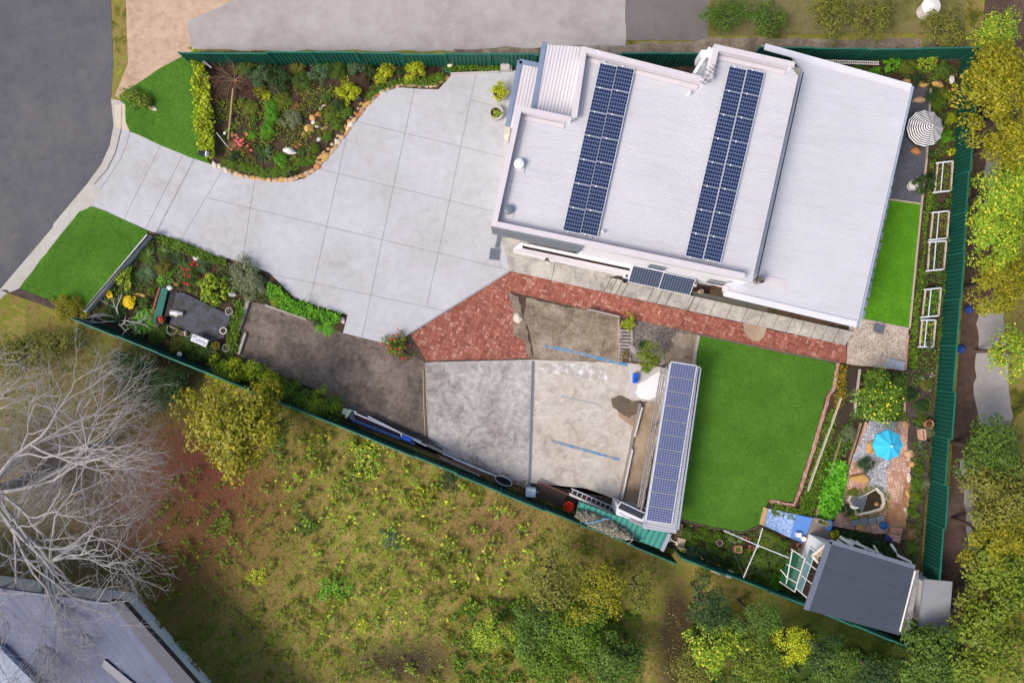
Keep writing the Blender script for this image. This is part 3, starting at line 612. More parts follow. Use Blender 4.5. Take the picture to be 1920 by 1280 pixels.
# entry and garage roofs at the front
def low_roof(pts, z, gutter, name='entry_roof'):
    obj(name, MB().prism(P2(pts, z), z - .12, z), M_roofV, house)
    g = MB(); 
    for a, b in gutter: g.bar(P(*a, z - .02), P(*b, z - .02), .24, .16)
    obj('gutter', g, M_blue, house)
low_roof([(976, 116), (1014, 124), (1000, 205), (980, 240), (955, 238)], 3.2, [((975, 115), (951, 237)), ((974, 116), (1012, 124))])
low_roof([(1022, 84), (1092, 88), (1077, 224), (1040, 216), (1000, 208)], 4.0, [((1021, 80), (1000, 205))])
obj('wall', MB().prism(P2([(982, 125), (1075, 125), (1070, 225), (965, 228)], 3.0), 0, 3.05), M_wall, house)
obj('column', MB().box(P(952, 242, 1.4), (.3, .3, 2.8), rz=R(-12)).box(P(951, 256, .5), (.25, .6, 1.0), rz=R(-12)), plain('cream_column', S(206, 198, 184), .8), house)
# diagonal buttress in the notch
bt = MB(); bt.bar(P(1312, 118, 3.2), P(1324, 100, Zt - .2), .3, .5); bt.bar(P(1300, 140, ZU), P(1330, 92, ZU - .1), .16, .3); obj('buttress', bt, M_wall, house)
# solar panels on the roof: frame and cell sheet, mesh data shared
def cells_mat(name, nx, ny, w_, h_, base, line, lw=.1, big=None):
    m, N, L, b = newmat(name); setb(b, .3, 0, .35); tc = N.new('ShaderNodeTexCoord'); sp = N.new('ShaderNodeSeparateXYZ'); L.new(tc.outputs['Object'], sp.inputs[0])
    def g(o, n, s, lw): 
        f = mth(N, L, 'FRACT', mth(N, L, 'ADD', mth(N, L, 'DIVIDE', o, s / n), 100 + (n % 2) * .5)); return mth(N, L, 'LESS_THAN', mth(N, L, 'SUBTRACT', .5, mth(N, L, 'ABSOLUTE', mth(N, L, 'SUBTRACT', f, .5))), lw / 2)
    x = g(sp.outputs[0], nx, w_, lw); y = g(sp.outputs[1], ny, h_, lw * (1.15 if ny < nx else .8)); k = mth(N, L, 'MAXIMUM', x, y)
    n_ = noise(N, L, tc.outputs['Object'], 5, 2); r = ramp(N, [(.3, tuple(c * .8 for c in base[:3]) + (1,)), (.7, tuple(c * 1.2 for c in base[:3]) + (1,))]); L.new(n_.outputs[0], r.inputs[0])
    L.new(mix(N, L, k, r.outputs[0], line), b.inputs['Base Color']); return m
M_alu = plain('panel_frame', S(206, 208, 216), .4, .2)
pw, ph = .86, 1.185
def panel_me(w_, h_, cm, fw=.022):
    fr = MB(); t = .04
    for a, b in (((-w_ / 2, -h_ / 2), (w_ / 2, -h_ / 2)), ((w_ / 2, -h_ / 2), (w_ / 2, h_ / 2)), ((w_ / 2, h_ / 2), (-w_ / 2, h_ / 2)), ((-w_ / 2, h_ / 2), (-w_ / 2, -h_ / 2))): fr.bar((*a, 0), (*b, 0), fw * 2, t)
    cl = MB().box((0, 0, .0), (w_ - fw * 2, h_ - fw * 2, .03)); 
    def mk(nm, mb, m):
        me = bpy.data.meshes.new(nm); me.from_pydata(mb.v, [], mb.f); me.materials.append(m); return me
    return mk('panel_frame', fr, M_alu), mk('cells', cl, cm)
PR = panel_me(pw, ph, cells_mat('mono_cells', 7, 6, pw - .04, ph - .04, S(22, 34, 66), S(112, 126, 158), .14))
def panel(me2, par, loc, rot, name='solar_panel', label=None):
    fr = bpy.data.objects.new(name, me2[0]); C.objects.link(fr); fr.parent = par; fr.location = Vector(loc) - WL[par]; fr.rotation_euler = rot
    ce = bpy.data.objects.new('cell_sheet', me2[1]); C.objects.link(ce); ce.parent = fr; ce.location = (0, 0, .012)
    if label: fr['label'] = label
    return fr
for (tl, bl, tr, n, dz) in (((1125, 119), (1055, 433), (1190, 129), 7, 0), ((1367, 125), (1284, 481), (1434, 136), 8, 0)):
    z = ZU + .16; A, B, D = P(*tl, z), P(*bl, z), P(*tr, z); v = (B - A) / n; uu = (D - A) / 2; rz = math.atan2(-v.x, v.y) + math.pi
    for i in range(n):
        for j in range(2): panel(PR, house, A + v * (i + .5) + uu * (j + .5), (0, 0, rz))
    rl = MB()
    for j in (0, 1):
        for s in (.3, .7): rl.bar(A + uu * (j + s) - Vector((0, 0, .08)) - v * .1, A + v * (n + .1) + uu * (j + s) - Vector((0, 0, .08)), .04, .07)
    obj('panel_rail', rl, M_alu, house)
    cl = MB()
    for i in range(n + 1):
        for j in (0, 1): q = A + v * i + uu * (j + .3); cl.box((q.x, q.y, z + .03), (.07, .07, .03), rz=rz)
    obj('panel_clamp', cl, plain('clamp', S(235, 235, 240), .4), house)
# two steep panels standing against the south wall
PS = panel_me(1.72, .98, cells_mat('dark_cells', 12, 7, 1.7, .96, S(24, 30, 44), S(120, 132, 156), .14))
sp = thing('solar_rack', P(1245, 530, .6), 'pair of tilted dark solar panels on a rack against the white side wall', 'solar panels')
for i, (x, y) in enumerate(((1212, 519), (1269, 532))): panel(PS, sp, P(x, y, 1.75), (R(32), 0, R(-12)))
mb = MB()
for x, y in ((1190, 520), (1240, 532), (1294, 543)): mb.bar(P(x, y, .6), P(x, y, 1.5), .05, .05); mb.bar(P(x, y, 1.45), P(x + 5, y - 24, 2.0), .05, .05)
obj('frame', mb, M_alu, sp)
# planter wall along the house
pl = thing('planter', P(1075, 485, 0), 'long white rendered planter wall beside the house with a trough of bare soil', 'planter')
out = P2([(962, 467), (976, 456), (1195, 500), (1189, 516)], 1.6); inn = P2([(978, 460), (1184, 503.5), (1181, 506.5), (982, 466)], 1.6)
mb = MB(); O = P2([(962, 467), (1189, 516), (1196, 500), (977, 455)], 1.6); I = P2([(980, 465.5), (1181, 508), (1183, 502.5), (979, 459.5)], 1.6)
vs = [Vector((p.x, p.y, z)) for z in (0, 1.6) for p in O] + [Vector((p.x, p.y, z)) for z in (1.25, 1.6) for p in I]
fs = [(i, (i + 1) % 4, 4 + (i + 1) % 4, 4 + i) for i in range(4)] + [(4 + i, 4 + (i + 1) % 4, 12 + (i + 1) % 4, 12 + i) for i in range(4)] + [(8 + (i + 1) % 4, 8 + i, 12 + i, 12 + (i + 1) % 4) for i in range(4)]
obj('planter_wall', mb.add(vs, fs), M_wall, pl, recalc=True)
cpm = MB(); 
for a, b, wd in ((O[0], O[1], .0),): 
    cpm.prism([O[0] + Vector((-.03, -.03, 0)), O[1] + Vector((.02, -.03, 0)), I[1] + Vector((0, 0, 0)), I[0]], 1.604, 1.64)
obj('capping', cpm, M_cap, pl)
obj('soil_fill', MB().prism([Vector((p.x, p.y, 0)) for p in I], .2, 1.3), ground_mat('trough_soil', [(.3, S(52, 42, 34)), (.7, S(98, 82, 66))], 1, 8, 30, .3), pl)
wlp = thing('wall_lamp', P(1025, 487, 1.35), 'small black twin spotlight fixed to the long white planter wall', 'lamp')
obj('lamp_head', MB().tube([P(1022, 489, 1.4), P(1025, 485, 1.4)], .05, 8).tube([P(1029, 490, 1.4), P(1026, 485, 1.4)], .05, 8), M_black, wlp); obj('lamp_bracket', MB().box(P(1025, 484.5, 1.4), (.12, .05, .08)), M_black, wlp)
ac = thing('meter_box', P(1175, 518, 1.2), 'small white meter box with a dark hatch at the end of the planter wall', 'meter box')
obj('box_body', MB().box(P(1175, 518, 1.0), (.3, .22, .5), rz=R(-12)), M_wall, ac, bevel=.01); obj('hatch', MB().box(P(1175, 517.5, 1.26), (.16, .12, .03), rz=R(-12)), M_glass, ac)
bn = thing('pot', P(1171, 527, .5), 'round black pot standing below the white meter box on the steps', 'pot')
obj('pot_body', MB().lathe(P(1171, 527, .55), [(.1, 0), (.13, .3), (.11, .3), (.1, .22), (.01, .22)], 16), M_black, bn)
obj('drainage_channel', MB().prism([P(1300, 545, .61), P(1440, 575, .61), P(1437, 586, .61), P(1300, 556, .61)], .2, ZR + .015), plain('wet_channel', S(84, 82, 76), .8, 0, .2), kind='structure')
v1 = thing('chimney_pot', P(1312, 547, .6), 'small round beige vent pipe standing in the dark gap beside the house', 'vent pipe')
obj('pipe', MB().lathe(P(1311, 547, .6), [(.1, 0), (.1, .5), (.07, .502), (.07, .3), (.01, .3)], 16), plain('clay_pipe', S(176, 156, 140), .8), v1)
v1 = thing('downpipe_cap', P(1299, 536, .6), 'small white round cap beside the tilted solar panels', 'vent cap'); obj('cap', MB().lathe(P(1299, 536, .7), [(.04, 0), (.04, .4), (.1, .42), (.09, .5), (.01, .52)], 16), M_wall, v1)
# ------------------------------------------------------------ carport with its solar roof
M_rust = plain('weathered_metal', S(150, 142, 140), .6, .2, .3, 8)
ZK = 2.5
cpt = thing('carport', P(1250, 830, 0), 'long narrow carport roofed with a row of eleven solar panels beside the lawn', 'carport')
obj('roof', MB().prism(P2([(1257, 681), (1313, 687), (1268, 1000), (1205, 990)], ZK), ZK - .06, ZK), corr_mat('carport_sheet', S(176, 176, 184), (.2, .98, 0), .15, .7, .5), cpt)
PC = panel_me(1.36, .765, cells_mat('poly_cells', 10, 6, 1.34, .75, S(62, 70, 108), S(140, 148, 174), .18), .034)
A, B, D = P(1257, 678, ZK + .1), P(1212, 975, ZK + .1), P(1307, 686, ZK + .1); v = (B - A) / 11; uu = D - A; rz = math.atan2(uu.y, uu.x)
for i in range(11): panel(PC, cpt, A + v * (i + .5) + uu * (.5 - i * .004), (0, 0, rz))
mb = MB().bar(P(1256, 682, ZK + .01), P(1208, 984, ZK + .01), .1, .12); mb.bar(P(1312, 690, ZK - .06), P(1270, 992, ZK - .06), .14, .12)
obj('gutter', mb, plain('pale_gutter', S(168, 176, 188), .4, .2), cpt)
for q in ((1258, 692), (1238, 810), (1214, 970), (1306, 700), (1286, 840), (1268, 980)): pq = P(*q, ZK); obj('post', MB().box((pq.x, pq.y, ZK / 2 - .05), (.09, .09, ZK - .1)), M_rust, cpt)
rg = thing('pipe_rack', P(1240, 800, 0), 'rusty rack of long pipes running beside the carport solar panels', 'pipe rack')
mb = MB(); 
for dx, r_ in ((0, .035), (3.5, .03), (7, .04)): mb.tube([P(1247 - dx, 692, 2.1), P(1228 - dx, 800, 2.1), P(1203 - dx, 950, 2.1)], r_, 6)
obj('pipes', mb, M_rust, rg)
mb = MB(); 
for i in range(40): 
    t = i / 39; x = 1250 - t * 46; y = 692 + t * 262; q = P(x + rng.uniform(-3, 3), y, 2.14); a_ = rng.uniform(-.3, .3) + 1.4; mb.box(q, (rng.uniform(.1, .35), .05, .04), rz=a_)
obj('clutter', mb, plain('mixed_scrap', S(160, 150, 146), .7, .1, .5, 12), rg)
for q in ((1246, 700), (1226, 810), (1203, 945)): obj('post', MB().box(P(*q, 1.0), (.06, .06, 2.05)), M_rust, rg)
tb = thing('timber_beams', P(1180, 850, 0), 'pair of weathered pale beams lying side by side on the slab', 'beams')
obj('beam', MB().bar(P(1200, 755, .16), P(1162, 938, .16), .14, .14), plain('grey_beam', S(138, 128, 124), .8, 0, .25, 8), tb)
obj('beam', MB().bar(P(1204, 763, .3), P(1190, 818, .3), .07, .1).bar(P(1186, 842, .28), P(1166, 935, .28), .08, .1), plain('white_beam', S(206, 202, 200), .8, 0, .15, 8), tb)
bx = thing('storage_box', P(1191, 709, .07), 'bright blue plastic box on the pale concrete near the timber stairs', 'box')
obj('box_body', MB().box(P(1191, 709, .25), (.26, .52, .34), rz=R(-3)), plain('blue_plastic', S(24, 84, 200), .4), bx, bevel=.02); obj('lid_handle', MB().box(P(1192, 711, .44), (.06, .14, .02)), plain('blue_dark', S(20, 60, 150), .4), bx)
# timber stairs
st = thing('timber_stairs', P(1172, 635, 0), 'grey timber steps with handrails from the brick path to the slab', 'stairs')
M_tim = plain('grey_timber', S(158, 150, 144), .9, 0, .2, 10)
for i in range(9):
    y = 620 + i * 6.2; z = .62 - i * .055; obj('tread', MB().box(P(1172 - i * .3, y, z), (.55, .12, .035), rz=R(-3)), M_tim, st)
for x in (1162, 1183): obj('stringer', MB().bar(P(x, 612, .55), P(x - 2, 676, .1), .05, .16), M_tim, st)
obj('handrail', MB().bar(P(1160, 598, 1.4), P(1158, 640, 1.3), .06, .05).bar(P(1161, 600, .3), P(1161, 600, 1.4), .06, .06).bar(P(1160, 640, .2), P(1160, 640, 1.3), .06, .06), M_tim, st)
obj('handrail', MB().bar(P(1185, 618, 1.4), P(1185, 646, 1.3), .06, .05).bar(P(1185, 646, 1.3), P(1196, 660, .9), .06, .05).bar(P(1185, 646, .2), P(1185, 646, 1.3), .06, .06), M_tim, st)
ls = thing('timber_stairs', P(1187, 662, 0), 'short flight of slatted grey steps turning down behind the potted tree', 'stairs')
for i in range(5): obj('tread', MB().box(P(1184 + i * 2, 650 + i * 5.4, .5 - i * .08), (.5, .1, .03), rz=R(-40)), M_tim, ls)
rw = thing('retaining_wall', P(1130, 583, 0), 'pale timber sleeper wall between the brick path and the dirt patch', 'wall')
obj('sleeper', MB().bar(P(1102, 580, .3), P(1162, 594, .3), .08, .5), M_tim, rw)
# ------------------------------------------------------------ foliage
def leaves_np(c, d, nrm, ln, wd, droop=.15):
    "rhombus leaves: centres c, long axes d, normals nrm (N,3)"
    s = np.cross(nrm, d); s /= np.linalg.norm(s, axis=1, keepdims=True) + 1e-9
    ln = ln[:, None]; wd = wd[:, None]
    a = c - d * ln / 2; b = c + s * wd / 2 + nrm * wd * .12; e = c + d * ln / 2 - nrm * ln * droop; f = c - s * wd / 2 + nrm * wd * .12
    V = np.stack([a, b, e, f], 1).reshape(-1, 3); F = np.arange(len(V)).reshape(-1, 4); return V, F
def unit(v): return v / (np.linalg.norm(v, axis=1, keepdims=True) + 1e-9)
def crown_me(seed, n, leaf, clumps=26, cr=.3, low=-.15, aspect=.5, irr=.25):
    "crown of radius about 1: clumps of leaves spread over and inside a lumpy dome"
    g = np.random.default_rng(seed); cc = unit(g.normal(size=(clumps * 3, 3))); cc = cc[cc[:, 2] > low][:clumps]
    ph = g.uniform(0, 6.28, 4); az = np.arctan2(cc[:, 1], cc[:, 0]); lob = 1 + irr * (np.sin(2 * az + ph[0]) * .5 + np.sin(3 * az + ph[1]) * .5 + np.sin(5 * az + ph[2]) * .3)
    rad = g.uniform(.35, .85, len(cc)) * lob; cc = cc * rad[:, None]
    idx = g.integers(0, len(cc), n); dirs = unit(g.normal(size=(n, 3))); r = cr * g.uniform(.3, 1, n) ** .5 * g.uniform(.7, 1.25, len(cc))[idx]
    pos = cc[idx] + dirs * r[:, None]; out = unit(pos - np.array([0, 0, -.4])); nrm = unit(out * .6 + dirs * .6 + g.normal(size=(n, 3)) * .45)
    d = unit(np.cross(nrm, g.normal(size=(n, 3)))); ln = leaf * g.uniform(.7, 1.35, n)
    V, F = leaves_np(pos, d, nrm, ln, ln * aspect); V[:, 2] = np.maximum(V[:, 2], -.35); return mesh_np('crown', V, F)
def blades_me(seed, n, seg=4, wd=.07, up=(.25, .75), curl=.5, lr=(.75, 1.1)):
    g = np.random.default_rng(seed); V = []; F = []
    for i in range(n):
        a = g.uniform(0, 6.28); L = g.uniform(*lr); e = g.uniform(*up); b = len(V); s = np.array([-math.sin(a), math.cos(a), 0])
        for k in range(seg + 1):
            t = k / seg; r = L * t * (1 - .12 * t); z = L * (e * t - curl * t * t) ; w_ = wd * (1 - t ** 1.6) * .5 + .002
            p = np.array([math.cos(a) * r, math.sin(a) * r, z + .12]); V += [p - s * w_, p + s * w_ + np.array([0, 0, w_ * .5])]
        for k in range(seg): F.append((b + 2 * k, b + 2 * k + 1, b + 2 * k + 3, b + 2 * k + 2))
    return mesh_np('blades', V, F)
def fern_me(seed, n=9, lf=13):
    g = np.random.default_rng(seed); V = []; F = []
    for i in range(n):
        a = 6.28 * i / n + g.uniform(-.2, .2); L = g.uniform(.8, 1.05); u = np.array([math.cos(a), math.sin(a), 0]); s = np.array([-u[1], u[0], 0])
        for k in range(lf):
            t = .12 + .88 * k / lf; c = u * L * t + np.array([0, 0, .5 * t - .45 * t * t + .15]); w_ = .30 * math.sin(math.pi * min(1, t * .9 + .1)) + .03
            for q in (-1, 1):
                b = len(V); d = s * q * .95 + u * .35; V += [c - u * .035, c + d * w_ * .5 - u * .03 + [0, 0, .02], c + d * w_ + [0, 0, -.03], c + d * w_ * .5 + u * .045 + [0, 0, .02]]; F.append((b, b + 1, b + 2, b + 3))
    return mesh_np('fronds', V, F)
def twigs_mb(seed, L, levels, r0, spread=.6, base=Vector((0, 0, 0)), up=.5, n0=7, flat=.35):
    g = random.Random(seed); mb = MB()
    def grow(p, d, l, r, lv):
        pts = [p]; dd = d.copy(); 
        for k in range(3): dd = (dd + Vector((g.uniform(-.3, .3), g.uniform(-.3, .3), g.uniform(-.15, .15)))).normalized(); pts.append(pts[-1] + dd * l / 3)
        mb.tube(pts, [r, r * .85, r * .7, r * .55], 5 if lv < 2 else 4, cap=False)
        if lv < levels:
            for k in range(g.choice((2, 3, 3))):
                nd = (dd + Vector((g.uniform(-1, 1), g.uniform(-1, 1), g.uniform(-flat, flat))) * spread).normalized(); grow(pts[-1] if k < 2 else pts[2], nd, l * g.uniform(.6, .82), r * .55, lv + 1)
    for i in range(n0):
        a = 6.28 * i / n0 + g.uniform(-.3, .3); grow(base, Vector((math.cos(a), math.sin(a), up)).normalized(), L * g.uniform(.3, .42), r0, 0)
    return mb
G = lambda a, b, c=None, nm=None, **k: leaf_mat(nm or str(a) + str(b), a, b, c, **k)
LM = {
 'mid': G(S(65, 93, 34), S(116, 147, 55), None, 'leaf_mid'), 'dark': G(S(39, 65, 32), S(77, 107, 53), None, 'leaf_dark'),
 'blue': G(S(65, 98, 58), S(128, 158, 112), None, 'leaf_bluegreen'), 'bright': G(S(74, 135, 25), S(135, 201, 53), None, 'leaf_bright'),
 'yellow': G(S(142, 161, 23), S(222, 229, 46), S(245, 233, 74), 'leaf_yellowgreen'), 'gold': G(S(112, 116, 20), S(170, 164, 42), S(192, 178, 46), 'leaf_gold'),
 'olive': G(S(95, 102, 37), S(154, 151, 65), None, 'leaf_olive'), 'lime': G(S(102, 142, 30), S(180, 205, 62), S(233, 226, 74), 'leaf_lime'),
 'purple': G(S(55, 34, 34), S(107, 65, 58), S(88, 102, 51), 'leaf_purple', th=.7), 'cover': G(S(72, 105, 25), S(126, 158, 44), None, 'leaf_cover'),
 'citrus': G(S(62, 100, 25), S(135, 175, 53), S(196, 219, 86), 'leaf_citrus', th=.88), 'orange': G(S(144, 109, 30), S(196, 161, 44), S(116, 126, 37), 'leaf_orange', th=.6),
 'dry': G(S(133, 102, 72), S(191, 154, 107), S(112, 116, 62), 'leaf_dry', th=.75), 'grey': G(S(102, 112, 77), S(158, 165, 126), None, 'leaf_greygreen'),
 'hedge': G(S(119, 142, 23), S(201, 215, 44), S(226, 233, 74), 'leaf_hedge'), 'rust': G(S(151, 86, 55), S(226, 123, 91), S(105, 121, 55), 'leaf_rust', th=.6),
 'moss': G(S(86, 107, 32), S(149, 165, 51), None, 'leaf_moss'),
 'vivid': G(S(77, 154, 27), S(147, 219, 65), None, 'leaf_vivid'),
}
M_red = plain('red_petals', S(190, 32, 50), .5, 0, .2, 20); M_pink = plain('pink_petals', S(232, 110, 110), .5, 0, .25, 20); M_yel = plain('yellow_petals', S(240, 206, 40), .5, 0, .15, 20)
M_whp = plain('white_petals', S(232, 226, 220), .5); M_bark = plain('bark', S(104, 88, 76), .9, 0, .3, 8); M_brnch = plain('brown_twigs', S(138, 106, 84), .9, 0, .25, 8)
M_palebark = plain('pale_bark', S(172, 166, 164), .9, 0, .2, 3)
CR = {'small': [crown_me(s, 520, .2, 16, .3) for s in range(3)], 'med': [crown_me(10 + s, 1300, .125, 26, .3) for s in range(3)], 'fine': [crown_me(20 + s, 2600, .085, 34, .27) for s in range(3)],
      'tree': [crown_me(30 + s, 6500, .075, 60, .24, irr=.35) for s in range(3)], 'loose': [crown_me(40 + s, 700, .13, 22, .25, irr=.4) for s in range(3)]}
BL = [blades_me(50, 70, wd=.075), blades_me(51, 110, wd=.05, up=(.3, 1.0)), blades_me(52, 130, wd=.022, up=(.3, 1.1), curl=.65)]
FE = [fern_me(60), fern_me(61, 7, 11)]
def put(name, me, mat_, parent, scale, rz=0, off=(0, 0, 0)):
    o = bpy.data.objects.new(name, me)
    if not me.materials: me.materials.append(mat_)
    C.objects.link(o); o.material_slots[0].link = 'OBJECT'; o.material_slots[0].material = mat_
    o.scale = scale; o.rotation_euler = (0, 0, rz)
    if parent is not None: o.parent = parent; o.location = off
    return o
stem_me = None
FL = {}
def plant(px, py, r, col, label, kind='med', name='shrub', cat='shrub', z=.03, h=.8, group=None, ell=(1, 1), rz=None, flowers=None):
    "r in survey units; h is height as a fraction of the width"
    global stem_me
    rz = rng.uniform(0, 6.28) if rz is None else rz; rr = r * .03; i = rng.randrange(3)
    rr *= 1.28 if kind in ('med', 'fine', 'loose', 'small', 'grass') else 1.12; t = thing(name, P(px, py, z + rr * h * .4), label, cat, group); t.location.z = z; WL[t] = t.location.copy()
    if kind == 'blades': put('leaves', BL[0], LM[col], t, (rr, rr, rr * h), rz)
    elif kind == 'strap': put('leaves', BL[1], LM[col], t, (rr, rr, rr * h), rz)
    elif kind == 'grass': put('leaves', BL[2], LM[col], t, (rr, rr, rr * h), rz)
    elif kind == 'fern': put('fronds', FE[i % 2], LM[col], t, (rr, rr, rr * h), rz)
    else: put('foliage', CR[kind][i], LM[col], t, (rr * ell[0], rr * ell[1], rr * h), rz, (0, 0, rr * h * .35))
    if stem_me is None:
        s_ = twigs_mb(5, .8, 1, .04, .5, n0=4, up=1.0); stem_me = bpy.data.meshes.new('stems'); stem_me.from_pydata(s_.v, [], s_.f); stem_me.materials.append(M_bark)
    if kind in ('med', 'fine', 'loose') and r > 9: put('stems', stem_me, M_bark, t, (rr * .8, rr * .8, rr * h * .8), rz)
    if flowers:
        m_, nf, fs = flowers; key = m_.name
        if key not in FL:
            fl = MB()
            for p_ in range(5):
                b = 6.28 * p_ / 5; fl.add([(0, 0, 0), (math.cos(b - .6) * .9, math.sin(b - .6) * .9, .35), (math.cos(b) * 1.25, math.sin(b) * 1.25, .2), (math.cos(b + .6) * .9, math.sin(b + .6) * .9, .35)], [(0, 1, 2, 3)])
            me = bpy.data.meshes.new('flower'); me.from_pydata(fl.v, [], fl.f); me.materials.append(m_); FL[key] = me
        for k in range(nf):
            a = rng.uniform(0, 6.28); q = rr * rng.uniform(.15, 1.05); zz = rr * h * (1.25 - .6 * (q / rr) ** 2); fo = bpy.data.objects.new('flower', FL[key]); C.objects.link(fo); fo.parent = t
            fo.location = (q * math.cos(a), q * math.sin(a), zz); fo.rotation_euler = (rng.uniform(-.4, .4), rng.uniform(-.4, .4), a); fo.scale = (fs * rng.uniform(.7, 1.25),) * 3
    return t
def inside(pt, poly):
    x, y = pt; c = False; j = len(poly) - 1
    for i in range(len(poly)):
        if (poly[i][1] > y) != (poly[j][1] > y) and x < (poly[j][0] - poly[i][0]) * (y - poly[i][1]) / (poly[j][1] - poly[i][1]) + poly[i][0]: c = not c
        j = i
    return c
def bed(name, poly, z, h, dens, leaf, col, label=None, cat=None, group=None, kind=None, lump=.5, parent=None, aspect=.55, lmin=None):
    if lmin is None: lmin = -9 if label else -1.25
    "foliage filling an outline: leaves over a lumpy top, dens leaves per square metre"
    W = P2(poly, z); xs = [p.x for p in W]; ys = [p.y for p in W]; pl = [(p.x, p.y) for p in W]; g = nrng
    A = (max(xs) - min(xs)) * (max(ys) - min(ys)); n = int(A * dens); X = g.uniform(min(xs), max(xs), n); Y = g.uniform(min(ys), max(ys), n)
    ph = g.uniform(0, 6.28, 6); lm = (np.sin(X * 2.6 + ph[0] + 1.3 * np.sin(Y * 1.7 + ph[1])) * np.sin(Y * 2.9 + ph[2] + 1.2 * np.sin(X * 2.1 + ph[3])) + .5 * np.sin(X * 7 + ph[4]) * np.sin(Y * 6.3 + ph[5]))
    J = X + g.normal(0, .07, n), Y + g.normal(0, .07, n); keep = np.array([inside((a, b), pl) for a, b in zip(*J)]) & (lm > lmin)
    X, Y, lm = X[keep], Y[keep], lm[keep]; n = len(X); Z = z + h * (.45 + .55 * np.clip(.5 + lm * lump, 0, 1)) * g.uniform(.35, 1, n) ** .6
    c = np.stack([X, Y, Z], 1); nr = unit(g.normal(size=(n, 3)) * .6 + np.array([0, 0, 1.0])); d_ = unit(np.cross(nr, g.normal(size=(n, 3)))); ln = leaf * g.uniform(.6, 1.4, n)
    org = Vector((float(X.mean()), float(Y.mean()), z)); V, F = leaves_np(c, d_, nr, ln, ln * aspect); V -= np.array(org)
    me = mesh_np(name, V, F); me.materials.append(LM[col]); o = bpy.data.objects.new(name, me); C.objects.link(o); o.location = org
    return tag(o, label, cat, group, kind)
def tree(px, py, r, col, label, h=4.5, z=0, kind='tree', name='tree', zr=.55, group=None, ell=(1, 1), bark=None):
    "crown centre in survey units at street level; r crown radius in metres"
    k = (H - h) / H; q = P(px, py, 0) * k; t = thing(name, (q.x, q.y, z), label, 'tree', group); i = rng.randrange(3)
    put('crown', CR[kind][i], LM[col], t, (r * ell[0], r * ell[1], r * zr), rng.uniform(0, 6.28), (0, 0, h - r * zr * .6))
    mb = MB(); pts = [(0, 0, 0), (r * .03, r * .02, h * .35), (-r * .02, r * .04, h * .7)]; mb.tube(pts, [.045 * r + .05, .035 * r + .04, .025 * r + .03], 9)
    obj('trunk', mb, bark or M_bark, t, local=True); mb = MB()
    for a in range(5): b = a * 1.257 + rng.uniform(-.3, .3); mb.tube([(0, 0, h * .45), (math.cos(b) * r * .25, math.sin(b) * r * .25, h * .65), (math.cos(b) * r * .6, math.sin(b) * r * .6, h * .85)], [.03 * r + .03, .02 * r + .02, .01], 6)
    obj('limbs', mb, bark or M_bark, t, local=True); return t

# --- front bed, upper left
bed('hedge', [(368, 104), (380, 102), (388, 130), (398, 168), (403, 215), (410, 292), (398, 301), (384, 288), (374, 240), (369, 170)], .05, .9, 700, .14, 'hedge', 'yellow green clipped hedge between the front lawn and the rock bed', 'hedge')
bed('hedge', [(850, 122), (940, 126), (938, 134), (850, 136), (838, 130)], .05, .35, 700, .13, 'cover', 'low dark green hedge strip under the green fence beside the garage', 'hedge')
bed('hedge', [(742, 152), (800, 148), (836, 136), (838, 146), (822, 160), (790, 162), (745, 160), (712, 172), (690, 192), (684, 184), (705, 162)], .05, .3, 700, .12, 'cover', 'low green ground cover hedge along the sandstone rocks near the hose', 'hedge')
A = plant
A(255, 182, 21, 'moss', 'green shrub with a pale stone ring on the front lawn beside the kerb', 'med', z=.1, ell=(1.4, .8), rz=R(-25), h=.7)
A(275, 194, 13, 'moss', 'small end of the leaning green shrub above the pale stone on the front lawn', 'med', z=.1)
bare = thing('bare_shrub', P(440, 152, .03), 'leafless brown twiggy shrub at the left end of the rock bed by the fence', 'shrub')
obj('branches', twigs_mb(3, 1.7, 4, .035, .75, n0=9, up=.45), M_brnch, bare, local=True)
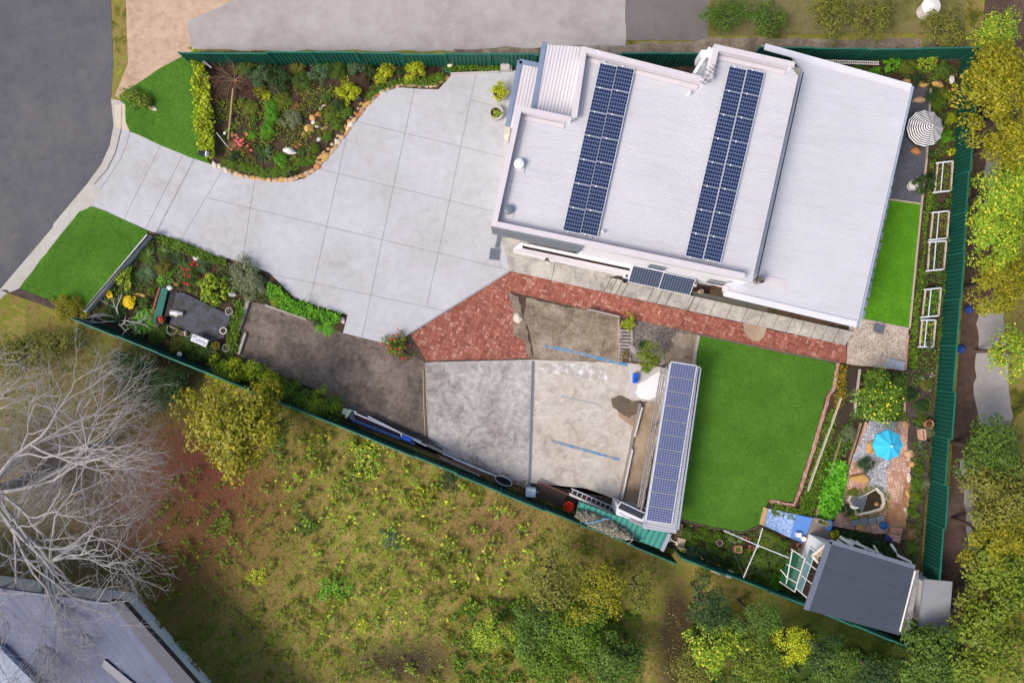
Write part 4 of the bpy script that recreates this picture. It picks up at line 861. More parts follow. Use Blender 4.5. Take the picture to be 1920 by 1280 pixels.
rows = [
 (462, 128, 19, 'mid', 'fine', 'mid green shrub against the green fence right of the bare twigs', .8), (478, 112, 13, 'olive', 'med', 'olive shrub pressed against the left end of the green fence', .8),
 (488, 143, 20, 'blue', 'fine', 'blue green leafy shrub below the fence, nearest the bare twigs', .8), (525, 150, 26, 'dark', 'fine', 'broad dark green shrub sprawling below the fence, above the forked branch', .7),
 (560, 128, 17, 'olive', 'fine', 'olive shrub with straggly stems touching the green fence', .7), (565, 150, 18, 'mid', 'fine', 'mid green shrub in the middle of the row below the fence', .8), (604, 116, 15, 'bright', 'fine', 'bright green shrub touching the fence, left of two', .7),
 (636, 114, 14, 'bright', 'fine', 'bright green shrub touching the fence, right of two', .7), (600, 136, 20, 'blue', 'fine', 'blue green shrub in front of the bright green pair', .8), (632, 133, 18, 'mid', 'fine', 'dense green shrub right of the blue green one below the fence', .8),
 (668, 124, 18, 'blue', 'fine', 'blue green shrub left of the yellow bushes by the fence', .8), (694, 132, 15, 'dark', 'fine', 'dark green shrub directly left of the small yellow bush', .8), (688, 152, 11, 'purple', 'med', 'dark purple leaved shrub above the rock edging', .7),
 (724, 134, 15, 'yellow', 'med', 'small yellow green bush by the fence, left of the hose', .9), (712, 147, 11, 'yellow', 'med', 'lowest small yellow tuft below the yellow bush by the fence', .8), (779, 132, 20, 'yellow', 'fine', 'round yellow green bush by the fence nearest the garden hose', .9),
 (811, 134, 9, 'purple', 'med', 'little purple shrub beside the hose at the fence', .7), (752, 134, 10, 'dark', 'small', 'dark broad leaved plant between the two yellow bushes', .8), (655, 172, 21, 'yellow', 'fine', 'large round yellow green bush in the middle of the rock bed', .9),
 (637, 196, 14, 'dark', 'fine', 'dark green shrub just below the large round yellow bush', .7), (622, 214, 14, 'moss', 'fine', 'green mounded shrub above the double rock edging', .7), (646, 212, 13, 'cover', 'fine', 'green shrub beside the black spotlight on the rock edge', .6), (634, 234, 12, 'cover', 'fine', 'green ground hugging shrub halfway along the rocks', .5), (612, 258, 10, 'cover', 'fine', 'small bright clump right of the white stones', .6),
 (590, 277, 10, 'cover', 'fine', 'small round green box ball near the flat white rock', .9), (508, 200, 13, 'bright', 'fine', 'uppermost of the three bright green clumps in the centre of the rock bed', .8), (510, 222, 15, 'bright', 'fine', 'middle of the three bright green clumps in the centre of the rock bed', .8),
 (503, 247, 15, 'bright', 'fine', 'lowest of the three bright green clumps in the centre of the rock bed', .8), (526, 300, 13, 'bright', 'fine', 'bright green bush beside the flat white rock', .9), (546, 226, 18, 'grey', 'fine', 'grey green succulent bush in the centre of the rock bed', .6),
 (470, 255, 10, 'bright', 'fine', 'small bright green shrub above the coral flowers', .7), (478, 226, 9, 'mid', 'fine', 'small mid green shrub near the tan pole', .6), (466, 202, 16, 'moss', 'fine', 'mossy green shrub right of the tan pole', .5), (488, 168, 11, 'gold', 'med', 'gold leaved shrub left of the forked branch', .8), (500, 180, 9, 'yellow', 'med', 'small yellow green shrub under the gold leaved one', .7),
 (532, 190, 16, 'moss', 'fine', 'moss green mound below the forked branch', .5), (565, 284, 9, 'mid', 'med', 'small green plant just right of the flat white rock', .7), (558, 202, 10, 'rust', 'med', 'rusty tinged low plant near the leaf litter', .4), (612, 182, 10, 'mid', 'fine', 'small green shrub in the upper right of the rock bed', .6), (575, 172, 8, 'dry', 'grass', 'dry grass tuft near the brown mulch', .9)]
for (x, y, r, c, k, lb, h) in rows: A(x, y, r, c, lb, k, h=h)
A(493, 285, 24, 'dark', 'dark strap leaved clump at the bottom of the rock bed', 'blades', name='strap_leaf_plant', cat='plant', h=.8)
A(455, 272, 17, 'rust', 'coral flowering plant at the lower left of the rock bed', 'loose', name='flowering_plant', cat='plant', h=.6, flowers=(M_pink, 16, .06))
A(434, 276, 15, 'dry', 'dry arching grass at the lower left corner of the rock bed', 'grass', name='grass_tuft', cat='plant', h=.7)
A(441, 291, 12, 'dark', 'dark green shrub under the coral flowers', 'fine', h=.7)
A(560, 270, 6, 'mid', 'tiny pink flowering plant above the flat white rock', 'small', name='flowering_plant', cat='plant', h=.5, flowers=(M_pink, 7, .05))
for i, (x, y) in enumerate([(424, 306), (437, 312), (452, 313), (467, 317), (483, 320), (497, 323), (511, 326), (522, 320), (537, 322), (549, 316), (560, 308), (572, 304), (583, 298)]):
    A(x, y, 10.5, 'cover', ordn(i) + ' from the left of the low green clumps along the lower rock edging', 'fine', name='ground_cover', cat='ground cover', h=.45, group='ground cover along the lower rocks')
bed('ground_cover', [(404, 160), (430, 190), (470, 180), (560, 160), (640, 160), (660, 200), (600, 280), (540, 320), (430, 310), (412, 250)], .05, .2, 190, .1, 'moss', kind='stuff', lmin=-.35)
bed('ground_cover', [(285, 450), (430, 500), (520, 545), (500, 566), (465, 560), (430, 585), (330, 540), (298, 536), (285, 600), (300, 640), (420, 650), (445, 668), (600, 740), (440, 700), (170, 590)], .05, .2, 230, .11, 'mid', kind='stuff', lmin=-.3)
bed('ground_cover', [(1640, 128), (1795, 118), (1784, 290), (1750, 300), (1748, 175), (1700, 150)], ZR, .2, 200, .1, 'cover', kind='stuff', lmin=-.3)
bed('ground_cover', [(1270, 978), (1390, 1000), (1430, 992), (1500, 1030), (1480, 1030), (1460, 1090), (1505, 1130), (1268, 1024)], ZR, .25, 330, .12, 'cover', kind='stuff', lmin=-.6)
bed('ground_cover', [(1704, 700), (1748, 704), (1730, 900), (1716, 1060), (1690, 1050), (1705, 950), (1712, 860)], ZR, .25, 260, .11, 'mid', kind='stuff', lmin=-.3)
bed('ground_cover', [(1748, 300), (1790, 300), (1768, 600), (1752, 700), (1704, 700), (1722, 600), (1736, 450)], ZR, .25, 230, .11, 'mid', kind='stuff', lmin=-.5)
bed('ground_cover', [(1614, 694), (1700, 700), (1698, 790), (1640, 790), (1604, 780)], ZR, .3, 300, .12, 'mid', kind='stuff', lmin=-.5)
# rocks
def rock_me(seed, sharp=.22):
    g = random.Random(seed); bm = bmesh.new(); bmesh.ops.create_icosphere(bm, subdivisions=2, radius=1)
    pl = [(Vector((g.uniform(-1, 1), g.uniform(-1, 1), g.uniform(-1, 1))).normalized(), g.uniform(.55, .85)) for _ in range(9)]
    for v in bm.verts:
        for n_, dd in pl:
            k = v.co.dot(n_) - dd
            if k > 0: v.co -= n_ * k
        v.co *= 1 + g.uniform(-.04, .04)
    me = bpy.data.meshes.new('rock'); bm.to_mesh(me); bm.free(); return me
RK = [rock_me(s) for s in range(6)]
def rock_mat(nm, a, b): return ground_mat(nm, [(.3, a), (.5, b), (.7, tuple(min(1, x * 1.25) for x in b[:3]) + (1,))], 2.5, 12, 40, .2)
RM = [rock_mat('sandstone', S(146, 110, 82), S(190, 158, 124)), rock_mat('pale_sandstone', S(174, 158, 138), S(206, 192, 174)), rock_mat('orange_sandstone', S(150, 92, 58), S(190, 128, 84)), rock_mat('white_rock', S(196, 184, 178), S(222, 214, 210)), rock_mat('golden_rock', S(150, 112, 62), S(192, 152, 94))]
def rock(x, y, rx, ry, m, label, z=.03, rz=0, h=.6, group=None, name='rock'):
    me = RK[rng.randrange(6)]
    if not me.materials: me.materials.append(RM[0])
    o = bpy.data.objects.new(name, me); C.objects.link(o); o.material_slots[0].link = 'OBJECT'; o.material_slots[0].material = RM[m]
    o.location = P(x, y, z) + Vector((0, 0, min(rx, ry) * .03 * h * .4)); o.scale = (rx * .03 * 1.15, ry * .03 * 1.15, min(rx, ry) * .03 * h); o.rotation_euler = (0, 0, R(rz)); return tag(o, label, 'rock', group)
line = [(396, 305), (410, 313), (430, 323), (455, 331), (480, 337), (505, 339), (530, 340), (550, 337), (575, 329), (590, 319), (605, 304), (622, 285), (637, 267), (650, 250), (662, 232), (675, 214), (688, 197), (700, 185), (715, 174), (735, 164), (757, 160), (795, 162), (815, 163), (828, 155), (840, 145)]
acc = 0; pos = []
for a, b in zip(line[:-1], line[1:]):
    L = math.dist(a, b); t = 0
    while acc + (L - t) >= 10.5: t += 10.5 - acc; acc = 0; pos.append((a[0] + (b[0] - a[0]) * t / L, a[1] + (b[1] - a[1]) * t / L, math.degrees(math.atan2(-(b[1] - a[1]), b[0] - a[0]))))
    acc += L - t
for i, (x, y, an_) in enumerate(pos): rock(x + rng.uniform(-1, 1), y - 2 + rng.uniform(-.8, .8), rng.uniform(6.0, 8.2), rng.uniform(4.2, 5.6), rng.choice((0, 0, 0, 1, 4, 2)), ordn(i) + ' sandstone edging rock along the driveway, counted from the yellow hedge', rz=an_ + rng.uniform(-12, 12), group='edging rocks along the driveway')
for i, (x, y, an_) in enumerate(pos[20:40]):
    rock(x - 7 + rng.uniform(-1.5, 1.5), y - 6 + rng.uniform(-1.5, 1.5), rng.uniform(2.8, 4.6), rng.uniform(2.4, 3.6), rng.choice((0, 1, 0, 4)), ordn(i) + ' small stone of the inner row behind the edging rocks, counted from below', rz=rng.uniform(0, 180), group='second row of stones')
for (x, y, a, b, m, rz, lb) in [(545, 285, 14, 7.5, 3, -8, 'flat white boat-shaped rock in the lower rock bed'), (580, 242, 9, 9, 4, 0, 'large golden boulder in the middle of the rock bed'), (587, 221, 6.5, 6, 4, 20, 'golden boulder above the largest golden one'), (597, 214, 6, 5, 2, 10, 'orange rock beside the upper golden boulder'), (587, 230, 4, 4, 3, 0, 'little white stone between the two golden boulders'), (569, 253, 4, 6, 4, 0, 'narrow golden stone left of the largest golden boulder'), (595, 237, 5, 3, 1, 0, 'pale stone touching the right of the largest golden boulder'), (602, 203, 4, 3.5, 1, 60, 'pale stone above the orange rock'), (608, 199, 5, 3, 1, 30, 'pale stone at the top of the short stone row'), (482, 200, 4, 7, 4, 0, 'upright golden stone in the left half of the rock bed'), (597, 262, 5, 4, 3, 40, 'white stone near the round box ball'), (608, 240, 7, 3, 0, 20, 'long low sandstone right of the golden boulders'), (436, 252, 4, 5, 4, 0, 'golden stone beside the coral flowers'), (596, 312, 8, 6, 2, 30, 'large orange rock at the bottom bend of the edging'), (606, 292, 12, 6, 4, 36, 'large long golden slab at the bend of the edging'), (655, 236, 10, 5, 1, 50, 'long pale slab halfway up the edging'), (286, 203, 9, 4, 1, -20, 'pale stone at the foot of the shrub on the front lawn')]:
    rock(x, y, a, b, m, lb, rz=rz, z=.1 if x < 300 else .05)
# --- pond garden, lower left
rows = [
 (275, 480, 21, 'mid', 'strap', 'big spiky green clump beside the lower front lawn', .9, 'spiky_plant'), (325, 478, 17, 'dark', 'strap', 'dark strap leaved clump left of the pink flat rock', .8, 'spiky_plant'), (338, 497, 18, 'dark', 'blades', 'dark strap leaved clump above the red roses', .8, 'spiky_plant'), (303, 470, 15, 'mid', 'blades', 'green strappy clump between the two biggest spiky plants', .7, 'spiky_plant'),
 (237, 522, 18, 'lime', 'small', 'lime and cream leaved shrub against the white rail wall', .8, 'shrub'), (272, 512, 20, 'blue', 'grass', 'soft blue green feathery clump in the pond garden', 1, 'feathery_plant'), (305, 505, 15, 'olive', 'fine', 'olive green shrub left of the red roses', .7, 'shrub'), (308, 522, 16, 'bright', 'fern', 'small bright fern above the teal pond board', .8, 'fern'),
 (265, 606, 25, 'bright', 'fern', 'large bright tree fern left of the teal pond board', .8, 'fern'), (283, 595, 17, 'vivid', 'fern', 'upper fern fronds reaching over the teal pond board', .8, 'fern'), (402, 545, 25, 'lime', 'small', 'lime leaved bush at the upper right of the pond', .9, 'shrub'), (388, 528, 14, 'lime', 'small', 'small lime leaved bush right of the red roses', .8, 'shrub'),
 (462, 520, 32, 'grey', 'fine', 'large grey green bush at the driveway edge', .6, 'shrub'), (478, 540, 23, 'grey', 'fine', 'grey green bush below the large one at the driveway edge', .6, 'shrub'), (380, 498, 13, 'blue', 'fine', 'blue green bush below the pink flat rock', .7, 'shrub'), (245, 570, 7, 'mid', 'med', 'small green plant under the yellow flowers', .7, 'shrub'), (222, 590, 17, 'dark', 'fine', 'dark green shrub under the white branches', .5, 'shrub'), (272, 568, 11, 'mid', 'med', 'green shrub right of the yellow flowers', .7, 'shrub'), (200, 590, 12, 'olive', 'fine', 'olive shrub below the white rail wall', .6, 'shrub'),
 (300, 622, 19, 'mid', 'fine', 'green shrub at the lower edge of the pond left of the white arches', .7, 'shrub'), (330, 640, 19, 'olive', 'fine', 'olive shrub in front of the dark green fence', .7, 'shrub'), (360, 650, 19, 'mid', 'fine', 'mid green shrub below the white patterned table', .7, 'shrub'), (382, 662, 18, 'mid', 'fine', 'green shrub below the blue pot by the fence', .7, 'shrub'), (262, 640, 14, 'dark', 'fine', 'dark shrub tight against the lower fence below the fern', .6, 'shrub'), (283, 545, 9, 'moss', 'fine', 'small moss green shrub above the teal board', .6, 'shrub'),
 (130, 574, 25, 'gold', 'fine', 'golden yellow bush at the bottom of the lower front lawn', .7, 'shrub'), (112, 570, 14, 'gold', 'fine', 'left lobe of golden bush at the lower front lawn', .7, 'shrub'), (160, 590, 11, 'gold', 'fine', 'small golden bush by the end of the white rail wall', .7, 'shrub'), (518, 565, 12, 'lime', 'fine', 'lime green bush at the top of the dark parking slab', .7, 'shrub'),
 (540, 580, 5, 'yellow', 'small', 'tiny yellow plant beside the sleeper edge', .7, 'shrub'), (605, 610, 18, 'bright', 'grass', 'grassy green clump beside the round cream stone', .8, 'grass_tuft'), (615, 618, 15, 'bright', 'grass', 'grassy clump spilling over the dark slab', .6, 'grass_tuft'), (592, 600, 12, 'dark', 'fine', 'dark green shrub left of the grassy clumps', .7, 'shrub')]
for (x, y, r, c, k, lb, h, nm) in rows: A(x, y, r, c, lb, k, h=h, name=nm, cat='fern' if nm == 'fern' else 'shrub' if nm == 'shrub' else 'plant')
A(358, 515, 18, 'mid', 'rose bush with red and coral blooms above the pond', 'loose', name='rose_bush', cat='rose bush', h=.7, flowers=(M_red, 13, .07))
A(743, 650, 25, 'olive', 'rose bush with dark red blooms at the corner of the brick paving', 'loose', name='rose_bush', cat='rose bush', h=.8, z=.05, flowers=(M_red, 13, .06))
A(743, 648, 16, 'mid', 'green heart of the rose bush at the corner of the brick paving', 'med', name='rose_foliage', cat='shrub', h=.7, z=.05)
A(246, 567, 9, 'mid', 'bright yellow flower cluster among the white branches', 'small', name='flowering_plant', cat='plant', h=1, flowers=(M_yel, 60, .08))
A(208, 552, 5, 'mid', 'small yellow blooms on the white branches by the rail wall', 'small', name='flowering_plant', cat='plant', h=1, flowers=(M_yel, 14, .07))
wt = thing('bare_tree', P(225, 600, .03), 'small white barked leafless tree beside the tree fern', 'tree'); obj('branches', twigs_mb(21, 2.6, 2, .05, .7, n0=5, up=.9), plain('white_bark', S(190, 184, 178), .8), wt, local=True)
bed('hedge', [(290, 440), (345, 455), (400, 479), (430, 489), (426, 498), (395, 492), (345, 470), (300, 455)], .05, .35, 700, .13, 'cover', 'low green hedge along the driveway above the pond garden', 'hedge')
bed('hedge', [(505, 530), (525, 540), (548, 562), (600, 580), (640, 592), (634, 608), (590, 600), (540, 582), (505, 555)], .05, .45, 700, .14, 'bright', 'bright green hedge between the driveway and the dark slab', 'hedge')
bed('hedge', [(440, 570), (452, 562), (462, 580), (450, 625), (446, 660), (428, 662), (430, 620), (438, 595)], .05, .4, 700, .12, 'cover', 'green hedge strip between the pond and the dark slab', 'hedge')
hp = [(392, 686), (425, 678), (470, 690), (500, 700), (512, 716), (480, 722), (440, 712)]
for i, (x, y, r, c, lb) in enumerate([(412, 696, 22, 'moss', 'leftmost moss green bush of the fence hedge below the pond garden'), (445, 704, 25, 'cover', 'bright bush of the fence hedge below the hedge corner of the dark slab'), (478, 708, 23, 'moss', 'third bush from the left in the fence hedge'), (505, 722, 23, 'cover', 'fourth bush from the left in the fence hedge'), (535, 738, 23, 'mid', 'fifth bush from the left in the fence hedge'), (562, 748, 22, 'mid', 'sixth bush from the left in the fence hedge'), (592, 757, 23, 'moss', 'bush of the fence hedge second nearest the stored pipes'), (622, 768, 24, 'mid', 'last dense bush of the fence hedge, touching the stored pipes')]):
    A(x, y - 3, r + 2, {'moss': 'lime', 'cover': 'hedge', 'mid': 'cover'}[c], lb, 'fine', h=1.1, group='hedge bushes along the lower fence')
for (x, y, a, b, m, rz, lb) in [(372, 486, 12, 5, 3, -18, 'flat pink rock beside the driveway hedge'), (332, 532, 7, 5, 2, 0, 'rust brown rock left of the roses'), (263, 552, 11, 4, 4, -12, 'low golden rock above the pond board'), (643, 600, 5, 7, 1, 0, 'round cream stone at the corner of the driveway'), (388, 605, 6, 3, 3, 50, 'small pink stone lying on the slate tiles'), (972, 598, 9, 11, 1, 0, 'flat grey white rock at the end of the brick paving')]: rock(x, y, a, b, m, lb, rz=rz, z=.05)
# --- rear beds, along the top right and right fences
ZG = ZR
rows = [
 (1640, 138, 13, 'bright', 'fine', 'bright green shrub beside the white trellis'), (1612, 126, 12, 'mid', 'fine', 'green shrub left of the white trellis end'), (1671, 122, 16, 'bright', 'small', 'broad leaved bright shrub touching the fence, left of two'), (1740, 117, 16, 'lime', 'small', 'broad leaved lime shrub touching the fence near the corner'), (1700, 128, 14, 'moss', 'fine', 'moss green shrub between the two broad leaved ones'), (1655, 150, 10, 'mid', 'fine', 'small green shrub at the upper edge of the rear roof'), (1770, 130, 17, 'mid', 'fine', 'green shrub in the rear fence corner'), (1720, 150, 13, 'dark', 'fine', 'dark green shrub above the sandstone rocks at the rear corner'), (1745, 178, 13, 'dark', 'fine', 'dark green mounded shrub right of the gravel top'), (1758, 195, 14, 'cover', 'fine', 'green mounded shrub above the striped umbrella'), (1772, 176, 11, 'moss', 'fine', 'small moss shrub close to the rear fence'),
 (1783, 222, 10, 'yellow', 'fine', 'yellow green shrub by the fence beside the umbrella'), (1775, 258, 12, 'bright', 'fine', 'bright green shrub right of the striped umbrella'), (1745, 290, 11, 'dark', 'grass', 'dark grassy clump under the striped umbrella'), (1783, 285, 8, 'yellow', 'small', 'small yellow shrub by the fence below the umbrella'), (1732, 345, 21, 'dark', 'small', 'dark glossy shrub leaning over the white stone bowl')]
for (x, y, r, c, k, lb) in rows: A(x, y, r, c, lb, k, z=ZG, h=.75)
for i, pl_ in enumerate(([(1744, 300), (1755, 300), (1746, 400), (1737, 480), (1727, 480), (1733, 385)], [(1727, 480), (1737, 480), (1722, 600), (1716, 690), (1702, 690), (1710, 600), (1718, 540)])):
    bed('ground_cover', pl_, ZG, .25, 600, .12, 'cover', ('dark green', 'lighter green')[i] + ' low ground cover strip beside the rear lawn edging, ' + ('upper', 'lower') [i] + ' half', 'ground cover')
for (x, y, a, b, m, rz, lb) in [(1722, 188, 11, 8, 0, 20, 'large brown sandstone boulder above the striped umbrella'), (1718, 285, 10, 8, 2, 0, 'round orange boulder below the striped umbrella'), (1731, 160, 10, 7, 4, 10, 'golden rock at the top of the gravel'), (1757, 159, 11, 6, 4, -10, 'long golden rock right of the gravel top'), (1700, 152, 7, 4, 4, -20, 'golden rock at the corner of the rear roof'), (1783, 150, 5, 8, 3, 0, 'pale upright stone near the rear fence corner'), (1788, 168, 6, 4, 2, 0, 'orange stone by the rear fence')]: rock(x, y, a, b, m, lb, rz=rz, z=ZG + .05, h=.8)
# middle strip between lawn and paved garden
bed('hedge', [(1572, 684), (1585, 688), (1582, 740), (1574, 765), (1560, 765), (1566, 728)], ZG, .35, 700, .12, 'orange', 'orange tinged hedge at the upper right corner of the middle lawn', 'hedge')
bed('hedge', [(1556, 765), (1570, 765), (1551, 835), (1535, 905), (1527, 950), (1498, 960), (1505, 920), (1520, 880), (1540, 810)], ZG, .35, 700, .12, 'cover', 'long low green hedge down the right side of the middle lawn', 'hedge')
bed('hedge', [(1448, 942), (1490, 952), (1525, 962), (1524, 972), (1480, 972), (1444, 960)], ZG, .35, 700, .12, 'cover', 'short green hedge above the blue steps', 'hedge')
bed('vegetable_bed', [(1552, 870), (1568, 860), (1584, 872), (1578, 920), (1562, 966), (1532, 972), (1530, 950), (1540, 910)], ZG, .5, 600, .2, 'vivid', 'dense vivid green leafy vegetable bed beside the pond', 'vegetable bed')
bed('ground_cover', [(1576, 800), (1600, 780), (1592, 840), (1566, 862), (1540, 930), (1530, 930), (1552, 850)], ZG, .3, 500, .12, 'mid', 'straggly mid green bed between the timber edges', 'ground cover')
A(1590, 815, 15, 'grey', 'bushy grey green plant beside the dark soil strip', 'fine', z=ZG, h=.7); A(1605, 775, 12, 'mid', 'green shrub at the lower left of the citrus tree', 'fine', z=ZG, h=.7)
te = thing('timber_edge', P(1545, 850, ZG), 'long pale timber edge down the hedge right of the middle lawn', 'edging')
obj('board', MB().bar(P(1577, 745, ZG + .3), P(1514, 920, ZG + .3), .05, .2), plain('pale_timber', S(196, 184, 168), .8), te)
te = thing('timber_edge', P(1560, 850, ZG), 'brown timber edge left of the vegetable bed', 'edging'); obj('board', MB().bar(P(1576, 822, ZG + .15), P(1529, 968, ZG + .15), .05, .2), plain('tan_timber', S(160, 136, 110), .8), te)
te = thing('timber_edge', P(1612, 740, ZG), 'timber edge beside the bare dark soil above the citrus tree', 'edging'); obj('board', MB().bar(P(1612, 692, ZG + .15), P(1601, 780, ZG + .15), .05, .2), plain('pale_timber', S(196, 184, 168), .8), te)
te = thing('timber_edge', P(1605, 840, ZG), 'timber edge between the dark soil and the white pebbles', 'edging'); obj('board', MB().bar(P(1614, 792, ZG + .15), P(1586, 885, ZG + .15), .05, .2), plain('tan_timber', S(160, 136, 110), .8), te)
sheet('soil', [(1588, 690), (1611, 692), (1600, 782), (1582, 850), (1566, 850), (1578, 770)], ZG + .06, plain('black_soil', S(62, 52, 46), .95, 0, .4, 14))
# citrus tree
ct = tree(1650, 752, 1.5, 'citrus', 'citrus tree with yellow fruit above the blue umbrella', h=2.8, z=ZG, name='citrus_tree', zr=.6, kind='fine')
fm = MB().lathe((0, 0, 0), [(.01, -.05), (.05, 0), (.01, .05)], 7); me = bpy.data.meshes.new('fruit'); me.from_pydata(fm.v, [], fm.f); me.materials.append(plain('lemon_skin', S(228, 206, 52), .5))
for i in range(26):
    a = rng.uniform(0, 6.28); q = rng.uniform(.1, 1.35); fo = bpy.data.objects.new('fruit', me); C.objects.link(fo); fo.parent = ct; fo.location = (q * math.cos(a), q * math.sin(a), 2.85 - q * q * .22)
tree(1638, 722, 1.05, 'citrus', 'smaller leafy tree touching the top of the citrus tree', h=2.2, z=ZG, name='fruit_tree', zr=.6, kind='fine'); tree(1668, 725, .85, 'mid', 'fruit tree right of the small leafy tree, below the pebbles', h=2.0, z=ZG, name='fruit_tree', zr=.6, kind='fine')
rows = [(1705, 740, 14, 'dark', 'fine', 'dark shrub right of the citrus tree'), (1735, 722, 11, 'olive', 'med', 'olive shrub near the grey driftwood'), (1728, 760, 13, 'dark', 'fine', 'dark shrub beside the right fence above the round pots'), (1722, 785, 11, 'mid', 'fine', 'mid green shrub above the terracotta pot'), (1738, 805, 14, 'grey', 'med', 'grey green shrub touching the right fence beside the pots'), (1728, 830, 9, 'grey', 'med', 'small grey green shrub below the round pots'), (1722, 880, 12, 'cover', 'fine', 'green shrub by the right fence level with the pond top'), (1718, 905, 13, 'cover', 'fine', 'green shrub by the right fence level with the pond'), (1716, 935, 13, 'moss', 'fine', 'moss green shrub by the right fence below the pond'), (1712, 960, 12, 'cover', 'fine', 'green shrub by the right fence above the spiky grass'), (1733, 905, 10, 'grey', 'med', 'grey shrub pressed to the right fence near the pond'),
 (1705, 1000, 18, 'dry', 'grass', 'spiky grass clump by the right fence above the shed'), (1710, 1028, 13, 'mid', 'fine', 'green shrub at the upper right of the shed'), (1622, 872, 16, 'dark', 'fine', 'dark green round shrub above the sandstone slab by the pond'), (1598, 925, 11, 'moss', 'fine', 'moss shrub left of the pond'), (1588, 955, 13, 'dark', 'fine', 'dark shrub at the lower left of the pond'), (1600, 966, 9, 'lime', 'small', 'small lime shrub under the white pond statue')]
for (x, y, r, c, k, lb) in rows: A(x, y, r, c, lb, k, z=ZG, h=.7)
dw = thing('bare_shrub', P(1640, 880, ZG), 'bare grey branches beside the dark round shrub and pebbles', 'shrub'); obj('branches', twigs_mb(8, 1.3, 2, .025, .7, n0=5, up=.3), plain('grey_twigs', S(150, 138, 126), .9), dw, local=True)
dw = thing('driftwood', P(1738, 716, ZG), 'grey twisted driftwood by the right fence', 'driftwood'); obj('wood', twigs_mb(9, .9, 1, .06, .6, n0=5, up=.2), plain('driftwood_grey', S(176, 168, 162), .9), dw, local=True)
bed('hedge', [(1574, 990), (1600, 992), (1640, 1005), (1680, 1030), (1676, 1050), (1640, 1040), (1590, 1022), (1566, 1010)], ZG, .8, 700, .12, 'dark', 'dark green hedge behind the grey roofed shed', 'hedge')
# garden around the clothes line
rows = [(1285, 1000, 15, 'mid', 'fine', 'green shrub beside the timber stack left of the clothes hoist'), (1300, 1012, 15, 'cover', 'fine', 'bright green shrub in the lower garden left of the round basket'), (1320, 1002, 13, 'cover', 'fine', 'green shrub along the lower edge of the middle lawn'), (1345, 1006, 12, 'cover', 'fine', 'green shrub at the clothes hoist arm end'), (1330, 1030, 14, 'mid', 'fine', 'mid green shrub below the round basket'), (1300, 1035, 18, 'blue', 'fine', 'blue green broad shrub in the lower garden'), (1325, 1050, 18, 'dark', 'fine', 'dark shrub near the lower fence left of the white boxes'), (1350, 1040, 14, 'mid', 'fine', 'mid green shrub left of the square green planter'), (1375, 1035, 14, 'dark', 'fine', 'dark shrub below the square green planter'), (1400, 1050, 15, 'mid', 'fine', 'green shrub under the clothes hoist'), (1440, 1010, 18, 'moss', 'fine', 'moss green shrub under the right hoist arm'), (1430, 1045, 18, 'cover', 'fine', 'leafy shrub below the clothes hoist centre'), (1455, 1040, 16, 'mid', 'fine', 'green shrub left of the netted frame'), (1465, 1020, 13, 'cover', 'fine', 'green shrub at the end of the right hoist arm'), (1430, 1080, 18, 'mid', 'fine', 'green bush near the lower fence below the hoist'), (1450, 1092, 17, 'bright', 'fine', 'brighter bush near the lower fence'), (1475, 1100, 16, 'mid', 'fine', 'green bush left of the shed corner at the fence'), (1495, 1120, 14, 'dark', 'fine', 'dark bush at the lower corner of the shed'), (1360, 1055, 12, 'dark', 'fine', 'dark shrub behind the white framed tray'), (1395, 1075, 15, 'olive', 'fine', 'olive shrub at the lower arm of the clothes hoist'), (1403, 1034, 5, 'yellow', 'small', 'small yellow plant under the left hoist arm'), (1690, 1200, 16, 'mid', 'fine', 'green bush at the lower right corner below the shed'), (1665, 1197, 12, 'dark', 'fine', 'dark bush in the gap below the shed gutter')]
for (x, y, r, c, k, lb) in rows: A(x, y, r, c, lb, k, z=ZG, h=.8)
# pot trees near the timber stairs
A(1180, 606, 14, 'yellow', 'yellow green potted palm at the head of the timber stairs', 'loose', z=.5, h=1.2, name='potted_palm', cat='plant'); A(1176, 606, 9, 'lime', 'fresh green heart of the potted palm at the stairs', 'med', z=.6, h=1.2, name='potted_palm', cat='plant')
tree(1218, 668, .85, 'moss', 'bushy potted tree in front of the carport beside the white patch', h=2.0, z=.3, name='potted_tree', kind='med', zr=.7); A(1206, 648, 13, 'dark', 'dark leafy shrub behind the potted tree', 'blades', z=.3, h=1.2)
A(1210, 690, 10, 'moss', 'low trailing plant in front of the potted tree', 'med', z=.1, h=.8); A(1172, 664, 9, 'dry', 'dry straw coloured plant on the timber stairs', 'med', z=.15, h=.8)
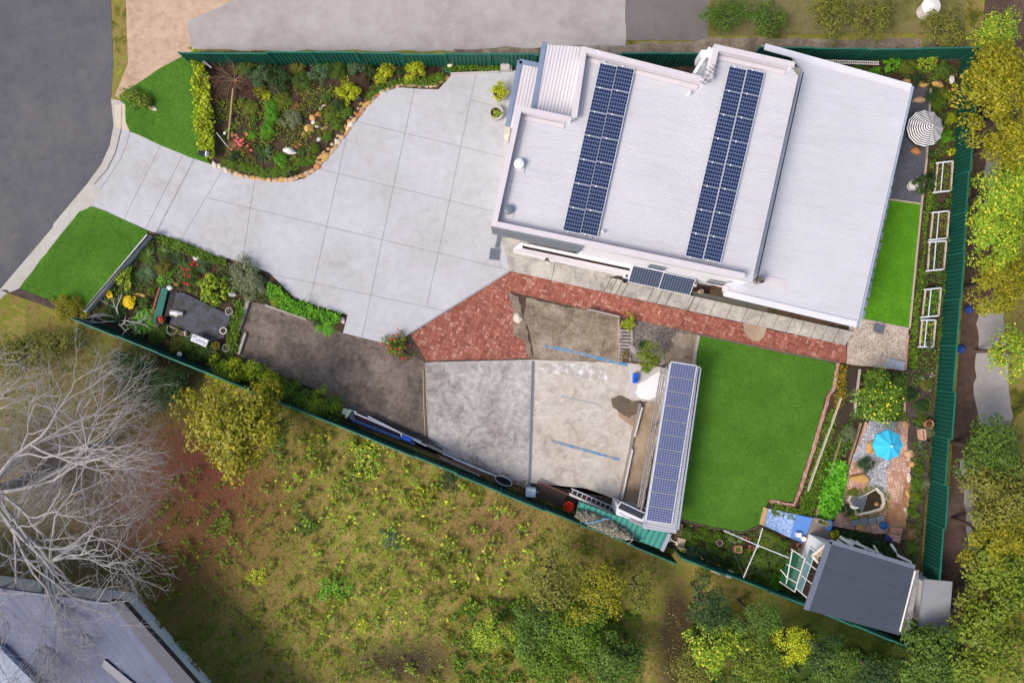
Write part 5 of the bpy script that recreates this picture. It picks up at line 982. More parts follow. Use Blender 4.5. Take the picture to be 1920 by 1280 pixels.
# --- the neighbours' trees 
rows = [(425, 798, 2.9, 'gold', 'large yellow green tree below the fence hedge', 4.6, (1.1, .95)), (500, 800, 1.3, 'olive', 'olive bush at the lower edge of the large yellow tree', 2, (1, 1)), (1035, 1085, 1.9, 'olive', 'olive yellow tree below the teal shed', 3.5, (1, 1)), (1125, 1125, 1.8, 'gold', 'yellow tree right of the olive yellow one below the teal shed', 3.2, (1, 1)),
 (1000, 1170, 1.7, 'mid', 'green bush below the olive yellow tree', 2.2, (1, 1)), (925, 1190, 1.3, 'lime', 'bright green bush at the left of the lower thicket', 1.8, (1, 1)), (1090, 1190, 2.1, 'cover', 'bright green bush in the middle of the lower thicket', 2.2, (1, 1)), (1030, 1240, 2.0, 'cover', 'bright green bush at the bottom of the lower thicket', 2, (1, 1)), (1150, 1240, 2.0, 'mid', 'mid green bush beside the dark earth track', 2.2, (1, 1)), (1200, 1110, 1.3, 'olive', 'olive bush at the top of the dark earth track', 2.2, (1, 1)),
 (1330, 1140, 1.5, 'dark', 'dark green tree just below the fence right of the earth track', 3.5, (1.1, 1)), (1425, 1172, 1.4, 'mid', 'green tree below the lower garden fence', 3.4, (1, 1)), (1345, 1215, 1.8, 'lime', 'lime green tree right of the dark earth track', 3, (1, 1)), (1490, 1215, 1.35, 'yellow', 'round bright yellow bush among the green trees at the bottom', 2.6, (1, 1)), (1420, 1250, 1.7, 'moss', 'moss green tree left of the round yellow bush', 3, (1, 1)), (1580, 1260, 1.5, 'mid', 'green tree right of the round yellow bush', 3, (1, 1)), (1665, 1285, 1.7, 'dark', 'dark green tree at the bottom below the lot corner', 3, (1, 1)), (1545, 1225, 1.2, 'dark', 'dark tree below the grey shed', 2.8, (1, 1)), (1310, 1260, 1.6, 'olive', 'olive bush at the bottom beside the earth track', 2, (1, 1)),
 (1760, 1255, 2.4, 'mid', 'green tree at the bottom right corner', 3.5, (1, 1)), (1860, 1225, 2.8, 'moss', 'large moss green tree in the bottom right corner', 4, (1, 1)), (1895, 150, 2.6, 'gold', 'yellow tree at the upper right edge', 4, (.9, 1.1)), (1915, 255, 2.4, 'gold', 'second yellow tree down the right edge', 4, (.8, 1.1)), (1905, 350, 2.1, 'lime', 'third tree down the right edge, lime green', 4, (.9, 1.1)), (1890, 440, 2.1, 'lime', 'fourth tree down the right edge', 3.8, (1, 1)), (1895, 530, 2.0, 'gold', 'fifth tree down the right edge, golden', 3.8, (1, 1)), (1915, 660, 1.7, 'lime', 'small tree at the right edge beside the pale paving', 3.5, (1, 1)), (1878, 850, 2.1, 'mid', 'green tree below the pale paving on the right', 3.8, (1, 1)), (1895, 930, 2.5, 'olive', 'olive tree at the right edge below the green one', 4, (1, 1)), (1880, 1010, 2.0, 'gold', 'golden green tree at the right edge level with the shed top', 4, (1, 1)), (1905, 1090, 2.8, 'moss', 'large moss green tree at the right edge level with the shed', 4, (1, 1)), (1850, 1140, 1.9, 'olive', 'olive tree right of the small grey roof', 3.2, (1, 1)), (1880, 60, 1.5, 'lime', 'lime bush at the top right corner', 2.5, (1, 1)),
 (1360, 20, 1.3, 'mid', 'green bush at the top right of the dark paving', 1.5, (.7, 1.5)), (1440, 30, 1.3, 'mid', 'green bush among the upper neighbouring garden, left', 1.5, (1, 1)), (1560, 10, 1.6, 'olive', 'olive bush at the top of the upper neighbouring garden', 1.8, (1, 1)), (1640, 30, 1.4, 'olive', 'olive bush left of the white bin in the upper garden', 1.5, (1, 1)), (1780, 50, 1.5, 'olive', 'olive bush right of the white bin in the upper garden', 1.5, (1, 1)), (245, 690, 1.3, 'dark', 'dark bush just outside the lower fence by the pond garden', 1.8, (1.2, .8)), (305, 720, 1.3, 'dark', 'dark bush left of the large yellow tree', 1.6, (1, 1)), (28, 670, 1.7, 'olive', 'olive bush at the left edge below the road corner', 1.6, (1, 1)), (95, 650, 1.2, 'olive', 'olive bush outside the lower front lawn corner', 1.5, (1, 1))]
for (x, y, r, c, lb, h, e) in rows: tree(x, y, r, c, lb, h=h, ell=e, kind='tree' if r > 1.9 else 'fine', name='tree' if h > 2.4 else 'bush', group='trees beyond the fences')
for (x, y, r, c, lb) in [(690, 860, 34, 'lime', 'lime weed clump in the rough grass below the fence pipes'), (660, 900, 24, 'moss', 'moss green weed clump left of the lime one'), (790, 930, 26, 'gold', 'golden weed clump in the rough grass below the slab'), (840, 900, 22, 'dark', 'dark weed clump near the fence below the slab'), (630, 1100, 28, 'bright', 'bright green weed clump in the lower middle of the rough grass'), (575, 985, 24, 'mid', 'mid green weed clump in the centre of the rough grass'), (480, 1080, 18, 'yellow', 'yellow weed clump left of centre in the rough grass'), (320, 1210, 20, 'bright', 'bright weed clump beside the blue grey roof'), (735, 1010, 20, 'blue', 'blue green weed clump in the rough grass'), (415, 985, 22, 'moss', 'moss weed clump below the reddish earth'), (680, 1170, 14, 'yellow', 'small yellow weed at the bottom of the rough grass'), (520, 830, 22, 'mid', 'green weed clump under the right side of the yellow tree')]:
    A(x, y, r, c, lb, 'loose', z=0, h=.3, name='weed_clump', cat='weeds')
bt2 = thing('bare_tree', P(40, 905, 0), 'large leafless pale grey tree at the left edge', 'tree'); o = twigs_mb(31, 10.6, 5, .12, .72, n0=16, up=.3, flat=.12)
o.tube([(0, 0, -2.4), (0, 0, 0.1)], .3, 9); obj('branches', o, M_palebark, bt2, local=True); bt2.location.z = 2.4
bt3 = thing('bare_tree', P(140, 1030, 0), 'leafless pale tree above the blue grey roof', 'tree'); o = twigs_mb(37, 7.4, 5, .085, .72, n0=14, up=.3, flat=.12); o.tube([(0, 0, -2.0), (0, 0, 0.1)], .22, 9); obj('branches', o, M_palebark, bt3, local=True); bt3.location.z = 2.0
bt4 = thing('bare_tree', P(200, 830, 0), 'slender leafless grey tree beside the large yellow green tree', 'tree'); o = twigs_mb(43, 5.4, 5, .06, .72, n0=12, up=.3, flat=.12); o.tube([(0, 0, -1.8), (0, 0, 0.1)], .15, 9); obj('branches', o, M_palebark, bt4, local=True); bt4.location.z = 1.8
# rough grass and turf blades
def blades_on(name, polys, dens, ln, z, cols, label, holes=()):
    V = []; n_all = 0
    for poly, zz in polys:
        W = P2(poly, zz); pl = [(p.x, p.y) for p in W]; hs = [[(p.x, p.y) for p in P2(h_, zz)] for h_ in holes]; xs = [p[0] for p in pl]; ys = [p[1] for p in pl]
        n = int((max(xs) - min(xs)) * (max(ys) - min(ys)) * dens); X = nrng.uniform(min(xs), max(xs), n); Y = nrng.uniform(min(ys), max(ys), n)
        k = np.array([inside((a, b), pl) and not any(inside((a, b), h_) for h_ in hs) for a, b in zip(X, Y)]); X, Y = X[k], Y[k]; n = len(X)
        a = nrng.uniform(0, 6.28, n); l = ln * nrng.uniform(.5, 1.4, n); w_ = l * .16; c = np.stack([X, Y, np.full(n, zz)], 1); s = np.stack([-np.sin(a), np.cos(a), a * 0], 1) * w_[:, None]
        tip = c + np.stack([np.cos(a) * l * .8, np.sin(a) * l * .8, l * .55], 1); V.append(np.stack([c - s, c + s, tip], 1).reshape(-1, 3))
    V = np.concatenate(V); me = mesh_np(name, V, np.arange(len(V)).reshape(-1, 3)); me.materials.append(cols); o = bpy.data.objects.new(name, me); C.objects.link(o); o['kind'] = 'stuff'; return o
L1 = [(352, 102), (372, 108), (368, 170), (374, 250), (384, 292), (392, 304), (262, 254), (243, 246), (236, 230), (235, 198), (300, 130)]
L2 = [(148, 397), (172, 387), (278, 434), (225, 500), (160, 586), (100, 563), (38, 540)]
blades_on('grass', [(L1, .1), (L2, .1), (lawnM, ZR + .08)], 150, .075, 0, leaf_mat('turf', S(54, 98, 24), S(90, 134, 48), None, trans=.2), '')
blades_on('grass', [([(1664, 376), (1726, 386), (1704, 612), (1612, 596)], ZR + .07)], 150, .075, 0, leaf_mat('turf_b', S(48, 106, 14), S(82, 146, 28), None, trans=.2), '')
wd = MB()
for _q, (poly_, cc, dn) in enumerate((([(300, 900), (600, 800), (960, 950), (1180, 1060), (1160, 1280), (300, 1280), (240, 1080)], 'moss', 60), ([(500, 820), (640, 800), (1000, 960), (1000, 1130), (600, 1200)], 'lime', 40), ([(1290, 1120), (1700, 1240), (1900, 1290), (1290, 1290)], 'mid', 160), ([(840, 1120), (1200, 1120), (1180, 1290), (860, 1290)], 'cover', 130))):
    bed('weeds', poly_, 0, .35, dn, .2, cc, kind='stuff', lump=.6, lmin=.35 if _q < 2 else -.1)
blades_on('rough_grass', [([(0, 640), (160, 606), (1260, 1060), (1300, 1300), (0, 1300)], 0)], 45, .15, 0, leaf_mat('rough', S(100, 104, 40), S(140, 130, 66), S(156, 136, 88), th=.8, trans=.2), '')
# ------------------------------------------------------------ fences
M_fence = plain('green_steel', S(30, 88, 74), .5, .1, .12, 3); M_fcap = plain('green_rail', S(42, 112, 96), .4, .1, .1, 3)
def fence(name, pts, z, hgt, label, mat_=None, cap=None, bayw=2.4, sag=.12, into=0):
    t = thing(name, P(pts[0][0], pts[0][1], z), label, 'fence'); mat_ = mat_ or M_fence; cap = cap or M_fcap
    for a, b in zip(pts[:-1], pts[1:]):
        A_, B_ = P(a[0], a[1], z), P(b[0], b[1], z); L = (B_ - A_).length; n = max(1, round(L / bayw)); u = (B_ - A_) / L; nn = Vector((-u.y, u.x, 0))
        for i in range(n):
            p, q = A_ + u * L * i / n, A_ + u * L * (i + 1) / n; hh = hgt + rng.uniform(-sag, sag); m = 22; vs = []; fs = []
            lean = nn * rng.uniform(-.06, .06)
            for k in range(m * 2 + 1):
                f = k / (m * 2); off = nn * (.02 if (k // 1) % 4 in (0, 1) else -.02); c = p.lerp(q, f) + off; vs += [c, c + Vector((0, 0, hh)) + lean]
            for k in range(m * 2): fs.append((2 * k, 2 * k + 2, 2 * k + 3, 2 * k + 1))
            obj('panel', MB().add(vs, fs), mat_, t); z_ = Vector((0, 0, hh + .02))
            obj('top_rail', MB().bar(p + z_ + lean, q + z_ + lean, .07, .05), cap, t); obj('post', MB().box(p + Vector((0, 0, (hh + .08) / 2)), (.07, .07, hh + .08), rz=math.atan2(u.y, u.x)), cap, t)
    return t
fence('fence', [(362, 122), (1000, 127), (1395, 124)], 0, 1.7, 'green corrugated steel fence along the top of the lot behind the rock bed')
fence('fence', [(1405, 113), (1600, 114), (1800, 111)], ZR, 1.5, 'green corrugated steel fence at the top right behind the rear garden')
fence('fence', [(1802, 111), (1775, 480), (1743, 900), (1720, 1205)], ZR, 1.45, 'green corrugated steel fence down the right side of the lot', plain('teal_steel', S(24, 80, 68), .5, .1, .15, 3))
fence('fence', [(170, 599), (480, 724), (860, 878), (1258, 1040)], 0, 1.6, 'green corrugated steel fence along the lower side beside the slabs', plain('dark_green_steel', S(26, 70, 60), .5, .1, .12, 3))
fence('fence', [(1264, 1028), (1500, 1120), (1712, 1208)], ZR, 1.5, 'green corrugated steel fence along the lower garden and shed')
rf = thing('rail_wall', P(220, 510, 0), 'low white wall with black metal rail between the lower lawn and the pond garden', 'wall')
obj('wall', MB().bar(P(281, 442, .25), P(163, 584, .25), .16, .5), plain('white_wall', S(206, 206, 210), .8, 0, .08), rf)
obj('rail', MB().bar(P(279, 440, .75), P(158, 582, .75), .08, .05).bar(P(278, 439, .35), P(158, 581, .35), .05, .04), M_black, rf)
mb = MB()
for i in range(34): t = i / 33; mb.bar(P(278.5 - 120 * t, 439.5 + 142 * t, .1), P(278.5 - 120 * t, 439.5 + 142 * t, .75), .035, .035)
obj('balusters', mb, M_black, rf)
obj('gate_bar', MB().bar(P(277, 438, .5), P(296, 441, .5), .07, .3), M_black, rf)
up_f = thing('border_rail', P(380, 110, 0), 'grey timber rail across the corner beside the fence and yellow hedge', 'rail'); obj('rail', MB().bar(P(362, 99, .5), P(397, 128, .5), .1, .12), plain('grey_rail', S(128, 130, 138), .7), up_f)
# ------------------------------------------------------------ front garden objects
pole = thing('garden_pole', P(432, 210, 0), 'tan bamboo pole lying down the left side of the rock bed', 'pole'); obj('pole', MB().tube([P(437, 166, .3), P(433, 210, .25), P(428, 262, .12)], [.05, .055, .05], 8), plain('bamboo', S(178, 158, 112), .7, 0, .15), pole)
pole = thing('garden_stake', P(418, 262, 0), 'thin white stake leaning beside the yellow hedge end', 'stake'); obj('stake', MB().tube([P(406, 249, .6), P(429, 278, .1)], .025, 6), M_whp, pole)
br = thing('fallen_branch', P(522, 172, 0), 'forked grey brown branch in the upper middle of the rock bed', 'branch'); obj('branch', MB().tube([P(530, 184, .1), P(520, 169, .35), P(508, 162, .5)], [.06, .05, .03], 7).tube([P(520, 170, .33), P(514, 160, .5)], [.04, .02], 6), M_brnch, br)
br = thing('log', P(520, 187, 0), 'short log lying under the forked branch', 'log'); obj('log', MB().tube([P(514, 183, .1), P(527, 191, .1)], .05, 7), M_brnch, br)
mbx = thing('mailbox', P(381, 290, .1), 'black letterbox with a white side at the end of the yellow hedge', 'letterbox'); obj('box_body', MB().box(P(380, 288, .95), (.36, .26, .3), rz=R(-10)), M_black, mbx, bevel=.01); obj('door', MB().box(P(388, 289, .95), (.06, .26, .3), rz=R(-10)), M_wall, mbx); obj('post', MB().box(P(381, 289, .45), (.1, .1, .7)), M_black, mbx)
for (x, y, lb) in ((545, 326, 'black spotlight with silver face on the lower rock edging'), (677, 187, 'black spotlight with silver face beside the large yellow bush')):
    s_ = thing('spotlight', P(x, y, .03), lb, 'spotlight'); obj('lamp_head', MB().tube([P(x - 3, y - 4, .35), P(x + 3, y + 3, .45)], .08, 10), M_black, s_); obj('lens', MB().tube([P(x - 3.4, y - 4.5, .35), P(x - 3, y - 4, .355)], .07, 10), plain('lens', S(196, 206, 220), .2), s_); obj('stake', MB().tube([P(x + 1, y, .03), P(x + 1, y, .4)], .015, 6), M_black, s_)
fl = thing('solar_stake_light', P(422, 250, .03), 'small white topped garden light beside the coral flowers', 'garden light'); obj('lamp_top', MB().lathe(P(422, 250, .4), [(.07, 0), (.08, .05), (.01, .1)], 12), M_whp, fl); obj('stake', MB().tube([P(424, 260, .03), P(422, 250, .42)], .012, 6), M_black, fl)
def hose(name, ctr, z, label, m, r=.28, turns=4, vertical=False):
    h_ = thing(name, P(*ctr, z), label, 'hose'); pts = []
    for i in range(turns * 18): a = i * math.tau / 18; q = r * (.82 + .05 * math.sin(i * .7)) + i * .0012; c = P(*ctr, z + .06 + .002 * (i % 7)); pts.append(c + (Vector((q * math.cos(a), .12 * math.sin(a), q * math.sin(a) + r)) if vertical else Vector((q * math.cos(a), q * math.sin(a), 0))))
    obj('coil', MB().tube(pts, .018, 5), m, h_); return h_
hs = hose('garden_hose', (843, 126), .03, 'coiled green garden hose on its reel against the fence', plain('green_hose', S(40, 110, 84), .5)); obj('reel', MB().lathe(P(844, 124, .05), [(.16, 0), (.16, .3), (.1, .31), (.1, .36), (.01, .36)], 14), plain('cream_reel', S(220, 210, 180), .6), hs)
bb = thing('concrete_block', P(947, 124, .06), 'pale stepped concrete block beside the garage under the fence', 'block'); obj('block', MB().box(P(947, 125, .25), (.5, .5, .4)).box(P(956, 127, .15), (.25, .4, .2)), plain('pale_block', S(188, 182, 180), .9), bb)
ke = thing('bed_kerb', P(890, 137, .06), 'pale concrete kerb under the low hedge near the garage', 'kerb'); obj('kerb', MB().bar(P(845, 139, .1), P(938, 135, .1), .1, .14), plain('pale_block', S(188, 182, 180), .9), ke)
def pot(x, y, r, h, m, label, z=.06, name='pot', soil=True, sx=1, cat='pot', rim=.12):
    t = thing(name, P(x, y, z), label, cat); R_ = r * .03; obj('pot_body', MB().lathe(P(x, y, z), [(R_ * .75, 0), (R_ * .92, h * .5), (R_, h), (R_ * (1 - rim), h + .004), (R_ * (1 - rim) * .95, h - .08), (.01, h - .085)], 24), m, t, smooth=False)
    if soil: obj('potting_soil', MB().lathe(P(x, y, z), [(R_ * (1 - rim) * .93, h - .07), (R_ * .3, h - .06), (.01, h - .055)], 20), M_soil, t)
    return t
M_cpot = plain('concrete_pot', S(178, 174, 168), .9, 0, .1, 10); M_terra = plain('terracotta', S(186, 122, 92), .8, 0, .12, 10)
pot(937, 180, 13, .5, M_cpot, 'round concrete pot holding a yellow green shrub by the garage'); plant(936, 172, 16, 'yellow', 'yellow green shrub growing in the upper concrete pot', 'med', z=.45, h=.9)
pot(930, 216, 14, .45, M_cpot, 'round white rimmed concrete pot, lower of the two by the garage', rim=.3); plant(932, 214, 8, 'lime', 'small sparse plant in the lower concrete pot', 'small', z=.35, h=.9)
# ------------------------------------------------------------ the pond garden
pd = thing('pond', P(350, 595, 0), 'black lined pond with teal board and slate tiles in the lower left garden', 'pond')
obj('pond_rim', MB().prism(P2([(298, 541), (330, 545), (436, 590), (420, 635), (380, 646), (290, 612), (286, 600)], .12), .02, .12), plain('dark_rim', S(60, 54, 50), .9, 0, .3), pd)
obj('water', MB().prism(P2([(312, 546), (330, 550), (326, 612), (296, 608)], .13), .1, .14), plain('black_water', S(8, 9, 11), .08, 0, .1, 3, .5), pd)
def tile_mat():
    m, N, L, b = newmat('slate_tiles'); setb(b, .45, 0, .4); p = geo(N); mp = N.new('ShaderNodeMapping'); mp.inputs['Rotation'].default_value = (0, 0, R(24)); L.new(p, mp.inputs[0])
    t = N.new('ShaderNodeTexBrick'); t.offset = 0; t.inputs['Scale'].default_value = 1; t.inputs['Brick Width'].default_value = .2; t.inputs['Row Height'].default_value = .2; t.inputs['Mortar Size'].default_value = .012
    t.inputs['Color1'].default_value = S(46, 52, 66); t.inputs['Color2'].default_value = S(60, 68, 86); t.inputs['Mortar'].default_value = S(40, 42, 52); L.new(mp.outputs[0], t.inputs[0])
    n = noise(N, L, p, 2.2, 6, .7); L.new(mix(N, L, mth(N, L, 'MULTIPLY', mth(N, L, 'SUBTRACT', n.outputs[0], .47), 7, clamp=True), t.outputs[0], S(20, 22, 24)), b.inputs['Base Color']); return m
obj('slate_tiles', MB().prism(P2([(330, 548), (345, 549), (432, 592), (419, 632), (398, 640), (370, 628), (318, 606)], .16), .1, .16), tile_mat(), pd)
obj('teal_board', MB().prism(P2([(303, 538), (315, 541), (300, 604), (288, 606), (286, 600)], .3), .05, .3), plain('teal_paint', S(24, 100, 88), .5, 0, .08), pd)
for i in range(9): obj('edge_brick', MB().box(P(300 - i * 2.2 - 1, 542 + i * 7.4, .15), (.1, .22, .1), rz=R(-16)), plain('edge_bricks', S(150, 92, 74), .9, 0, .2), pd)
def statue(x, y, z, rz, label, m, L=.75):
    "reclining figure on a plinth: one continuous lathe-like body"
    t = thing('statue', P(x, y, z), label, 'statue'); d_ = Vector((math.cos(rz), math.sin(rz), 0)); c = P(x, y, z + .22); obj('figure', MB().tube([c - d_ * L * .5, c - d_ * L * .42, c - d_ * L * .3, c - d_ * L * .22, c, c + d_ * L * .25, c + d_ * L * .42, c + d_ * L * .5], [.03, .085, .07, .12, .15, .13, .09, .05], 10).tube([c - d_ * .2 + Vector((0, 0, .05)), c + Vector((-d_.y * .2, d_.x * .2, .06)), c + d_ * .12 + Vector((0, 0, .1))], .04, 7), m, t, smooth=True)
    obj('plinth', MB().box(P(x, y, z + .05), (L * 1.0, .34, .1), rz=rz), plain('plinth', S(140, 132, 112), .8), t); return t
statue(331, 587, .16, R(178), 'white reclining statue on the slate tiles of the pond', plain('white_stone', S(222, 216, 218), .6))
rs = pot(308, 600, 8, .5, plain('brown_pot', S(112, 70, 48), .6), 'brown urn with a red lid at the lower end of the teal board', z=.1, soil=False); obj('lid', MB().lathe(P(302, 598, .6), [(.14, 0), (.12, .08), (.04, .12), (.01, .16)], 14), plain('red_lid', S(176, 62, 50), .5), rs)
for (x, y, r, m, lb) in ((318, 540, 7, 3, 'white crumpled rock at the top of the teal board'), (295, 610, 6, 3, 'pale rock at the foot of the teal board'), (436, 552, 7, 3, 'white knobbly rock at the right corner of the pond')): rock(x, y, r, r * .7, m, lb, z=.15, h=1)
pot(434, 584, 7, .35, plain('white_pot', S(214, 210, 206), .6), 'white pot with pale plant at the right corner of the pond'); plant(432, 582, 5, 'grey', 'pale plant in the white pot beside the pond corner', 'small', z=.3)
pot(424, 620, 6.5, .4, plain('white_pot', S(214, 210, 206), .6), 'round white pot at the lower right corner of the slate tiles', rim=.2)
tbl = thing('garden_table', P(374, 645, .03), 'white rectangular tray table with dark patterns at the lower edge of the pond', 'table'); c = P(374, 638, .7); obj('table_top', MB().box(c, (.95, .42, .04), rz=R(-23)), plain('white_top', S(214, 214, 222), .5), tbl, bevel=.01)
pm = MB()
for i in range(7): q = c + Matrix.Rotation(R(-23), 3, 'Z') @ Vector((-.38 + i * .12, rng.uniform(-.12, .12), .024)); pm.tube([q, q + Vector((.05, .05, 0)), q + Vector((.02, .1, 0))], .018, 5)
obj('pattern', pm, M_black, tbl)
for dx, dy in ((-.42, .16), (.42, .16), (-.42, -.16), (.42, -.16)): q = c + Matrix.Rotation(R(-23), 3, 'Z') @ Vector((dx, dy, -.34)); obj('leg', MB().box(q, (.04, .04, .66)), plain('white_top', S(214, 214, 222), .5), tbl)
for (x, y, r, lb) in ((322, 618, .28, 'white hoop arch left of the rocks at the pond edge'), (353, 625, .2, 'white hoop arch beside the patterned table')):
    a_ = thing('garden_hoop', P(x, y, .05), lb, 'hoop'); obj('hoop', MB().tube([P(x, y, .3) + Vector((r * math.cos(t), r * math.sin(t), 0)) for t in [i * .35 + 2.4 for i in range(12)]], .03, 6), M_whp, a_)
lg = thing('log_edge', P(338, 622, .03), 'row of pale logs along the lower pond edge', 'logs'); obj('logs', MB().tube([P(318, 611, .2), P(352, 626, .2)], .07, 8).tube([P(330, 622, .15), P(348, 630, .15)], .08, 8), plain('pale_log', S(148, 128, 110), .9, 0, .3, 10), lg)
pot(406, 655, 5.5, .4, plain('blue_glaze', S(30, 50, 130), .3), 'glossy dark blue pot below the pond near the fence'); pot(428, 652, 7, .3, plain('glass_bowl', S(150, 158, 152), .3), 'grey glass bowl below the pond by the hedge'); pot(410, 646, 6, .35, M_terra, 'terracotta pot behind the dark blue pot')
plant(404, 648, 8, 'gold', 'golden plant among the pots below the pond', 'small', z=.3, h=.8)
lm = thing('lantern', P(345, 679, .03), 'white round ornament beside the lower fence', 'ornament'); obj('ornament', MB().lathe(P(338, 664, .5), [(.1, 0), (.14, .1), (.05, .2), (.07, .24), (.01, .3)], 12), M_whp, lm)
cu = thing('slab_kerb', P(455, 610, 0), 'raised grey kerb along the left end of the dark slab', 'kerb'); obj('kerb', MB().bar(P(467, 562, .12), P(447, 620, .12), .2, .22).bar(P(461, 624, .12), P(448, 664, .12), .14, .2), M_path, cu)
sl_ = thing('sleeper_edge', P(540, 578, 0), 'pale weathered sleeper edge above the dark slab', 'edging'); obj('sleeper', MB().bar(P(497, 572, .1), P(575, 599, .1), .12, .14), M_tim, sl_)
# ------------------------------------------------------------ things stored along the lower fence
def pipes(name, runs_, label, cat='pipes', z=.05):
    t = thing(name, P(*runs_[0][0], z), label, cat)
    for a, b, r_, m, z1, z2 in runs_: obj('pipe', MB().tube([P(*a, z1), P(*b, z2)], r_, 8), m, t)
    return t
Mbl = plain('blue_pipe', S(78, 112, 168), .5); Mnv = plain('navy_pipe', S(24, 30, 54), .5); Mwt = plain('white_pipe', S(196, 200, 210), .5); Mgr = plain('black_pipe', S(40, 40, 44), .5)
pipes('pipe_bundle', [((655, 783), (778, 832), .05, Mbl, .5, .5), ((662, 778), (770, 825), .05, Mnv, .55, .5), ((665, 774), (790, 828), .045, Mwt, .6, .4), ((690, 780), (800, 836), .04, Mwt, .5, .5), ((700, 780), (830, 842), .05, Mgr, .3, .3), ((660, 788), (750, 823), .07, Mbl, .3, .3), ((690, 776), (815, 830), .04, Mgr, .25, .25)], 'long bundle of blue, white and black pipes along the lower fence')
pipes('pipe_bundle', [((820, 852), (915, 893), .05, M_brnch, .3, .3), ((830, 850), (930, 892), .045, Mwt, .25, .25), ((825, 858), (900, 892), .06, M_rust, .4, .4), ((850, 860), (920, 889), .03, Mwt, .5, .5)], 'bundle of brown and white lengths along the fence right of the blue drum')
dr = thing('drum', P(762, 824, .05), 'bright blue plastic cylinder lying on the pipes', 'drum'); obj('drum_body', MB().tube([P(753, 818, .6), P(771, 826, .6)], .12, 14), plain('blue_plastic', S(24, 84, 200), .4), dr); obj('cap', MB().tube([P(752, 814, .68), P(754, 819, .6)], .05, 8), M_whp, dr)
rk_ = thing('wire_rack', P(682, 785, .04), 'rusty orange wire rack lying beside the pipes', 'rack'); mb = MB(); Mrst = plain('rust', S(150, 70, 48), .8, 0, .2)
for i in range(7): mb.bar(P(668 + i * 4.6, 779 + i * 1.9, .3), P(665 + i * 4.6, 788 + i * 1.9, .3), .035, .03)
for j in range(3): mb.bar(P(668 - j * 1.5, 779 + j * 4.5, .32), P(696 - j * 1.5, 790.5 + j * 4.5, .32), .035, .03)
obj('grid', mb, Mrst, rk_)
bx = thing('metal_locker', P(648, 775, .04), 'green grey metal sheets leaning at the end of the fence hedge', 'metal sheets'); obj('sheet', MB().box(P(652, 772, .5), (.5, .35, .5), rz=R(-20)).bar(P(658, 768, .9), P(648, 783, .9), .14, .04), plain('green_grey_metal', S(104, 122, 118), .5, .3), bx, bevel=.01)
tt = thing('trolley', P(660, 778, .04), 'small pale trolley beside the metal sheets', 'trolley'); obj('frame', MB().bar(P(657, 768, .6), P(668, 772, .6), .05, .05).bar(P(664, 770, .1), P(658, 784, .6), .05, .05).bar(P(668, 772, .1), P(662, 786, .6), .05, .05), Mwt, tt)
for q in ((664, 772), (659, 784)): obj('wheel', MB().lathe(P(*q, .05), [(.08, 0), (.09, .05), (.08, .1), (.01, .1)], 12), M_black, tt)
cn = thing('canoe', P(935, 905, .04), 'dark shallow boat shaped tub with white rim by the fence', 'tub'); obj('hull', MB().lathe(P(944, 901, .05), [(.2, 0), (.42, .3), (.46, .36), (.42, .37), (.38, .3), (.01, .12)], 22, sx=1.1, sy=.5, rz=R(-24)), plain('dark_hull', S(38, 46, 48), .4), cn); obj('rim', MB().tube([P(944, 901, .43) + Matrix.Rotation(R(-24), 3, 'Z') @ Vector((.5 * math.cos(t), .23 * math.sin(t), 0)) for t in [i * .3 for i in range(22)]], .022, 6), Mwt, cn)
lv = bed('leaf_litter', [(880, 872), (985, 905), (1000, 925), (985, 932), (930, 905), (870, 885)], .05, .12, 160, .14, 'dry', kind='stuff')
ac = thing('air_conditioner', P(997, 928, .04), 'pale blue white square box beside the end of the channel grate', 'box'); obj('box_body', MB().box(P(995, 922, .4), (.55, .45, .6), rz=R(-4)), plain('pale_blue_box', S(192, 208, 222), .5), ac, bevel=.03); obj('handle', MB().bar(P(1006, 921, .5), P(1009, 922, .5), .04, .04), M_whp, ac)
dk = thing('timber_deck', P(1035, 930, .04), 'dark weathered timber platform by the lower fence', 'platform'); tm = plain('dark_boards', S(76, 64, 58), .9, 0, .3, 14)
for i in range(15): t = i / 14; obj('board', MB().bar(P(1009 + t * 52, 905 + t * 22, .3), P(1000 + t * 52, 928 + t * 22, .3), .095, .03), tm, dk)
obj('edge_board', MB().bar(P(1008, 902, .32), P(1066, 927, .32), .08, .06), plain('red_board', S(120, 82, 70), .9), dk)
tbk = thing('tub', P(1065, 948, .04), 'round orange red plastic tub standing by the deck', 'tub'); obj('tub_body', MB().lathe(P(1065, 946, .3), [(.2, 0), (.27, .4), (.29, .41), (.27, .42), (.25, .4), (.2, .1), (.01, .1)], 24), plain('orange_plastic', S(214, 62, 30), .4, 0, .08), tbk)
ld = thing('ladder', P(1110, 935, .04), 'aluminium ladder lying along the edge of the slab', 'ladder'); A_, B_ = P(1071, 915, .45), P(1150, 950, .45); u_ = (B_ - A_).normalized(); n_ = Vector((u_.y, -u_.x, 0)) * .3
obj('rail', MB().bar(A_, B_, .05, .06), Mwt, ld); obj('rail', MB().bar(A_ + n_, B_ + n_, .05, .06), Mwt, ld)
for i in range(9): q = A_.lerp(B_, (i + .5) / 9); obj('rung', MB().bar(q, q + n_, .04, .03), Mwt, ld)
pb = thing('pvc_gutter', P(1110, 942, .04), 'long white beam beside the ladder', 'beam'); obj('beam', MB().bar(P(1068, 926, .5), P(1150, 962, .5), .12, .1), plain('white_beam', S(206, 202, 200), .8, 0, .15, 8), pb)
boat = thing('covered_boat', P(1130, 975, .04), 'long pointed boat under a camouflage net against the lower fence', 'boat'); mb = MB(); A_, B_ = P(1075, 948, .6), P(1190, 1000, .6); n = 26; vs = []; fs = []; u_ = (B_ - A_).normalized(); n_ = Vector((-u_.y, u_.x, 0))
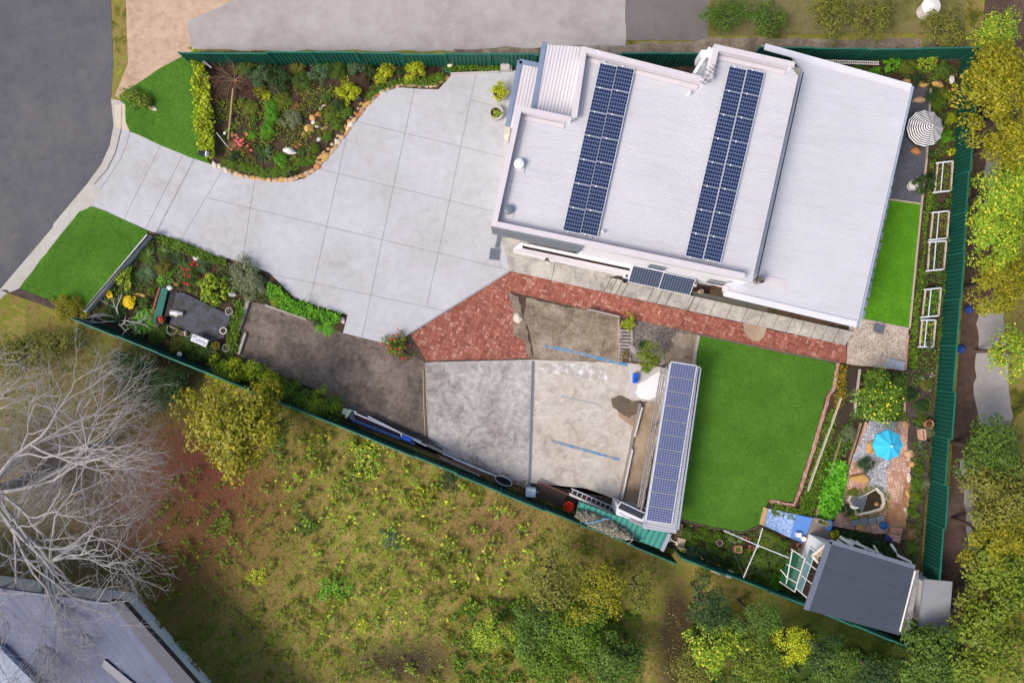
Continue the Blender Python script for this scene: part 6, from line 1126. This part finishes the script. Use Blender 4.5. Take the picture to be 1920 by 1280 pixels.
for i in range(n + 1):
    t = i / n; w_ = .52 * (math.sin(math.pi * min(1, t * .9 + .12)) ** .6) * (1 if t < .8 else max(.05, (1 - t) / .2)); 
    for j in range(9): s_ = (j - 4) / 4; vs.append(A_.lerp(B_, t) + n_ * w_ * s_ + Vector((0, 0, .35 * (1 - s_ * s_) + rng.uniform(-.05, .05) - (.5 if abs(s_) == 1 else 0))))
for i in range(n):
    for j in range(8): a = i * 9 + j; fs.append((a, a + 9, a + 10, a + 1))
def camo():
    m, N, L, b = newmat('camouflage_net'); setb(b, .9, 0, .1); p = geo(N); vo = N.new('ShaderNodeTexVoronoi'); vo.inputs['Scale'].default_value = 5; n = noise(N, L, p, 4, 3); L.new(n.outputs['Color'], vo.inputs['Vector']); vo.inputs['Scale'].default_value = 9
    sx = N.new('ShaderNodeSeparateColor'); L.new(vo.outputs['Color'], sx.inputs[0]); r = ramp(N, [(0, S(70, 66, 58)), (.3, S(120, 116, 100)), (.55, S(150, 150, 132)), (.7, S(84, 92, 80)), (.85, S(176, 172, 156))]); r.color_ramp.interpolation = 'CONSTANT'; L.new(sx.outputs[0], r.inputs[0]); L.new(r.outputs[0], b.inputs['Base Color']); return m
obj('net_cover', mb.add(vs, fs), camo(), boat); mb = MB()
for i in range(1, 8): t = i / 8; q = A_.lerp(B_, t); mb.tube([q + n_ * .45, q + Vector((0, 0, .42)), q - n_ * .45], .02, 5)
obj('straps', mb, M_rust, boat); rp = thing('rope', P(1110, 962, .9), 'pale blue rope across the camouflaged boat', 'rope'); obj('rope', MB().tube([P(1092, 969, 1.0), P(1112, 966, 1.1), P(1130, 960, 1.1), P(1136, 961, 1.0)], .025, 6), plain('blue_rope', S(96, 168, 214), .6), rp)
g_ = thing('lean_to', P(1225, 1010, 0), 'teal corrugated lean-to roof at the foot of the carport', 'lean-to'); M_teal = corr_mat('teal_sheet', S(70, 150, 134), (.9, -.42, 0), .3, .55, .5)
obj('roof', MB().prism(P2([(1208, 981), (1255, 999), (1242, 1031), (1170, 1003), (1080, 962), (1086, 940), (1150, 965)], .9 + 1.1), 1.9, 1.95), M_teal, g_); obj('gutter', MB().bar(P(1256, 1000, 2.0), P(1241, 1032, 2.0), .18, .1), plain('grey_gutter', S(160, 160, 172), .5), g_)
g_.location.z = 0
for q in ((1210, 985), (1250, 1000), (1176, 1000)): obj('post', MB().box(P(*q, 1.0), (.08, .08, 1.9)), M_rust, g_)
for o_ in [x for x in C.objects if x.parent == boat]: o_.location.z += 1.35
boat['label'] = 'long pointed boat under a camouflage net lying on the teal lean-to roof'; rp.location.z += 1.3; rp['label'] = 'pale blue rope across the camouflage net'
cv = thing('camper_top', P(1182, 968, 0), 'white box with a dark solar panel on top beside the ladder', 'camper'); obj('box_body', MB().prism(P2([(1158, 945), (1211, 969), (1208, 995), (1155, 966)], 1.9), .1, 1.9), plain('camper_white', S(214, 214, 222), .5, 0, .05), cv, bevel=.04)
obj('roof_hatch', MB().box(P(1192, 979, 1.93), (.75, .16, .06), rz=R(-25)), plain('hatch_grey', S(150, 140, 150), .5), cv); obj('roof_channel', MB().bar(P(1160, 962, 1.92), P(1200, 984, 1.92), .05, .06), M_whp, cv)
PV = panel_me(1.45, .42, cells_mat('thin_cells', 10, 3, 1.43, .4, S(26, 26, 34), S(70, 74, 88), .12)); panel(PV, cv, P(1184, 957, 2.1), (R(20), 0, R(-25)))
# ------------------------------------------------------------ rear garden objects
def umbrella(x, y, z, r, n, label, mats, stripes, hgt, tip=(0, 0), pole=True, sag=.0):
    t = thing('umbrella', P(x, y, z), label, 'umbrella'); c = P(x, y, hgt); tipv = Vector((tip[0], tip[1], 0)); mb = MB(); K = stripes * 2
    def pt(i, k):
        f = k / K; a = math.tau * (i / 2) / n; rad = r * f * (1 if i % 2 == 0 else math.cos(math.pi / n) * (1 - .03 * f)); return c + tipv * (1 - f) + Vector((rad * math.cos(a), rad * math.sin(a), r * .42 * (1 - f) - .04 * (i % 2) * f))
    for k in range(K):
        for i in range(2 * n):
            vs = [pt(i, k), pt(i + 1, k), pt(i + 1, k + 1), pt(i, k + 1)]; mb.add(vs, [(3, 2, 1, 0)] if k else [(3, 2, 1)], (k % 2) if len(mats) > 1 else 0)
    for i in range(2 * n): a, b = pt(i, K), pt(i + 1, K); mb.add([a, b, b - Vector((0, 0, .1)), a - Vector((0, 0, .1))], [(0, 1, 2, 3)], len(mats) - 1)
    obj('canopy', mb, mats, t); obj('pole', MB().tube([P(x, y, z) , c + tipv + Vector((0, 0, r * .45))], .03, 8), M_whp, t); obj('base', MB().lathe(P(x, y, z), [(.28, 0), (.25, .08), (.05, .1), (.05, .25), (.01, .25)], 16), M_cpot, t)
    rb = MB()
    for i in range(n): a = math.tau * i / n; rb.bar(c + tipv + Vector((0, 0, r * .38)), c + Vector((r * .98 * math.cos(a), r * .98 * math.sin(a), -.03)), .015, .015)
    obj('ribs', rb, M_black, t); obj('finial', MB().lathe(c + tipv + Vector((0, 0, r * .43)), [(.05, 0), (.05, .05), (.01, .08)], 10), M_whp, t)
umbrella(1734, 241, ZR, 1.0, 12, 'large round black and white striped umbrella behind the house', [plain('white_canvas', S(226, 222, 222), .9, 0, .03), plain('black_canvas', S(44, 40, 44), .9, 0, .05)], 11, 2.9, tip=(.12, .02))
umbrella(1665, 834, ZR, .81, 8, 'bright sky blue umbrella in the paved garden below the citrus tree', [plain('blue_canvas', S(62, 184, 222), .9, 0, .04)], 3, 2.6)
bw = pot(1708, 349, 10, .25, plain('stone_bowl', S(170, 164, 158), .9, 0, .1), 'round stone bowl full of white pebbles beside the dark gravel shrub', z=ZR + .04, soil=False, cat='bowl', rim=.15); obj('white_stones', MB().lathe(P(1709, 349, ZR + .2), [(.25, 0), (.1, .05), (.01, .06)], 16), plain('white_gravel', S(216, 212, 210), .9, 0, .2, 40), bw)
tr = thing('trellis', P(1595, 118, ZR), 'white lattice trellis lying along the top right fence', 'trellis'); mb = MB()
for i in range(26): x = 1546 + i * 4; mb.bar(P(x, 113 + i * .15, ZR + .6), P(x + 1, 119 + i * .15, ZR + .6), .025, .03)
mb.bar(P(1545, 113, ZR + .6), P(1648, 116.5, ZR + .6), .04, .04); mb.bar(P(1545, 118, ZR + .6), P(1648, 121, ZR + .6), .04, .04); obj('lattice', mb, plain('white_lattice', S(216, 210, 206), .7), tr)
def raised_bed(pts, label, z=ZR, covers='cover', mesh_=True):
    t = thing('raised_bed', P(pts[0][0], pts[0][1], z), label, 'raised bed'); mb = MB()
    for i in range(4): mb.bar(P(*pts[i], z + .3), P(*pts[(i + 1) % 4], z + .3), .07, .3)
    obj('frame', mb, plain('pale_sleeper', S(196, 186, 172), .8, 0, .15, 8), t); obj('bed_soil', MB().prism(P2(pts, z + .38), z, z + .38), M_soil, t)
    mb = MB()
    for i in (0, 2): mb.bar(P(*pts[i], z + .75) , P(*pts[i + 1], z + .75), .07, .06)
    a, b = pts[0], pts[3]; m1 = [(pts[0][0] * .55 + pts[1][0] * .45), (pts[0][1] * .55 + pts[1][1] * .45)]; m2 = [(pts[3][0] * .55 + pts[2][0] * .45), (pts[3][1] * .55 + pts[2][1] * .45)]
    mb.bar(P(*m1, z + .75), P(*m2, z + .75), .04, .04)
    for q in pts: mb.bar(P(*q, z), P(*q, z + .78), .05, .05)
    obj('cover_frame', mb, plain('frame_white', S(212, 218, 228), .5), t)
    inner = [(p[0] * .86 + .14 * sum(q[0] for q in pts) / 4, p[1] * .92 + .08 * sum(q[1] for q in pts) / 4) for p in pts]
    o = bed('vegetable_plants', inner, z + .4, .2, 260, .09, covers, parent=t, lmin=-9); o.parent = t; o.location = Vector(o.location) - WL[t]
for pts, lb, cc in (([(1756, 306), (1784, 303), (1780, 358), (1750, 361)], 'uppermost raised garden bed with white frame by the right fence', 'moss'), ([(1747, 399), (1777, 396), (1773, 447), (1742, 450)], 'second raised garden bed down the right fence, nearly bare', 'olive'), ([(1741, 454), (1772, 452), (1767, 505), (1737, 508)], 'third raised garden bed down the right fence, green leaved', 'mid'), ([(1733, 543), (1762, 540), (1757, 592), (1727, 595)], 'fourth raised garden bed down the right fence', 'bright'), ([(1727, 600), (1752, 600), (1747, 650), (1722, 650)], 'lowest raised garden bed, with a round pot in it', 'lime')): raised_bed(pts, lb, covers=cc)
pot(1734, 645, 6, .4, plain('green_pot', S(96, 124, 112), .6), 'round grey green pot in the lowest raised bed', z=ZR + .45)
pot(1735, 793, 8, .4, M_terra, 'round terracotta pot right of the brick pavers', z=ZR + .05); pot(1730, 833, 8, .35, plain('dark_green_pot', S(60, 84, 70), .5), 'round dark green pot below the long trough planter', z=ZR + .05)
tg = thing('trough_planter', P(1728, 815, ZR), 'rectangular pink stone trough planter beside the blue umbrella', 'planter'); mb = MB(); pts = [(1724, 804), (1731, 804), (1732, 823), (1726, 823)]
for i in range(4): mb.bar(P(*pts[i], ZR + .25), P(*pts[(i + 1) % 4], ZR + .25), .07, .4)
obj('trough', mb, plain('pink_stone', S(200, 160, 140), .8), tg); obj('potting_soil', MB().prism(P2(pts, ZR + .3), ZR, ZR + .3), M_soil, tg)
for (x, y, a, b, m, rz, lb) in [(1632, 838, 8, 14, 4, -15, 'golden slab of rock left of the blue umbrella'), (1612, 895, 17, 9, 4, -10, 'large golden rock above the garden pond'), (1705, 850, 9, 9, 0, 0, 'sandstone rock right of the blue umbrella'), (1709, 870, 5, 5, 4, 0, 'golden stone below the sandstone rock by the pavers'), (1703, 895, 4, 9, 1, 0, 'upright pale stone in the row along the mulch, upper'), (1702, 925, 4, 10, 4, 5, 'golden stone in the row along the mulch'), (1698, 955, 4, 7, 1, 0, 'pale stone at the lower end of the mulch'), (1614, 990, 10, 8, 4, 0, 'mossy golden rock below the garden pond'), (1700, 795, 4, 8, 4, 20, 'golden stone above the pink pavers')]: rock(x, y, a, b, m, lb, rz=rz, z=ZR + .06)
# garden pond
gp = thing('garden_pond', P(1625, 940, ZR), 'kidney shaped pond with pale stone rim, dark water and a grille', 'pond')
ring = [(1598, 930), (1612, 934), (1628, 926), (1642, 918), (1652, 928), (1655, 942), (1650, 952), (1630, 958), (1608, 962), (1602, 950), (1594, 938)]
cx_, cy_ = 1626, 940; outr = [(cx_ + (x - cx_) * 1.18, cy_ + (y - cy_) * 1.22) for x, y in ring]; mb = MB(); n = len(ring); O = P2(outr, ZR + .2); I = P2(ring, ZR + .2)
for i in range(n): j = (i + 1) % n; mb.add([O[i], O[j], I[j], I[i], O[i] - Vector((0, 0, .2)), O[j] - Vector((0, 0, .2)), I[j] - Vector((0, 0, .1)), I[i] - Vector((0, 0, .1))], [(0, 3, 2, 1), (0, 1, 5, 4), (2, 3, 7, 6)])
obj('stone_rim', mb, RM[1], gp, recalc=True); obj('water', MB().prism(P2(ring, ZR + .12), ZR, ZR + .12), plain('brown_water', S(58, 46, 14), .08, 0, .4, 2, .5), gp)
mb = MB()
for i in range(9): mb.bar(P(1626 - i * 3.2, 927 + i * .3, ZR + .22), P(1616 - i * 2.6, 960 - i * 2.4, ZR + .22), .035, .03)
obj('grille', mb, plain('grille_metal', S(150, 158, 170), .4, .4), gp); obj('liner', MB().prism(P2([(1594, 932), (1608, 936), (1602, 955), (1594, 942)], ZR + .19), ZR + .13, ZR + .19), plain('liner', S(70, 72, 76), .7), gp)
obj('fountain', MB().lathe(P(1643, 944, ZR + .1), [(.12, 0), (.1, .1), (.04, .14), (.01, .2)], 12), RM[4], gp)
bed('ground_cover', [(1600, 922), (1622, 912), (1645, 908), (1662, 920), (1668, 945), (1655, 965), (1610, 972), (1606, 967), (1650, 958), (1659, 942), (1654, 924), (1642, 914), (1610, 930)], ZR, .2, 420, .08, 'cover', 'ring of small green leaves around the garden pond', 'ground cover')
sg = thing('statue', P(1599, 952, ZR), 'small white swan-like statue at the lower left rim of the garden pond', 'statue'); q = P(1599, 950, ZR + .25); obj('figure', MB().tube([q + Vector((-.14, .05, 0)), q, q + Vector((.14, -.05, .02)), q + Vector((.2, .02, .18)), q + Vector((.14, .07, .26))], [.05, .13, .09, .04, .03], 9), M_whp, sg, smooth=True)
for i, (x, y) in enumerate(((1603, 980), (1618, 977), (1634, 976), (1650, 972))): obj('paving_slab', MB().box(P(x, y, ZR + .12), (.44, .34, .06), rz=R(6 + i * 4)), plain('grey_slab_stone', S(128, 134, 136), .9), label='curved grey stone slab in the row below the garden pond', cat='paver', group='grey slabs below the pond')
# blue steps, deck, shed
stp = thing('blue_steps', P(1475, 980, ZR), 'wide blue painted steps, faded at the left, beside the middle lawn', 'steps'); Mfade = paint_mat('faded_blue', S(192, 206, 232), S(116, 154, 214), 7, .44); Mblu = plain('blue_paint_wood', S(96, 140, 210), .6, 0, .08)
tl, tr_, bl_, br_ = (1441, 953), (1525, 971), (1434, 986), (1511, 1021)
for i in range(8):
    f0, f1 = i / 8, (i + 1) / 8 - .006; L4 = lambda a, b, f: (a[0] + (b[0] - a[0]) * f, a[1] + (b[1] - a[1]) * f); z = ZR + .12 + i * .03
    obj('tread', MB().prism(P2([L4(tl, tr_, f0), L4(tl, tr_, f1), L4(bl_, br_, f1), L4(bl_, br_, f0)], z), ZR, z), Mfade if i < 5 else Mblu, stp)
obj('landing', MB().prism(P2([(1432, 950), (1440, 953), (1433, 986), (1424, 982)], ZR + .14), ZR, ZR + .14), plain('tan_board', S(190, 160, 116), .8, 0, .15), stp)
Zd = ZR + .45
dk = thing('deck', P(1530, 1010, ZR), 'grey timber deck at the foot of the blue steps by the shed', 'deck'); obj('deck_boards', MB().prism(P2([(1527, 970), (1549, 984), (1563, 1000), (1558, 1020), (1512, 1048), (1500, 1036)], Zd), ZR, Zd), corr_mat('deck_boards', S(138, 126, 118), (.55, -.83, 0), .14, .55, .8, width=.1), dk)
mt = thing('doormat', P(1529, 1022, Zd), 'black rectangular doormat on the grey deck', 'doormat'); obj('mat', MB().box(P(1529, 1021, Zd + .015), (.95, .48, .02), rz=R(28)), plain('black_mat', S(42, 42, 46), .9), mt)
bp = thing('blue_cover', P(1553, 986, ZR), 'bright blue board standing at the right of the deck', 'board'); obj('board', MB().prism(P2([(1556, 974), (1561, 978), (1560, 990), (1552, 998), (1548, 988)], Zd + .1), ZR, Zd + .1), Mblu, bp)
pb_ = thing('planter_box', P(1541, 978, ZR), 'grey timber planter with lime leaves at the top of the deck', 'planter'); mb = MB(); pts = [(1530, 970), (1552, 977), (1551, 985), (1529, 978)]
for i in range(4): mb.bar(P(*pts[i], ZR + .35), P(*pts[(i + 1) % 4], ZR + .35), .05, .5)
obj('frame', mb, M_tim, pb_); o = bed('planting', pts, ZR + .45, .2, 500, .1, 'lime'); o.parent = pb_; o.location = Vector(o.location) - WL[pb_]
pot(1561, 1003, 6, .4, plain('brown_box', S(96, 66, 54), .7), 'brown pot with a yellow green plant at the shed corner', z=Zd); plant(1564, 1001, 8, 'yellow', 'yellow green plant in the brown pot at the shed corner', 'small', z=Zd + .3)
for (x, y, lb, m) in ((1497, 1002, 'white square plastic container at the edge of the blue steps', 's'), (1504, 1008, 'white round bucket lid beside the square container', 'r')):
    t = thing('container', P(x, y, ZR + .3), lb, 'container'); obj('container_body', (MB().box(P(x, y, ZR + .42), (.26, .24, .24), rz=R(-5)) if m == 's' else MB().lathe(P(x, y, ZR + .3), [(.12, 0), (.14, .22), (.13, .24), (.01, .24)], 18)), M_whp, t)
shed = thing('shed', P(1610, 1100, ZR), 'white walled shed with dark grey corrugated roof in the lower right corner', 'shed')
Zs = 3.9; rc = P2([(1555, 1014), (1715, 1062), (1686, 1190), (1511, 1142)], Zs)
M_dgr = corr_mat('charcoal_sheet', S(72, 78, 90), (.26, .965, 0), .12, .75, .5, width=.25, patch=.1)
obj('roof', MB().prism(rc, Zs - .08, Zs), M_dgr, shed); tr2 = MB(); M_trim = plain('charcoal_trim', S(104, 110, 124), .5, 0, .08)
for i, wd in ((3, .28), (0, .2)): 
    a, b = rc[i] + Vector((0, 0, .02)), rc[(i + 1) % 4] + Vector((0, 0, .02)); tr2.bar(a, b, wd, .06)
obj('roof_trim', tr2, M_trim, shed); obj('gutter', MB().bar(rc[1] + Vector((.02, -.2, -.02)), rc[2] + Vector((.02, .2, -.02)), .06, .1), M_whp, shed)
wsh = shrink(rc, .35); obj('wall', MB().prism(wsh, ZR, Zs - .09), M_wall, shed)
a, b = wsh[3], wsh[0]; a = Vector((a.x, a.y, 0)); b = Vector((b.x, b.y, 0)); u_ = (b - a).normalized(); n_ = Vector((-u_.y, u_.x, 0))
if n_.x > 0: n_ = -n_
Lw = (b - a).length; rzw = math.atan2(u_.y, u_.x)
wf = obj('window', MB().box(a + u_ * Lw * .40 + n_ * .03 + Vector((0, 0, 2.45)), (2.35, .08, 1.5), rz=rzw), M_wall, shed)
for i in range(3):
    for j in range(2): obj('pane', MB().box(a + u_ * (Lw * .40 - .76 + i * .76) + n_ * .075 + Vector((0, 0, 2.1 + j * .72)), (.68, .03, .62), rz=rzw), plain('blue_glass', S(120, 150, 160), .15, 0, .3, 6) if j == 0 else plain('brown_glass', S(60, 40, 34), .15), wf)
en = obj('porch_roof', MB().prism(P2([(1524, 1040), (1553, 1016), (1560, 1025), (1536, 1052)], 3.0), 2.9, 3.0), corr_mat('tan_boards', S(196, 176, 150), (.6, .8, 0), .2, .8), shed)
obj('porch_beam', MB().bar(P(1522, 1041, 3.02), P(1554, 1015, 3.02), .1, .1).bar(P(1522, 1041, 3.02), P(1540, 1062, 3.02), .1, .1), M_whp, shed); obj('porch_post', MB().box(P(1527, 1040, 1.9), (.1, .1, 2.2)), M_whp, shed)
mb = MB()
for a_, b_, w_ in (((1575, 1006), (1600, 1022), .16), ((1585, 1010), (1640, 1034), .09), ((1592, 1010), (1655, 1040), .07), ((1606, 1014), (1625, 1030), .06), ((1638, 1022), (1650, 1040), .06), ((1570, 1012), (1585, 1022), .1)): mb.bar(P(*a_, 2.6), P(*b_, 3.3), w_, .07)
obj('awning_frame', mb, M_whp, shed); obj('downpipe', MB().tube([P(1671, 1020, 2.2), P(1678, 1030, 2.6), P(1684, 1041, 3.2), P(1707, 1053, 3.5), P(1708, 1058, 3.6)], .07, 8), M_whp, shed)
nr = thing('side_roof', P(1722, 1120, ZR), 'narrow pale grey roof strip between the shed and the right fence', 'roof'); obj('roof', MB().prism(P2([(1717, 1068), (1724, 1068), (1706, 1185), (1694, 1190)], ZR + 1.6), ZR, ZR + 1.6), M_slab, nr)
nf = thing('netted_frame', P(1488, 1065, ZR), 'white pipe frame covered in green netting beside the shed', 'garden frame'); mb = MB(); zt = ZR + 1.2
for a_, b_ in (((1484, 1029), (1509, 1046)), ((1475, 1057), (1505, 1072)), ((1473, 1080), (1497, 1094)), ((1462, 1090), (1490, 1109)), ((1509, 1046), (1490, 1109)), ((1486, 1030), (1474, 1094)), ((1463, 1067), (1475, 1080))): mb.tube([P(*a_, zt), P(*b_, zt)], .028, 6)
for q in ((1484, 1029), (1509, 1046), (1490, 1109), (1462, 1090)): mb.tube([P(*q, ZR), P(*q, zt)], .028, 6)
obj('pipe_frame', mb, M_whp, nf); mb = MB()
def netp(s, t): a_, b_, c_, d_ = (1484, 1029), (1509, 1046), (1490, 1109), (1462, 1090); return P((a_[0] * (1 - s) + b_[0] * s) * (1 - t) + (d_[0] * (1 - s) + c_[0] * s) * t, (a_[1] * (1 - s) + b_[1] * s) * (1 - t) + (d_[1] * (1 - s) + c_[1] * s) * t, zt - .04)
for i in range(17): mb.bar(netp(i / 16, 0), netp(i / 16, 1), .018, .01)
for i in range(29): mb.bar(netp(0, i / 28), netp(1, i / 28), .018, .01)
obj('net', mb, plain('green_net', S(40, 112, 84), .7), nf)
bed('ground_cover', [(1488, 1036), (1505, 1048), (1488, 1104), (1466, 1088)], ZR, .4, 300, .12, 'dark', 'dark leafy planting under the green netting', 'ground cover')
ch = thing('clothes_hoist', P(1421, 1022, ZR), 'rotary clothes hoist with four white arms in the lower garden', 'clothes hoist'); zt = ZR + 1.9; c0 = P(1421, 1022, zt); ends = [P(1357, 994, zt), P(1430, 989, zt), P(1479, 1045, zt), P(1394, 1082, zt)]
obj('pole', MB().tube([P(1421, 1022, ZR), c0], .04, 10), Mwt, ch); obj('hub', MB().lathe(c0 - Vector((0, 0, .08)), [(.08, 0), (.08, .14), (.01, .16)], 12), Mwt, ch)
for e in ends: obj('arm', MB().tube([c0 - Vector((0, 0, .05)), e], .03, 7), plain('white_arm', S(206, 206, 208), .5), ch)
mb = MB()
for f in (.6, .8, .97):
    for i in range(4): mb.tube([c0.lerp(ends[i], f), c0.lerp(ends[(i + 1) % 4], f)], .005, 4)
obj('wires', mb, plain('wire', S(96, 100, 104), .5), ch)
for (x, y, r, m, lb) in ((1346, 1014, 6, M_path, 'round woven grey brown basket in the lower garden'), (1406, 1023, 4.5, M_terra, 'round terracotta pot left of the hoist centre'), (1392, 1005, 4, M_terra, 'small terracotta pot under the left hoist arm'), (1496, 1020, 5.5, plain('pink_pot', S(200, 120, 104), .7), 'pink round pot below the blue steps'), (1399, 1007, 3, M_terra, 'tiny pot beside the small terracotta pot')): pot(x, y, r, .35, m, lb, z=ZR + .03)
sp_ = thing('square_planter', P(1383, 1027, ZR), 'square terracotta edged planter full of bright green leaves', 'planter'); mb = MB(); pts = [(1377, 1022), (1389, 1022), (1388, 1034), (1376, 1032)]
for i in range(4): mb.bar(P(*pts[i], ZR + .25), P(*pts[(i + 1) % 4], ZR + .25), .06, .4)
obj('frame', mb, M_terra, sp_); o = bed('planting', pts, ZR + .3, .15, 700, .08, 'vivid'); o.parent = sp_; o.location = Vector(o.location) - WL[sp_]
rock(1373, 1012, 7, 6, 3, 'grey white rock left of the square green planter', z=ZR); rock(1386, 1015, 5, 4, 3, 'small pale rock above the square green planter', z=ZR)
tbk = thing('timber_stack', P(1272, 990, ZR), 'stack of brown planks beside the end of the carport', 'planks'); 
for i in range(5): obj('plank', MB().bar(P(1270 + i * 2.4, 980 + i * .6, ZR + .3), P(1267 + i * 2.4, 1003 + i * .6, ZR + .3), .055, .05), plain('brown_plank', S(112, 88, 74), .9, 0, .25, 9), tbk)
cr_ = thing('chair', P(1262, 1022, ZR), 'old cream plastic garden chair by the lower fence near the lean-to', 'chair'); q = P(1273, 1012, ZR); Mcr = plain('cream_plastic', S(176, 160, 132), .6)
obj('seat', MB().box(q + Vector((0, 0, .42)), (.45, .45, .04), rz=R(-15)), Mcr, cr_); obj('backrest', MB().box(q + Vector((-.02, -.22, .68)), (.42, .04, .45), rz=R(-15)), Mcr, cr_)
for dx, dy in ((-.18, -.18), (.18, -.18), (-.18, .18), (.18, .18)): obj('leg', MB().box(q + Vector((dx, dy, .2)), (.04, .04, .42)), Mcr, cr_)
tw = thing('white_frame', P(1262, 1018, ZR), 'white metal frame end beside the timber stack', 'frame'); obj('frame', MB().tube([P(1255, 1015, ZR + .6), P(1256, 1011, ZR + .6), P(1269, 1017, ZR + .6), P(1268, 1021, ZR + .6)], .03, 6), M_whp, tw)
ty = thing('tray', P(1343, 1066, ZR), 'white framed dark tray at the lower fence', 'tray'); mb = MB(); pts = [(1335, 1062), (1352, 1070), (1349, 1076), (1332, 1068)]
for i in range(4): mb.bar(P(*pts[i], ZR + .3), P(*pts[(i + 1) % 4], ZR + .3), .06, .12)
obj('frame', mb, M_whp, ty); obj('tray_bottom', MB().prism(P2(pts, ZR + .28), ZR + .2, ZR + .28), M_black, ty)
ty = thing('tray', P(1367, 1075, ZR), 'small white tray right of the dark framed one', 'tray'); obj('tray_body', MB().box(P(1368, 1076, ZR + .25), (.3, .4, .1), rz=R(-20)), M_whp, ty, bevel=.02)
bk = pot(1308, 1043, 5, .3, M_whp, 'white bucket under the broad shrub near the lower fence', z=ZR); 
sc = thing('toy_heap', P(1660, 1008, ZR), 'blue and pink plastic basin and cloth beside the brick steps', 'basin'); obj('basin', MB().lathe(P(1655, 984, ZR + .08), [(.15, 0), (.22, .14), (.2, .15), (.15, .03), (.01, .03)], 16), plain('basin_blue', S(40, 110, 176), .4), sc); obj('cloth', MB().tube([P(1660, 1004, ZR + .2), P(1664, 1008, ZR + .3), P(1672, 1014, ZR + .15)], [.12, .16, .1], 8), plain('navy_cloth', S(56, 60, 120), .9, 0, .5, 12), sc)
bs = thing('brick_steps', P(1679, 1005, ZR), 'small block of brick steps behind the shed near the right fence', 'steps'); obj('steps', MB().prism(P2([(1670, 985), (1693, 992), (1690, 1004), (1668, 997)], ZR + .15), ZR, ZR + .15).prism(P2([(1668, 998), (1690, 1005), (1687, 1018), (1665, 1011)], ZR + .25), ZR, ZR + .25), M_brick2, bs)
# ------------------------------------------------------------ neighbours' buildings
nh = thing('neighbour_house', P(150, 1220, 0), 'neighbouring house with a blue grey roof at the lower left corner', 'house'); zn = 3.6
obj('roof', MB().prism(P2([(-220, 1060), (20, 1105), (170, 1125), (215, 1130), (345, 1290), (520, 1500), (-220, 1500)], zn), zn - .15, zn), corr_mat('blue_grey_sheet', S(80, 90, 120), (.8, .6, 0), .3, .97, .5, patch=.3, bs=.1), nh)
obj('gutter', MB().prism(P2([(205, 1126), (230, 1128), (375, 1290), (560, 1500), (505, 1500), (335, 1290)], zn + .05), zn - .3, zn + .05), plain('navy_gutter', S(58, 60, 76), .5, 0, .2), nh)
obj('wall', MB().prism(P2([(-200, 1100), (190, 1150), (480, 1480), (-200, 1480)], 3), 0, 3.3), M_wall, nh); obj('white_roof', MB().prism(P2([(-220, 1175), (0, 1215), (85, 1300), (85, 1500), (-220, 1500)], zn + .3), zn, zn + .3), plain('pale_roof', S(158, 166, 186), .6, 0, .04), nh)
obj('skylight', MB().prism(P2([(196, 1236), (262, 1290), (250, 1300), (190, 1248)], zn + .1), zn, zn + .1), plain('dark_skylight', S(40, 50, 84), .3), nh)
ns = thing('neighbour_shed', P(1765, 1135, 0), 'small flat grey roofed shed outside the right fence', 'shed'); obj('roof', MB().prism(P2([(1733, 1085), (1786, 1090), (1778, 1192), (1722, 1178)], 2.2), 2.1, 2.2), plain('grey_membrane', S(140, 142, 148), .8, 0, .08, 2), ns); obj('wall', MB().prism(P2([(1736, 1092), (1778, 1096), (1772, 1180), (1730, 1170)], 2.0), 0, 2.08), M_wall, ns)
wb = thing('bin', P(1730, 22, 0), 'white round bin in the upper neighbouring garden', 'bin'); obj('bin_body', MB().lathe(P(1731, 24, 0), [(.4, 0), (.5, .7), (.52, .75), (.1, .9), (.01, .9)], 20), M_whp, wb)
tp = thing('tarpaulin', P(1850, 128, 0), 'folded orange brown tarpaulin outside the top right corner', 'tarpaulin'); obj('sheet', MB().prism(P2([(1838, 120), (1868, 116), (1872, 130), (1845, 138)], .4), 0, .4), plain('orange_tarp', S(160, 78, 46), .7), tp, bevel=.05)
ct_ = thing('water_tank', P(1860, 190, 0), 'dark navy rectangular bin outside the right fence', 'bin'); obj('bin_body', MB().prism(P2([(1850, 165), (1874, 166), (1872, 215), (1848, 212)], 1.1), 0, 1.1), plain('navy_bin', S(52, 52, 70), .5), ct_, bevel=.04); obj('lid', MB().prism(P2([(1849, 164), (1875, 165), (1874, 190), (1849, 190)], 1.16), 1.1, 1.16), plain('navy_lid', S(60, 60, 78), .5), ct_)
for (x, y, lb) in ((1814, 580, 'small blue bag outside the right fence level with the rear lawn'), (1800, 654, 'small blue bag outside the right fence level with the pebbles')):
    t = thing('bag', P(x, y, 0), lb, 'bag'); obj('bag_body', MB().lathe(P(x, y, 0), [(.2, 0), (.24, .15), (.12, .32), (.04, .36), (.01, .4)], 12), plain('blue_bag', S(40, 70, 140), .6), t)
